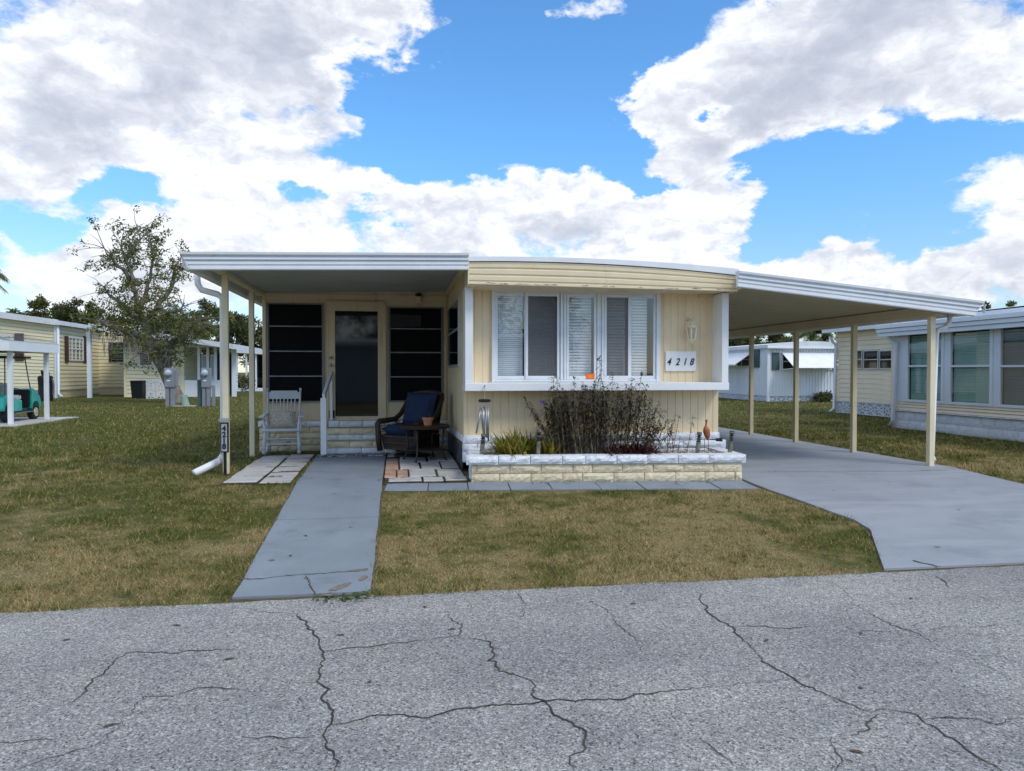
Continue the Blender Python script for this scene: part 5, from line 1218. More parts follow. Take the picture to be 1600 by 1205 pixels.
# ---- left neighbour
YA = 44.6
def XA_(px): return PY(px, 600, YA)[0]
def zA(px, py, Y=YA): return PY(px, py, Y)[1]
hA = thing('neighbour_home', 'long cream lap-sided home with brown shutters behind the golf cart', 'house', (XA_(60), YA, 0))
A__ = lambda mb, nm, m, **k: mb.build(nm, M[m], hA, **k)
xc = XA_(89); xl = XA_(-140)
zt0, zt1 = zA(-140, 478), zA(89, 508)
tag(A__(lap(MB(), (xl, YA), (xc, YA), .45, zt0, (0, -1), row=.225, proud=.035, z1b=zt1), 'siding', 'lap_cream'), kind='stuff')
yb_ = PX(139, 600, xc)[0]; ybk = 50.7
tag(A__(lap(MB(), (xc, YA), (xc, ybk), .45, PX(92, 508, xc)[1], (1, 0), row=.225, proud=.035, z1b=PX(139, 516, xc)[1]), 'siding', 'lap_cream'), kind='stuff')
A__(MB().box(xl, xc - .02, YA + .05, YA + .12, 0, .45).box(xc - .1, xc - .03, YA + .121, yb_, 0, .45), 'skirt', 'block_dirty')
A__(MB().box(xc - .08, xc + .09, YA - .09, YA + .06, .0, zt1), 'corner_board', 'white_far')
A__(MB().prism([(xl, YA - .35, zt0 - .02), (xc + .05, YA - .35, zt1 - .02), (xc + .05, YA - .35, zt1 + .30), (xl, YA - .35, zt0 + .36)], (0, .4, 0)), 'roof_edge', 'roof_white')
A__(MB().prism([(xc + .0, YA - .30, zt1 + .0), (xc + .35, YA - .30, zt1 - .02), (xc + .35, YA - .30, zt1 + .22), (xc - 7, YA - .30, zt1 + 1.0)], (0, 10, 0)), 'roof', 'roof_white')
A__(MB().tube([(xc + .14, YA - .12, zt1), (xc + .14, YA - .14, .25), (xc + .4, YA - .35, .08)], .07, 8), 'downspout', 'white_far', smooth=True)
def win_y(parent, px0, px1, py0, py1, Y, nx=2, nz=2, fr='frame_white', pane='dark_glass', name='window', proud=.06):
    x0, x1 = PY(px0, 560, Y)[0], PY(px1, 560, Y)[0]; z1, z0 = PY((px0 + px1) / 2, py0, Y)[1], PY((px0 + px1) / 2, py1, Y)[1]
    return window_box(parent, (x0, Y, z0), (x1 - x0), (z1 - z0), 'y', nx, nz, fr, pane, name, proud)
def window_box(parent, o, w, h, axis, nx, nz, fr, pane, name, proud, sgn=-1):
    t_ = min(w, h) * .06; mb = MB()
    def bx(u0, u1, z0, z1, d0, d1):
        if axis == 'y': return (o[0] + u0, o[0] + u1, o[1] + sgn * d1 if sgn < 0 else o[1] + d0, o[1] + sgn * d0 if sgn < 0 else o[1] + d1, o[2] + z0, o[2] + z1)
        a, b = o[0] + sgn * d0, o[0] + sgn * d1
        return (min(a, b), max(a, b), o[1] + u0, o[1] + u1, o[2] + z0, o[2] + z1)
    mb.box(*bx(0, t_, 0, h, 0, proud)).box(*bx(w - t_, w, 0, h, 0, proud)).box(*bx(t_ + .0005, w - t_ - .0005, 0, t_, 0, proud - .003)).box(*bx(t_ + .0005, w - t_ - .0005, h - t_, h, 0, proud - .003))
    for i in range(1, nx): mb.box(*bx(w * i / nx - t_ * .4, w * i / nx + t_ * .4, t_, h - t_, 0, proud - .008))
    for i in range(1, nz): mb.box(*bx(t_, w - t_, h * i / nz - t_ * .35, h * i / nz + t_ * .35, 0, proud - .012))
    f = mb.build(name, M[fr], parent)
    for i in range(nx):
        for j in range(nz):
            MB().box(*bx(w * i / nx + t_ * .6, w * (i + 1) / nx - t_ * .6, h * j / nz + t_ * .6, h * (j + 1) / nz - t_ * .6, proud * .25, proud * .55)).build('pane', M[pane], f)
    return f
def shutter_y(parent, px0, px1, py0, py1, Y, m):
    x0, x1 = PY(px0, 560, Y)[0], PY(px1, 560, Y)[0]; z1, z0 = PY(px0, py0, Y)[1], PY(px0, py1, Y)[1]
    mb = MB().box(x0, x1, Y - .09, Y - .04, z0, z1); n = 9
    for k in range(n): z = z0 + (z1 - z0) * (k + .25) / n; mb.box(x0 + .04, x1 - .04, Y - .105, Y - .0895, z, z + (z1 - z0) / n * .5)
    mb.build('shutter', M[m], parent)
win_y(hA, -30, 20, 524, 562, YA, 2, 2, pane='glass_dim'); A__(MB().box(PY(-28, 560, YA)[0], PY(18, 560, YA)[0], YA - .012, YA - .004, zA(0, 560), zA(0, 526)), 'curtain', 'blind_green')
shutter_y(hA, 24, 38, 521, 564, YA, 'shutter_brown')
def win_x(parent, px0, px1, pyt, pyb, X, nx, nz, fr, pane, sgn=-1, proud=.06, name='window'):
    y0, y1 = sorted((PX(px0, 560, X)[0], PX(px1, 560, X)[0])); z1 = (PX(px0, pyt, X)[1] + PX(px1, pyt, X)[1]) / 2; z0 = (PX(px0, pyb, X)[1] + PX(px1, pyb, X)[1]) / 2
    return window_box(parent, (X, y0, z0), y1 - y0, z1 - z0, 'x', nx, nz, fr, pane, name, proud, sgn)
win_x(hA, 105.5, 129, 527, 564, xc, 4, 2, 'frame_white', 'glass_dim', 1, .08)
MB().box(xc + .004, xc + .012, PX(106, 560, xc)[0], PX(128, 560, xc)[0], PX(118, 563, xc)[1], PX(118, 528, xc)[1]).build('curtain', M['dark_in'], hA)
for a, b in ((100, 105.2), (129.3, 134)):
    ya_, yb2 = PX(a, 560, xc)[0], PX(b, 560, xc)[0]; MB().box(xc + .04, xc + .09, ya_, yb2, PX(a, 566, xc)[1], PX(a, 525, xc)[1]).build('shutter', M['shutter_brown'], hA)
# porch wing of the same home
YR, YS = 50.5, 45.6
def zS(px, py): return PY(px, py, YS)[1]
tag(A__(lap(MB(), (xc, YR), (PY(200, 600, YR)[0] + .6, YR), .5, PY(170, 508, YR)[1], (0, -1), row=.225, proud=.035), 'siding', 'lap_cream'), kind='stuff')
A__(MB().box(xc, PY(196, 600, YR)[0], YR + .04, YR + .1, 0, .5), 'skirt', 'block_dirty')
win_y(hA, 174, 194, 535, 566, YR, 2, 4, 'alum_dark', 'dark_glass'); shutter_y(hA, 171, 174, 535, 566, YR, 'shutter_brown')
sx0_, sx1_ = PY(195, 600, YS)[0], PY(287, 600, YS)[0]
tag(A__(lap(MB(), (sx0_, YS), (sx1_, YS), .0, zS(195, 523), (0, -1), row=.225, proud=.035, z1b=zS(287, 533)), 'shed_siding', 'lap_cream'), kind='stuff')
tag(A__(lap(MB(), (sx1_, YS), (sx1_, YS + 4.0), .0, zS(287, 533), (1, 0), row=.225, proud=.035), 'shed_siding', 'lap_cream'), kind='stuff')
tag(A__(lap(MB(), (sx0_, YS + 4.8), (sx0_, YS), .0, zS(195, 523), (-1, 0), row=.225, proud=.035), 'shed_siding', 'lap_cream'), kind='stuff')
A__(MB().box(sx0_ - .03, sx0_ + .1, YS - .06, YS + .05, 0, zS(195, 524)), 'corner_board', 'lap_cream'); A__(MB().box(sx1_ - .16, sx1_ + .04, YS - .06, YS + .05, 0, zS(287, 535)), 'corner_board', 'lap_cream')
lv = A__(MB().box(PY(218, 560, YS)[0], PY(239, 560, YS)[0], YS - .07, YS - .01, zS(228, 572), zS(228, 551)), 'louvre_window', 'frame_white')
for k in range(5):
    z = zS(228, 570.5) + (zS(228, 552.5) - zS(228, 570.5)) * k / 5; MB().box(PY(219.5, 560, YS)[0], PY(237.5, 560, YS)[0], YS - .09, YS - .071, z + .02, z + .13).build('pane', M['dark_glass'], lv)
# its long sloping porch roof
r0, r1 = PY(138, 511, YA - .6), PY(374, 544, YA - .6)
A__(MB().prism([(r0[0], YA - .6, r0[1] - .10), (r1[0], YA - .6, r1[1] - .10), (r1[0], YA - .6, r1[1] + .18), (r0[0], YA - .6, r0[1] + .22)], (0, 7, 0)), 'porch_roof', 'roof_white')
px138 = PY(140, 600, YA)[0]; A__(MB().box(px138 - .1, px138 + .1, YA - .1, YA + .1, 0, PY(140, 514, YA)[1]), 'porch_post', 'white_far')
for px in (311, 325, 337, 347, 366):
    xx = PY(px, 600, YS)[0]; w_ = .13 if px == 366 else .07; A__(MB().box(xx - w_, xx + w_, YS - .06, YS + .06, 0, PY(px, 535 + (px - 287) * .135, YS)[1]), 'porch_post', 'white_far')
A__(MB().box(sx1_ + .1, PY(352, 600, YS)[0], YS + 3.0, YS + 3.1, .0, 2.6), 'screen_wall', 'dark_in')
A__(MB().box(sx1_ + .05, PY(352, 600, YS)[0], YS - .03, YS + .03, .0, zS(320, 594)), 'low_wall', 'white_far')
A__(MB().box(sx1_ + .05, PY(352, 600, YS)[0], YS - .025, YS + .025, zS(330, 543), zS(330, 538)), 'porch_beam', 'white_far')
for a, b in ((315, 325.5), (329, 335)):
    d_ = A__(MB().box(PY(a, 600, YS + .6)[0], PY(b, 600, YS + .6)[0], YS + .58, YS + .64, .1, PY(a, 554, YS + .6)[1]), 'porch_door', 'white_far')
    MB().box(PY(a + 1.6, 600, YS + .6)[0], PY(b - 1.6, 600, YS + .6)[0], YS + .56, YS + .579, PY(a, 588, YS + .6)[1], PY(a, 557, YS + .6)[1]).build('pane', M['alum'], d_)

# ---- dark carport further back with a parked car
YC = 58.0
hD = thing('far_carport', 'low dark carport with a white roof edge far behind the porch posts', 'carport', (PY(395, 600, YC)[0], YC, 0))
D__ = lambda mb, nm, m: mb.build(nm, M[m], hD)
xd0, xd1 = PY(362, 600, YC)[0], PY(470, 600, YC)[0]
D__(MB().prism([(xd0, YC, PY(372, 551, YC)[1]), (xd1, YC, PY(440, 557, YC)[1]), (xd1, YC, PY(440, 550, YC)[1]), (xd0, YC, PY(372, 544, YC)[1])], (0, 9, 0)), 'roof', 'roof_white')
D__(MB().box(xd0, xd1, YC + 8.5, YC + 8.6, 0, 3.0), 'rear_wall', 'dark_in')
D__(MB().box(xd0, xd1, YC - .2, YC + .2, 0, .24), 'kerb', 'white_far')
for px in (369, 384, 399): x = PY(px, 600, YC)[0]; D__(MB().box(x - .06, x + .06, YC + .25, YC + .37, 0, PY(px, 551, YC)[1]), 'post', 'white_far')
cx_ = PY(407, 600, YC + 2.5)[0]
car = thing('parked_car', 'dark car with a red tail lamp under the far dark carport', 'car', (cx_, YC + 4.5, 0))
ca_ = MB(); sec = [(-.9, .35), (.9, .35), (.92, .85), (.78, 1.0), (.62, 1.48), (-.62, 1.48), (-.78, 1.0), (-.92, .85)]
ca_.prism([(cx_ + x, YC + 2.6, z) for x, z in sec], (0, 4.2, 0)); ca_.build('body', M['car_dark'], car, bevel=.12)
MB().prism([(cx_ - .6, YC + 2.57, 1.02), (cx_ + .6, YC + 2.57, 1.02), (cx_ + .52, YC + 2.57, 1.40), (cx_ - .52, YC + 2.57, 1.40)], (0, .02, 0)).build('rear_window', M['dark_glass'], car)
for sgn in (-1, 1):
    MB().box(cx_ + sgn * .78 - .13, cx_ + sgn * .78 + .13, YC + 2.52, YC + 2.62, .80, 1.0).build('tail_lamp', M['red'], car, bevel=.02)
    for y in (3.4, 6.0): MB().lathe([(0, -.1), (.3, -.1), (.33, 0), (.3, .1), (0, .1)], (0, 0, 0), 16).build('wheel', M['black_tyre'], car).matrix_basis = Matrix.Translation((cx_ + sgn * .82, YC + y, .33)) @ Matrix.Rotation(PI / 2, 4, 'Y')

# ---- right neighbour
XB_, XB2 = 12.94, 15.5
hB = thing('neighbour_home', 'cream home with tall green-blinded sunroom windows beyond the carport posts', 'house', (XB_, 17, 0))
B__ = lambda mb, nm, m, **k: mb.build(nm, M[m], hB, **k)
def zB(px, py, X=XB_): return PX(px, py, X)[1]
YB1, YB0 = 17.62, 9.0
zc0, zc1 = .44, zB(1410, 641)                       # cap course
ys_ = [YB0 + .42 * k for k in range(int((YB1 - YB0) / .42) + 1)] + [YB1]
for j in range(2): block_col(hB, [y + (.2 if j % 2 else 0) if 0 < k < len(ys_) - 1 else y for k, y in enumerate(ys_)], XB_ - .03, .225 * j, .225 * j + .225, .2, BLK_S, gap=.005)
block_col(hB, ys_, XB_ - .07, .455, zc1 + .01, .22, BLK_W, name='capstone')
zsill = zB(1487, 632)
for k in range(3):
    h_ = (zsill - zc1) / 3; z = zc1 + .012 + h_ * k
    B__(MB().prism([(XB_ - .018, YB0, z), (XB_ - .004, YB0, z + h_ - .010), (XB_ + .04, YB0, z + h_ - .010), (XB_ + .04, YB0, z)], (0, YB1 - YB0, 0)), 'siding_board', 'lap_peach')
ztop = (zB(1420, 519) + zB(1565, 510)) / 2
B__(MB().box(XB_ + .001, XB_ + .06, YB0, YB1, ztop, ztop + .35), 'header', 'white_far')
B__(MB().box(XB_ + .2, XB_ + .22, YB0, YB1 - .1, .5, ztop + .3), 'dark_backing', 'dark_in')  # dark sheet just behind the blinds stands in for room shade
gl_px = [(1420, 1472), (1487, 1548), (1565, 1637), (1655, 1740)]
prev = YB1
for k, (a, b) in enumerate(gl_px):
    yh, yl = PX(a, 570, XB_)[0], PX(b, 570, XB_)[0]
    B__(MB().box(XB_ - .02, XB_ + .08, yh + .09, prev, zsill, ztop), 'window_post', 'white_far', bevel=.006)
    prev = yl - .09
    fr = B__(MB().box(XB_ - .035, XB_ + .03, yl - .088, yl, zsill, ztop).box(XB_ - .035, XB_ + .03, yh, yh + .088, zsill, ztop).box(XB_ - .033, XB_ + .03, yl + .0005, yh - .0005, zsill, zsill + .06).box(XB_ - .033, XB_ + .03, yl + .0005, yh - .0005, ztop - .05, ztop), 'sunroom_window', 'white_far', bevel=.004)
    zm = zB((a + b) / 2, 572); MB().box(XB_ - .04, XB_ + .02, yl, yh, zm - .022, zm + .022).build('meeting_rail', M['white_far'], fr)
    for z0, z1 in ((zsill + .06, zm - .022), (zm + .022, ztop - .05)): MB().quad((XB_ - .008, yl, z0), (XB_ - .008, yh, z0), (XB_ - .008, yh, z1), (XB_ - .008, yl, z1)).build('pane', M['glass_dim'], fr)
    mb = MB(); n = 26
    for i in range(n):
        z = zsill + .07 + (ztop - .13 - zsill) * i / n; h_ = (ztop - zsill) / n * .45
        mb.quad((XB_ + .045, yl + .01, z - h_), (XB_ + .045, yh - .01, z - h_ + random.uniform(-.004, .004)), (XB_ + .065, yh - .01, z + h_), (XB_ + .065, yl + .01, z + h_))
    tag(mb.build('blind', M['blind_green' if k < 2 else 'blind_dark'], fr), kind='stuff')
B__(MB().box(XB_ - .02, XB_ + .08, YB0, prev, zsill, ztop), 'window_post', 'white_far')
B__(MB().box(XB_ + .001, XB_ + 3, YB1 + .001, YB1 + .1, 0, ztop + .3), 'end_wall', 'lap_peach')
# roof edge of three boards
zr = lambda px, py, X: PX(px, py, X)[1]
for k, (o, z0, z1) in enumerate(((0, .0, .10), (.04, .105, .2), (.08, .205, .31))):
    zb0 = PX(1600, 509, XB_ - .35)[1] - .02
    B__(MB().box(XB_ - .35 - o, XB_ - .3, YB0, PX(1371, 515, XB_ - .35)[0], zb0 + z0, zb0 + z1), 'fascia_board', 'white_far', bevel=.01)
B__(MB().add([(XB_ - .3, YB0, zb0 + .3), (XB_ - .3, PX(1371, 515, XB_ - .35)[0], zb0 + .3), (XB_ + 3.4, PX(1371, 515, XB_ - .35)[0], zb0 + .75), (XB_ + 3.4, YB0, zb0 + .75), (XB_ - .3, YB0, zb0 + .0), (XB_ - .3, PX(1371, 515, XB_ - .35)[0], zb0 + .0), (XB_ + 3.4, PX(1371, 515, XB_ - .35)[0], zb0 + .45), (XB_ + 3.4, YB0, zb0 + .45)], [(3, 2, 1, 0), (4, 5, 6, 7), (0, 1, 5, 4), (1, 2, 6, 5), (2, 3, 7, 6)]), 'roof', 'roof_white')
dsp = [PX(1389, 524, XB_ - .25), PX(1391, 531, XB_ - .2), PX(1401, 537, XB_ - .1), PX(1401, 545, XB_ - .08), PX(1397, 655, XB_ - .08), PX(1391, 667, XB_ - .1)]
B__(MB().tube([(XB_ - .25, dsp[0][0], dsp[0][1]), (XB_ - .2, dsp[1][0], dsp[1][1]), (XB_ - .1, dsp[2][0], dsp[2][1]), (XB_ - .09, dsp[3][0], dsp[3][1]), (XB_ - .09, dsp[4][0], dsp[4][1]), (XB_ - .1, dsp[5][0], max(.06, dsp[5][1]))], .05, 8), 'downspout', 'white_far', smooth=True)
# rear part: lap boards one by one
yA_, yB_ = PX(1400, 600, XB2)[0] - 4, PX(1306, 600, XB2)[0]
zlow = PX(1350, 629, XB2)[1]; zhigh = PX(1350, 514, XB2)[1] + .1; nrow = 16
for k in range(nrow):
    h_ = (zhigh - zlow) / nrow; z = zlow + h_ * k
    B__(MB().prism([(XB2 - .024, yA_, z), (XB2 - .008, yA_, z + h_ - .016), (XB2 + .05, yA_, z + h_ - .016), (XB2 + .05, yA_, z)], (0, yB_ - yA_, 0)), 'siding_board', 'lap_peach')
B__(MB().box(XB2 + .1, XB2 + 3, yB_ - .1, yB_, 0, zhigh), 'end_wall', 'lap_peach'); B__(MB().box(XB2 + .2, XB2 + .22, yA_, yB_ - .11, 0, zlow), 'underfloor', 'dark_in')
lattice_row(hB, (XB2, PX(1306, 640, XB2)[0]), (XB2, PX(1306, 640, XB2)[0] - .43 * 13), 0.02, zlow - .01, (-1, 0), 13)
for (a, b) in ((1332, 1350), (1351.5, 1375), (1376.5, 1404)): win_x(hB, a, b, 547, 577, XB2, 1, 2, 'alum', 'dark_glass', -1, .07)
ze = PX(1286, 521, XB2 - .35)
B__(MB().box(XB2 - .4, XB2 - .3, 17.7, ze[0], ze[1], ze[1] + .24), 'fascia_board', 'white_far')
B__(MB().add([(XB2 - .3, 17.7, ze[1] + .23), (XB2 - .3, ze[0], ze[1] + .23), (XB2 + 3, ze[0], ze[1] + .6), (XB2 + 3, 17.7, ze[1] + .6), (XB2 - .3, 17.7, ze[1] + .01), (XB2 - .3, ze[0], ze[1] + .01), (XB2 + 3, ze[0], ze[1] + .4), (XB2 + 3, 17.7, ze[1] + .4)], [(3, 2, 1, 0), (4, 5, 6, 7), (0, 1, 5, 4), (1, 2, 6, 5), (2, 3, 7, 6)]), 'roof', 'roof_white')
p_ = [PX(1297, 527, XB2 - .3), PX(1301, 534, XB2 - .15), PX(1306, 540, XB2 - .08), PX(1303, 638, XB2 - .08), PX(1297, 645, XB2 - .25)]
B__(MB().tube([(XB2 - o, a, max(.05, b)) for o, (a, b) in zip((.3, .15, .08, .08, .25), p_)], .05, 8), 'downspout', 'white_far', smooth=True)

# ---- white home at the back right
YW2 = 33.5; XW2 = PY(1199.5, 600, YW2)[0]
hC = thing('neighbour_home', 'white ribbed home with hinged awnings seen between the carport posts', 'house', (XW2 + 2, YW2, 0))
C2 = lambda mb, nm, m, **k: mb.build(nm, M[m], hC, **k)
zw = lambda px, py: PY(px, py, YW2)[1]
zf0, zf1 = zw(1250, 619), zw(1250, 543)
C2(ribbed(MB(), (XW2, YW2), (XW2 + 4.4, YW2), zf0, zf1, (0, -1), .16, .07, .03), 'front_siding', 'white_far')
C2(ribbed(MB(), (XW2, YW2 + 14), (XW2, YW2), zf0, zf1, (-1, 0), .16, .07, .03), 'side_siding', 'white_far')
C2(MB().box(XW2 + 4.38, XW2 + 4.4, YW2 + .01, YW2 + 14, 0, zf1), 'side_wall', 'white_far')
C2(MB().box(XW2 - .05, XW2 + .09, YW2 - .06, YW2 + .05, .02, zf1), 'corner_board', 'white_far')
pz = [(XW2 - .12 + 4.7 * k / 10, zf1 + .30 - .30 * (2 * k / 10 - 1) ** 2 * .6) for k in range(11)]
C2(MB().prism([(x, YW2 - .2, z) for x, z in pz] + [(XW2 + 4.58, YW2 - .2, zf1 - .05), (XW2 - .12, YW2 - .2, zf1 - .05)], (0, 14.4, 0)), 'roof', 'roof_white')
C2(MB().box(XW2 - .14, XW2 + 4.6, YW2 - .26, YW2 - .201, zf1 - .06, zf1 + .02), 'drip_edge', 'white')
C2(MB().box(XW2 + .02, XW2 + 4.3, YW2 + .3, YW2 + .33, 0, zf0).box(XW2 + .3, XW2 + .33, YW2 + .331, YW2 + 13.9, 0, zf0), 'underfloor', 'dark_in')
lattice_row(hC, (XW2 + .02, YW2), (XW2 + 4.3, YW2), 0.02, zf0 - .02, (0, -1), 9)
lattice_row(hC, (XW2, YW2 + 10), (XW2, YW2), 0.02, zf0 - .02, (-1, 0), 21)
def awn_y(px0, px1, pyt, drop, outp):
    x0, x1 = PY(px0, 550, YW2)[0], PY(px1, 550, YW2)[0]; z = zw((px0 + px1) / 2, pyt); mb = MB()
    n = 9
    for k in range(n):
        f = k / n; f2 = (k + .93) / n
        mb.add([(x0, YW2 - .06 - outp * f, z - drop * f), (x1, YW2 - .06 - outp * f, z - drop * f), (x1, YW2 - .06 - outp * f2, z - drop * f2 - .012), (x0, YW2 - .06 - outp * f2, z - drop * f2 - .012),
                (x0, YW2 - .06 - outp * f, z - drop * f - .03), (x1, YW2 - .06 - outp * f, z - drop * f - .03), (x1, YW2 - .06 - outp * f2, z - drop * f2 - .04), (x0, YW2 - .06 - outp * f2, z - drop * f2 - .04)],
               [(0, 1, 2, 3), (7, 6, 5, 4), (3, 2, 6, 7), (0, 3, 7, 4), (1, 5, 6, 2), (0, 4, 5, 1)])
    a = C2(mb, 'awning', 'white')
    for x in (x0 + .03, x1 - .03): MB().bar((x, YW2 - .05, z - drop * 1.15), (x, YW2 - outp, z - drop - .03), .03).build('awning_arm', M['white'], a)
awn_y(1221, 1303, 551, .74, 1.15)
shu = lambda x0, x1, y0, y1: C2(MB().box(PY(x0, 560, YW2)[0], PY(x1, 560, YW2)[0], YW2 - .06, YW2 - .005, zw(x0, y1), zw(x0, y0)), 'shutter', 'shutter_green')
shu(1206, 1217, 551, 578); shu(1300, 1312, 551, 578)
win_y(hC, 1221, 1299, 552, 578, YW2, 3, 2, 'frame_white', 'dark_glass')
# side awning faces the driveway
sy0, sy1 = PX(1176, 560, XW2)[0], PX(1148, 560, XW2)[0]; zt_, zb2 = PX(1165, 551, XW2)[1], PX(1165, 573, XW2)[1]
mb = MB(); mb.add([(XW2 - .05, sy0, zt_), (XW2 - .05, sy1 + 1.5, zt_), (XW2 - 1.0, sy1 + 1.5, zt_ - .62), (XW2 - 1.0, sy0, zt_ - .62), (XW2 - .05, sy0, zt_ - .05), (XW2 - .05, sy1 + 1.5, zt_ - .05), (XW2 - 1.0, sy1 + 1.5, zt_ - .67), (XW2 - 1.0, sy0, zt_ - .67)], [(0, 1, 2, 3), (7, 6, 5, 4), (0, 3, 7, 4), (2, 1, 5, 6), (3, 2, 6, 7)])
C2(mb, 'awning', 'white')
window_box(hC, (XW2, sy0, zb2), sy1 + 1.4 - sy0, zt_ - zb2, 'x', 3, 2, 'frame_white', 'dark_glass', 'window', .06, -1)
for a, b in ((sy0 - .75, sy0 - .1), (sy1 + 1.5, sy1 + 2.1)): C2(MB().box(XW2 - .06, XW2 - .005, a, b, zb2 - .05, zt_ + .1), 'shutter', 'shutter_green')
# home across the road, seen only in the glass
hO = thing('opposite_home', 'pale blue lap-sided home across the road mirrored in the dark door glass', 'house', (0, -13, 0))
tag(lap(MB(), (6.5, -13), (-7.5, -13), .3, 2.9, (0, 1), row=.2).build('siding', M['blue_siding'], hO), kind='stuff')
MB().prism([(-8, -12.5, 2.9), (-8, -12.5, 3.1), (-8, -18, 3.5), (-8, -18, 2.9)], (15, 0, 0)).build('roof', M['roof_white'], hO)
MB().box(-7.5, 6.5, -17.8, -13.01, -.2, 2.9).build('body', M['blue_siding'], hO)
for x in (-5, -1, 3.2): window_box(hO, (x, -13, 1.2), 1.5, 1.1, 'y', 2, 1, 'frame_white', 'dark_glass', 'window', .06, 1)

# =================================================================== THINGS ON THE LEFT LAWN
# golf cart: local front is +y
gc = thing('golf_cart', 'turquoise golf cart parked under the small white shelter', 'golf cart', (-11.42, 23.55, .02), R(2))
T_ = tsf(gc)
def side(poly, x0, x1, nm, m, bev=.04): return T_(MB().prism([(x0, y, z) for y, z in poly], (x1 - x0, 0, 0)), nm, m, bevel=bev)
side([(-1.18, .42), (-1.15, .34), (-1.08, .34), (-1.05, .48), (-.92, .58), (-.70, .58), (-.57, .48), (-.54, .30), (-.05, .30), (-.05, .62), (-.30, .66), (-.95, .80), (-1.12, .74)], -.58, .58, 'rear_body', 'teal')
side([(.60, .34), (.62, .34), (.66, .48), (.76, .55), (.98, .55), (1.08, .46), (1.10, .36), (1.20, .38), (1.22, .52), (1.14, .70), (.86, .88), (.70, .95), (.62, .92), (.58, .60)], -.57, .57, 'front_cowl', 'teal')
T_(MB().box(-.55, .55, -.06, .62, .27, .32), 'floor', 'black', bevel=.01)
T_(MB().box(-.60, .60, -.50, .64, .245, .275), 'rocker_panel', 'alum_dark')
side([(-.52, .66), (-.02, .63), (-.0, .72), (-.06, .77), (-.5, .78)], -.54, .54, 'seat', 'seat_cream', .03)
side([(-.58, .78), (-.50, .78), (-.58, 1.12), (-.66, 1.12)], -.52, .52, 'seat_back', 'seat_cream', .03)
side([(.50, .40), (.585, .40), (.60, .88), (.52, .92)], -.53, .53, 'dashboard', 'black', .02)
for x in (-.5, .5):
    for y in (-.80, .83):
        wh = T_(MB().lathe([(0, -.07), (.14, -.07), (.16, -.085), (.205, -.09), (.23, -.06), (.23, .06), (.205, .09), (.16, .085), (.14, .07), (0, .07)], (0, 0, 0), 24), 'wheel', 'black_tyre', smooth=False)
        wh.matrix_basis = Matrix.Translation((x, y, .23)) @ Matrix.Rotation(PI / 2, 4, 'Y')
        s_ = 1 if x > 0 else -1; rimm = MB().lathe([(0, .076), (.05, .095), (.06, .078), (.125, .08), (.135, .094), (.14, .078), (0, .07)] if s_ > 0 else [(0, -.076), (.05, -.095), (.06, -.078), (.125, -.08), (.135, -.094), (.14, -.078), (0, -.07)], (0, 0, 0), 20)
        for k in range(5): a = 2 * PI * k / 5; rimm.bar((.03 * math.cos(a), .03 * math.sin(a), s_ * .088), (.125 * math.cos(a), .125 * math.sin(a), s_ * .088), .035, .02)
        rimm.build('rim', M['rim'], wh)
    T_(MB().tube([(x * .98, .70, .92), (x * .96, .60, 1.2), (x * .94, .40, 1.84)], .018, 8), 'roof_strut', 'alum_dark', smooth=True)
    T_(MB().tube([(x * .98, -.90, .74), (x * .96, -.86, 1.84)], .018, 8), 'roof_strut', 'alum_dark', smooth=True)
    T_(MB().tube([(x * 1.08, -.5, .78), (x * 1.1, -.45, .98), (x * 1.1, -.2, .95), (x * 1.08, -.16, .74)], .014, 8), 'arm_rail', 'black', smooth=True)
T_(MB().box(-.58, .58, -1.05, .58, 1.84, 1.90), 'roof', 'black', bevel=.025)
T_(MB().tube([(-.24 + .17 * math.cos(a), .36 + .10 * math.sin(a), .98 + .14 * math.sin(a)) for a in [2 * PI * k / 20 for k in range(21)]], .014, 6).tube([(-.24, .52, .85), (-.24, .36, .98)], .014, 6), 'steering_wheel', 'black', smooth=True)
T_(MB().box(-.3, .3, -1.16, -.92, .82, 1.2), 'bag_rack', 'black', bevel=.04)

sh = thing('cart_shelter', 'small white shelter with a grey shingle roof over the golf cart', 'shelter', (-11.8, 23.4, 0))
H_ = lambda mb, nm, m, **k: mb.build(nm, M[m], sh, **k)
for x, y in ((-10.43, 21.98), (-10.46, 24.15), (-13.1, 21.98), (-13.1, 24.15)): H_(MB().box(x - .055, x + .055, y - .055, y + .055, .03, 2.04), 'post', 'white', bevel=.008)
xr, xl2, y0, y1 = -10.22, -13.4, 21.5, 24.42
H_(MB().box(xr - .1, xr, y0, y1, 2.035, 2.32).box(xl2, xl2 + .1, y0, y1, 2.035, 2.32).box(xl2 + .1005, xr - .1005, y0, y0 + .1, 2.035, 2.32).box(xl2 + .1005, xr - .1005, y1 - .1, y1, 2.035, 2.32), 'fascia', 'white')
H_(MB().add([(xr - .1, y0 + .1, 2.045), (xl2 + .1, y0 + .1, 2.045), (xl2 + .1, y1 - .1, 2.045), (xr - .1, y1 - .1, 2.045)], [(0, 1, 2, 3)]), 'ceiling', 'white')
xm = (xr + xl2) / 2
mbR = MB()
for k in range(9):
    f, f2 = k / 9, (k + 1.05) / 9; za, zb3 = 2.325 + .42 * f + .022, 2.325 + .42 * f2
    for xe in (xr + .03, xl2 - .03):
        mbR.quad((xe + (xm - xe) * f, y0 - .04, za), (xe + (xm - xe) * f, y1 + .04, za), (xe + (xm - xe) * f2, y1 + .04, zb3), (xe + (xm - xe) * f2, y0 - .04, zb3))
H_(mbR, 'roof', 'shingle')
H_(MB().prism([(xr, y0 + .02, 2.32), (xl2, y0 + .02, 2.32), (xm, y0 + .02, 2.73)], (0, .05, 0)), 'gable', 'white')
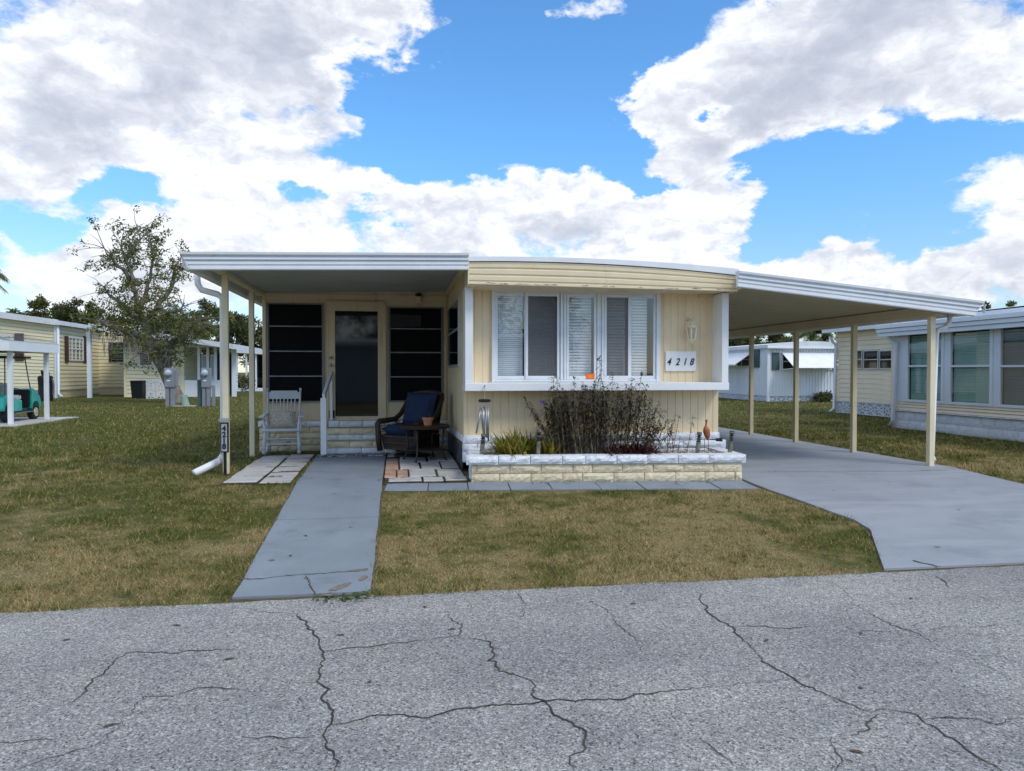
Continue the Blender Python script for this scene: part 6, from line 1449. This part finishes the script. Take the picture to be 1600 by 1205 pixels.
padp = MB(); padp.box(-13.4, -10.05, 21.5, 25.4, -.02, .03); H_(padp, 'pad', 'paver')
gb = PG(71, 623); gb = (PY(71, 600, 40)[0], 40.0)
bag = thing('golf_bag', 'tall black golf bag standing behind the cart shelter', 'golf bag', (gb[0], gb[1], 0))
hb_ = PY(71, 577, 40)[1]
MB().lathe([(0, 0), (.30, 0), (.34, .1), (.31, hb_ * .45), (.34, hb_ * .75), (.27, hb_ * .8), (0, hb_ * .8)], (gb[0], gb[1], 0), 16).build('bag', M['black'], bag)
MB().tube([(gb[0] + .36, gb[1] - .05, hb_ * .2), (gb[0] + .42, gb[1] - .08, hb_ * .5), (gb[0] + .34, gb[1] - .05, hb_ * .72)], .04, 6).build('strap', M['alum_dark'], bag)
for k in range(5):
    a = k * 1.3; MB().tube([(gb[0] + .12 * math.cos(a), gb[1] + .12 * math.sin(a), hb_ * .7), (gb[0] + .17 * math.cos(a), gb[1] + .17 * math.sin(a), hb_ * (.9 + .02 * k))], [.03, .05], 6).build('club', M['black'], bag)

# electric meter pedestals
def pedestal(px0, px1, pt, lab, extra):
    Y = 33.0; x0, x1 = PY(px0, 600, Y)[0], PY(px1, 600, Y)[0]; ztop_ = PY(px0, pt, Y)[1]; w = x1 - x0
    r_ = thing('meter_pedestal', lab, 'electric meter', ((x0 + x1) / 2, Y, 0), group='electric meter pedestals on the lawn')
    zb_m = PY(px0, 606, Y)[1]
    MB().box(x0, x1, Y - .14, Y + .14, zb_m, ztop_).build('cabinet', M['utility'], r_, bevel=.015)
    for k in range(2): MB().box(x0 + w * (.06 + .5 * k), x0 + w * (.44 + .5 * k), Y - .10, Y + .10, 0, zb_m - .002).build('pedestal_leg', M['utility'], r_, bevel=.01)
    MB().box(x0 + .02, x1 - .02, Y - .155, Y - .141, zb_m + .03, ztop_ - .42).build('cabinet_door', M['utility'], r_, bevel=.005)
    MB().lathe([(0, 0), (.15, 0), (.15, .05), (.13, .06), (.125, .13), (.09, .16), (0, .17)], (0, 0, 0), 20).build('meter', M['meter_glass'], r_, smooth=True).matrix_basis = Matrix.Translation(((x0 + x1) / 2 - w * .08, Y - .14, ztop_ - .22)) @ Matrix.Rotation(PI / 2, 4, 'X')
    MB().box(x0 + w * .25, x0 + w * .6, Y - .162, Y - .156, zb_m + .28, zb_m + .33).build('plate', M['sign_white'], r_)
    if extra: MB().box(x1 + .04, x1 + .17, Y - .05, Y + .05, 0, PY(px1, 602, Y)[1]).build('side_box', M['utility'], r_, bevel=.01)
    else: MB().box(x1, x1 + .1, Y - .08, Y + .08, zb_m + .05, ztop_ - .1).build('side_box', M['utility'], r_, bevel=.01)
pedestal(258, 274, 575, 'grey electric meter pedestal standing against the leaning tree trunk', False)
pedestal(315.5, 329.5, 575, 'grey electric meter pedestal beside the dark utility tube', True)
x_, z_ = PY(312.3, 593, 33.1)
ut = thing('utility_tube', 'dark square utility tube left of the second meter pedestal', 'utility post', (x_, 33.1, 0))
MB().box(x_ - .09, x_ + .09, 33.02, 33.18, 0, z_ - .06).build('tube', M['shutter_green'], ut, bevel=.02); MB().box(x_ - .10, x_ + .10, 33.01, 33.19, z_ - .0595, z_).build('cap', M['alum_dark'], ut, bevel=.02)
x_, z_ = PY(289, 618, 33); xb_ = PY(291.5, 634, 33)[0]
gp = thing('utility_pedestal', 'short tilted pale green utility pedestal between the two meters', 'utility post', (xb_, 33, 0))
MB().tube([(xb_, 33, -.05), (x_ - .05, 33, z_ - .06)], [.16, .135], 16).build('housing', M['utility_green'], gp); MB().tube([(x_ - .045, 33, z_ - .062), (x_ - .06, 33, z_), (x_ - .065, 33, z_ + .02)], [.15, .14, .05], 16).build('cap', M['utility_green'], gp)
pd = MB().box(PY(272, 634, 33)[0], PY(308, 634, 33)[0], 32.7, 33.4, -.03, .03).build('concrete_pad', M['paver']); tag(pd, 'low concrete strip at the foot of the meter pedestals', 'pad')
# bin and breeze-block screen
x0b, x1b = PY(207, 610, 43)[0], PY(226.5, 610, 43)[0]; zbn = PY(215, 594, 43)[1]
bn = thing('trash_bin', 'black tapered trash bin beside the white breeze-block screen', 'bin', ((x0b + x1b) / 2, 43, 0))
cxb = (x0b + x1b) / 2; wb = (x1b - x0b) / 2
MB().add([(cxb - wb * .82, 42.7, 0), (cxb + wb * .82, 42.7, 0), (cxb + wb * .82, 43.3, 0), (cxb - wb * .82, 43.3, 0), (cxb - wb * .97, 42.6, zbn - .12), (cxb + wb * .97, 42.6, zbn - .12), (cxb + wb * .97, 43.4, zbn - .12), (cxb - wb * .97, 43.4, zbn - .12)], [(0, 3, 2, 1), (4, 5, 6, 7), (0, 1, 5, 4), (1, 2, 6, 5), (2, 3, 7, 6), (3, 0, 4, 7)]).build('body', M['black'], bn, bevel=.03)
MB().box(cxb - wb, cxb + wb, 42.56, 43.44, zbn - .119, zbn - .02).build('lid', M['black'], bn, bevel=.04)
ls = thing('breeze_block_screen', 'white breeze-block screen of star-patterned blocks behind the leaning tree', 'screen', (PY(243, 610, 42.6)[0], 42.6, 0))
for i in range(2):
    for j in range(2):
        a, b = PY(228 + 15.5 * i, 610, 42.6)[0], PY(243 + 15.5 * i, 610, 42.6)[0]; h_ = PY(240, 592, 42.6)[1] / 2
        inst('lattice_block', LAT, ((a + b) / 2, 42.6, h_ * j), ((b - a), .3, h_ - .01), ls)

# =================================================================== TREES
def tree(name, label, base, trunk_pts, radii, limbs, clumps, leaf_m, size, seed, group=None, asp=.42, droop=.0, bark='bark', twigs=None):
    global rng
    rng = np.random.default_rng(seed); random.seed(seed)
    r_ = thing(name, label, 'tree', base, group=group)
    mb = MB(); mb.tube(trunk_pts, radii, 9)
    for pts, rr in limbs: mb.tube(pts, rr, 6, cap=False)
    if twigs:
        for pts, rr in twigs: mb.tube(pts, rr, 4, cap=False)
    smooth_angle(mb.build('trunk', M[bark], r_), 60)
    C = []; S_ = []
    for (c, rad, n, sz) in clumps:
        d = unit(rng.normal(size=(n, 3))) * (rng.random((n, 1)) ** .45); C.append(np.array(c) + d * np.array(rad)); S_.append(np.full(n, sz) * rng.uniform(.6, 1.3, n))
    me = leaf_mesh('crown', np.concatenate(C), np.concatenate(S_), asp, droop=droop); me.materials.append(leaf_m)
    link_mesh('crown', me, None, r_)
    return r_
# the leaning tree in front of the left neighbour
TY = 37.0
def tp(px, py, dy=0.0): x, z = PY(px, py, TY + dy); return Vector((x, TY + dy, z))
trunk = [tp(279, 634), tp(275, 618), tp(267, 600), tp(257, 577), tp(246, 556), tp(238, 542), tp(232, 528)]
trad = [.42, .33, .30, .28, .30, .26, .20]
limb_px = [([(232, 528), (227, 505), (219, 482), (207, 442), (196, 408), (190, 376)], -.3), ([(230, 515), (244, 482), (260, 456), (274, 428), (283, 402)], .6), ([(246, 556), (262, 540), (283, 529), (300, 514), (305, 500)], -.5),
           ([(226, 506), (206, 490), (182, 470), (162, 448)], .8), ([(219, 482), (232, 446), (238, 405), (232, 368)], 1.0), ([(207, 442), (182, 412), (163, 388)], -.8), ([(232, 528), (205, 520), (175, 510), (155, 500)], -.9), ([(244, 482), (262, 490), (286, 478)], -1.0), ([(262, 540), (240, 545), (215, 552)], -.7), ([(196, 408), (215, 380), (222, 362)], .4), ([(260, 575), (263, 558), (262, 546)], -.5)]
limbs = []; nodes = []; random.seed(17)
for pl, dyy in limb_px:
    pts = [tp(a, b, dyy * i / (len(pl) - 1) * 2.0) for i, (a, b) in enumerate(pl)]
    fine = []
    for i in range(len(pts) - 1):
        for k in range(3): fine.append(pts[i].lerp(pts[i + 1], k / 3) + Vector((random.gauss(0, .06), random.gauss(0, .06), random.gauss(0, .06))) * (1 if i + k else 0))
    fine.append(pts[-1]); n = len(fine); big = .17 if pl[0][1] > 500 else .10
    limbs.append((fine, [big * 1.15 * (1 - .82 * k / (n - 1)) for k in range(n)])); nodes += [(fine[k], k / (n - 1)) for k in range(n // 3, n)]
twigs = []; clumps = []
for p, f in nodes:
    for _ in range(5):
        d = Vector((random.gauss(0, 1), random.gauss(0, 1), random.gauss(.25, .8))).normalized(); L_ = random.uniform(.5, 1.5)
        q_ = p + d * L_ * .5; e = p + d * L_ + Vector((random.gauss(0, .15), random.gauss(0, .15), -.12 * L_))
        twigs.append(([p, q_, e], [.022, .014, .006]))
        for fr in (.5, .8, 1.0):
            if random.random() < .34: clumps.append((tuple(p.lerp(e, fr)), (.27, .27, .22), random.randint(12, 30), .17))
for px, py, rx, rz, n in ((195, 492, 1.5, 1.0, 420), (168, 490, 1.0, .9, 260), (222, 505, 1.3, .9, 380), (250, 505, 1.2, .9, 330), (280, 496, .8, .8, 170), (300, 512, .5, .7, 90), (240, 470, 1.2, .8, 200), (190, 516, .9, .6, 130), (262, 516, .9, .6, 140)):
    c = tp(px, py, random.uniform(-.8, .8)); clumps.append((tuple(c), (rx, rx, rz), int(n * 1.25), .17))
tree('leaning_tree', 'leaning airy tree with a twisted grey trunk behind the first meter pedestal', tuple(trunk[0]), trunk, trad, limbs, clumps, L['olive'], .15, 31, droop=.25, twigs=twigs, asp=.36)
# hanging grey strands
random.seed(41); V = []; F = []; T = []
for _ in range(240):
    p = tp(random.uniform(160, 262), random.uniform(500, 540), random.uniform(-1.2, .6))
    lance(V, F, T, p, (random.gauss(0, .15), random.gauss(0, .15), -1), random.uniform(.3, .9), .02, 0, random.random())
M['strand'] = mat('grey_strand', (.20, .19, .15), .9, .2, 10)
me = np_mesh('hanging_strands', V, F, T); me.materials.append(M['strand']); lo_ = [o for o in COL.objects if o.name == 'leaning_tree'][0]; tag(link_mesh('hanging_strands', me, None, lo_), kind='stuff')

def bush_tree(px, ptop, Y, wpx, label, lm, seed, n=1500, sparse=1.0, base_py=None, size=.27, name='background_tree', group='trees behind the homes'):
    x, zt = PY(px, ptop - 4, Y); w = wpx * 1.25 / FPX * Y * .5; zb = max(1.2, zt * .30)
    random.seed(seed); tr = [(x + random.uniform(-.2, .2), Y, 0), (x + random.uniform(-.2, .2), Y, zt * .3), (x, Y, zt * .55)]
    cl = []; lb = []
    k = max(5, int(8 * sparse))
    for i in range(k):
        a = random.random() * 6.3; rr = random.uniform(.15, .85); cz_ = zb + (zt - zb) * random.uniform(.15, .92); shrink = 1 - .55 * max(0, (cz_ - zb) / (zt - zb) - .3)
        c = (x + w * rr * math.cos(a) * shrink, Y + w * rr * math.sin(a) * shrink, cz_ - .1)
        rad = random.uniform(.28, .52) * w; cl.append((c, (rad, rad, min(rad * .8, zt - cz_ + .15)), int(n / k * random.uniform(.6, 1.4)), size)); lb.append(([tr[1], Vector(tr[1]).lerp(Vector(c), .5) + Vector((0, 0, .2)), c], [.10, .07, .02]))
    cl.append(((x, Y, zt - .25), (w * .3, w * .3, .35), int(n * .05), size))
    for i in range(int(14 * sparse)):      # loose sprigs beyond the mass
        c = cl[random.randrange(k)]; d = Vector((random.gauss(0, 1), random.gauss(0, 1), random.gauss(.4, .7))).normalized(); e = Vector(c[0]) + Vector((d.x * c[1][0], d.y * c[1][1], d.z * c[1][2])) * random.uniform(1.05, 1.45)
        cl.append((tuple(e), (.25, .25, .25), 14, size * .8)); lb.append(([c[0], tuple(e)], [.03, .008]))
    return tree(name, label, (x, Y, 0), tr, [.22, .18, .10], lb, cl, lm, size, seed, group)
BT = [(38, 492, 68, 50, 'D'), (74, 489, 69, 52, 'D'), (106, 486, 69, 52, 'L'), (20, 488, 62, 40, 'L'), (54, 491, 64, 44, 'D'), (62, 468, 66, 26, 'L'), (92, 481, 64, 50, 'L'), (120, 472, 63, 44, 'D'), (142, 478, 62, 42, 'L'), (175, 500, 66, 60, 'D'), (215, 500, 65, 60, 'D'), (262, 494, 66, 60, 'L'), (305, 492, 60, 48, 'L'), (318, 474, 66, 44, 'D'), (342, 486, 62, 44, 'L'), (368, 494, 64, 50, 'D'), (394, 500, 66, 56, 'D'), (425, 505, 66, 60, 'D'), (1142, 522, 52, 36, 'D'), (1160, 530, 58, 40, 'L'), (1190, 522, 60, 46, 'L'), (1218, 520, 62, 44, 'D'), (1242, 518, 58, 36, 'L'), (1292, 520, 64, 34, 'D'), (1330, 505, 70, 60, 'D'), (1540, 480, 46, 24, 'D'), (1580, 476, 60, 40, 'L')]
tl = ['dark low tree crown peeking over the far left of the cream roof', 'dark broad tree crown between two thinner trees over the cream roof', 'olive broad tree crown over the cream roof left of the corner', 'low bushy tree at the far left behind the cream home roof', 'dark rounded tree over the left end of the cream home roof', 'thin tall wispy tree rising above the cream home roof', 'spreading olive tree over the middle of the cream home roof', 'dark tree left of the leaning tree crown', 'olive tree mostly hidden by the left side of the leaning tree', 'dark tree behind the lower crown of the leaning tree', 'dark tree behind the trunk fork of the leaning tree', 'olive tree behind the right side of the leaning tree', 'olive tree just left of the porch downspout', 'tall dark sprigged tree between the leaning tree and the downspout', 'olive tree behind the porch downspout', 'dark tree between the two porch posts', 'dark tree between the second porch post and the porch room', 'dark tree behind the left corner of the porch room', 'dark tree at the house corner over the white home', 'wispy tree over the left roof edge of the white home', 'thin tree over the corner of the white home', 'dark tree behind the third carport post', 'olive tree left of the palm behind the white home', 'dark tree right of the palm behind the white home', 'dark tree behind the rear roof of the sunroom home', 'small dark tree top past the carport gutter end', 'olive tree top over the sunroom home roof']
for k, (px, ptop, Y, wp, kd) in enumerate(BT): bush_tree(px, ptop, Y, wp, tl[k], L['olive'] if kd == 'L' else L['dark'], 100 + k, n=3600, sparse=1.3)

def palm(px, py, Y, label, seed, nf=22, fl=2.0, group=None):
    x, z = PY(px, py, Y); random.seed(seed); r_ = thing('palm_tree', label, 'palm', (x, Y, 0), group=group)
    MB().tube([(x, Y, 0), (x + .1, Y, z * .5), (x, Y, z)], [.2, .16, .14], 10).build('trunk', M['bark'], r_, smooth=True)
    V = []; F = []; T = []; rb = MB()
    for k in range(nf):
        a = random.random() * 6.3; up = random.uniform(-.2, 1.3); Lf = fl * random.uniform(.75, 1.1); d = Vector((math.cos(a), math.sin(a), up)).normalized(); pts = []
        for i in range(7): f = i / 6; pts.append(Vector((x, Y, z)) + d * Lf * f + Vector((0, 0, -.55 * Lf * f * f)))
        rb.tube(pts, [.025 * (1 - .8 * i / 6) for i in range(7)], 4, cap=False); tv = random.random() * .74 + (.2 if random.random() < .15 else 0)
        for i in range(1, 7):
            tdir = (pts[i] - pts[i - 1]).normalized(); sd = tdir.cross(Vector((0, 0, 1))).normalized()
            for q_ in range(3):
                p = pts[i - 1].lerp(pts[i], (q_ + .5) / 3)
                for s_ in (-1, 1): lance(V, F, T, p, tdir * .8 + sd * s_ + Vector((0, 0, -.25)), Lf * .30 * (1.1 - abs(i / 6 - .5)), .05, .5, tv)
    rb.build('frond_rib', M['twig'], r_); me = np_mesh('crown', V, F, T); me.materials.append(L['palm']); link_mesh('crown', me, None, r_)
palm(1268, 520, 48, 'green fan palm showing above the white home roof', 3, 30, 1.7)
palm(304, 512, 56, 'dull palm behind the shed roof right of the leaning tree', 5, 26, 2.0)
palm(-47, 424, 40, 'palm at the left edge with one drooping frond in view', 9, 22, 1.6)
for px, py, Y, lab, sd in ((383, 588, 55, 'dark clipped shrub in front of the far dark carport', 61), (1292, 622, 33, 'small dark shrub at the foot of the white home', 62), (72, 600, 45, None, 63)):
    if not lab: continue
    x, z = PY(px, py - 8, Y); rng = np.random.default_rng(sd); r_ = thing('shrub', lab, 'shrub', (x, Y, 0)); hs = .5 if px > 1000 else 1.0; cl = [(x + rng.uniform(-.35, .35), Y + rng.uniform(-.3, .3), hs * (.45 + rng.uniform(-.2, .35) * z)) for _ in range(9)]
    C = np.concatenate([np.array(c) + unit(rng.normal(size=(110, 3))) * rng.random((110, 1)) ** .4 * np.array([.42, .4, max(.2, z * .32 * hs)]) for c in cl])
    me = leaf_mesh('leaves', C, rng.uniform(.08, .16, len(C)), .5); me.materials.append(L['dark']); link_mesh('leaves', me, None, r_)
    MB().tube([(x, Y, 0), (x, Y, .6)], [.05, .03], 6).build('stem', M['bark'], r_)

for k, (x, y, h) in enumerate(((-6, -21, 7.5), (-1, -23, 8.5), (4.5, -21, 7), (9, -24, 9), (-11, -23, 8))):
    rng = np.random.default_rng(500 + k); random.seed(500 + k)
    cl = [((x + random.uniform(-1.6, 1.6), y + random.uniform(-1, 1), random.uniform(2.5, h - .8)), (1.5, 1.4, 1.1), 420, .3) for _ in range(9)]
    tree('opposite_tree', ['dark tree across the road, second from the left end of its row', 'tall dark tree across the road behind the middle of the blue home', 'low dark tree across the road behind the right half of the blue home', 'tallest dark tree across the road, beyond the right end of the blue home', 'dark tree across the road at the far left end of its row'][k], (x, y, -.2), [(x, y, -.2), (x, y, h * .5)], [.25, .15], [], cl, L['dark'], .3, 500 + k, group='trees across the road')

# =================================================================== GRASS
rng = np.random.default_rng(77)
def grass():
    segs = []
    N = 2400000
    d = 5.45 * np.exp(rng.random(N) * math.log(46 / 5.45)); th = rng.uniform(-.70, .70, N) + TH     # denser close by, thinning with distance
    X = d * np.sin(th); Y = d * np.cos(th)
    keep = rng.random(N) < .40
    v = keep & (Y > 5.57)
    wlx = -1.20 - .022 * (Y - 5.6); wrx = -.205 + .001 * Y
    v &= ~((X > wlx + .012) & (X < wrx - .012) & (Y < 13.4))
    dlx = np.where(Y < 7, 4.05 + .82 * (Y - 5.6) / 1.4, np.maximum(4.70, 4.87 - .085 * (Y - 7))); drx = np.where(Y > 8.6, 8.34, 8.34 + .55 * np.clip((8.6 - Y) / 3, 0, 9) ** 1.6)
    v &= ~((X > dlx + .01) & (X < drx - .01) & (Y < 25))
    v &= ~((X > -2.25 + 0 * Y) & (X < -1.36) & (Y > 9.99) & (Y < 13.5))
    v &= ~((X >= -.23) & (X < 4.9) & (Y > 9.345 - .0965 * (X + .16)) & (Y < 25))
    v &= ~((X > -2.6) & (X < 4.9) & (Y > 13.9))
    v &= ~((X > -13.4) & (X < -10.05) & (Y > 21.5) & (Y < 25.4))
    v &= ~((X > 12.9) & (Y < 17.7)) & ~((X > 15.5) & (Y < 26)) & ~((X > XW2) & (Y > YW2)) & ~((X < -8) & (Y > YA))
    g2 = rng.random((160, 160)); gx_, gy_ = (X * 2.3 + 700) % 159, (Y * 2.3 + 700) % 159; ix, iy = gx_.astype(int), gy_.astype(int); fx_, fy_ = gx_ - ix, gy_ - iy
    fx_, fy_ = fx_ * fx_ * (3 - 2 * fx_), fy_ * fy_ * (3 - 2 * fy_)
    cl_ = (g2[iy, ix] * (1 - fx_) + g2[iy, ix + 1] * fx_) * (1 - fy_) + (g2[iy + 1, ix] * (1 - fx_) + g2[iy + 1, ix + 1] * fx_) * fy_
    v &= rng.random(N) < np.clip(.22 + 1.15 * cl_, 0, 1)
    X = X[v]; Y = Y[v]; d = d[v]; cl_ = cl_[v]; n = len(X)
    q2 = rng.integers(0, n, 3200); rep_ = 22; q3 = np.repeat(q2[d[q2] < 22], rep_)          # thicker tufts
    rad = rng.normal(0, .035, len(q3)) * np.clip(d[q3] / 8, 1, 2.2); an = rng.uniform(0, 2 * PI, len(q3))
    X = np.concatenate([X, X[q3] + rad * np.cos(an)]); Y = np.concatenate([Y, Y[q3] + rad * np.sin(an)]); d = np.concatenate([d, d[q3]])
    tuft = np.concatenate([np.zeros(n), np.ones(len(q3))]); cl_ = np.concatenate([cl_, cl_[q3]]); n = len(X)
    Z = -.22 + .22 * np.clip((Y - 5.6) / 4.4, 0, 1) - .004
    s = np.clip(d / 8, .9, 6)
    Lb = rng.uniform(.022, .058, n) * np.clip(s, 1, 1.7); wd_ = .0048 * s ** .9
    edge = np.exp(-np.clip(Y - 5.6, 0, 9) / .16); Lb *= (1 + .5 * edge) * (.72 + .55 * cl_) * (1 + .25 * tuft)
    ew = np.exp(-np.minimum(np.minimum(np.abs(X + 1.20 + .022 * (Y - 5.6)), np.abs(X + .205 - .001 * Y)) + 9 * (Y > 13), np.abs(X - np.where(Y < 7, 4.05 + .82 * (Y - 5.6) / 1.4, np.maximum(4.70, 4.87 - .085 * (Y - 7))))) / .05)
    Lb *= 1 + .75 * ew * rng.random(n)
    a = rng.uniform(0, 2 * PI, n); lean = rng.uniform(.45, 1.42, n)
    dx_ = np.cos(a) * np.sin(lean); dy_ = np.sin(a) * np.sin(lean); dzz = np.cos(lean)
    b = rng.uniform(0, 2 * PI, n); wx_ = np.cos(b) * wd_ * .5; wy_ = np.sin(b) * wd_ * .5
    V = np.empty((n, 3, 3)); V[:, 0] = np.stack([X - wx_, Y - wy_, Z], 1); V[:, 1] = np.stack([X + wx_, Y + wy_, Z], 1); V[:, 2] = np.stack([X + dx_ * Lb, Y + dy_ * Lb, Z + dzz * Lb], 1)
    me = np_mesh('grass', V.reshape(-1, 3), np.arange(3 * n).reshape(n, 3), np.repeat(np.where(tuft > 0, np.where(rng.random(n) < .7, rng.random(n) * .13, rng.random(n)), rng.random(n)), 3)); me.materials.append(M['grass'])
    o = link_mesh('grass', me, None); tag(o, 'patchy green and straw coloured mown grass around the home', 'grass', kind='stuff')
    print('grass blades', n)
grass()
# a few dry leaves and bits on the road and paving
random.seed(12); V = []; F = []; T = []
for px, py in ((538, 993), (575, 1068), (665, 951), (1200, 1000), (1345, 992), (1340, 1075), (985, 945), (1350, 1178), (350, 1032), (160, 1138), (98, 1002), (455, 874), (1211, 740), (855, 760), (1425, 935), (700, 985), (270, 978), (480, 842), (520, 775), (430, 880), (1300, 770), (1500, 800), (1470, 860), (1250, 715), (545, 828), (1390, 760)):
    X, Y = PG(px, py); p = PR(px, py) if Y < 5.6 else Vector((X, Y, 0)); z = road_z(p.y) + .006 if Y < 5.6 else zg(Y) + .03
    a = random.random() * 6.3; lance(V, F, T, (p.x, p.y, z), (math.cos(a), math.sin(a), .12), random.uniform(.03, .07), .022, .2, random.random())
M['dead_leaf'] = mat('dead_leaf', (.10, .07, .045), .9, .3, 20)
me = np_mesh('fallen_leaves', V, F, T); me.materials.append(M['dead_leaf']); tag(link_mesh('fallen_leaves', me, None), 'a few dry brown leaves scattered on the road and paving', 'leaves', kind='stuff')
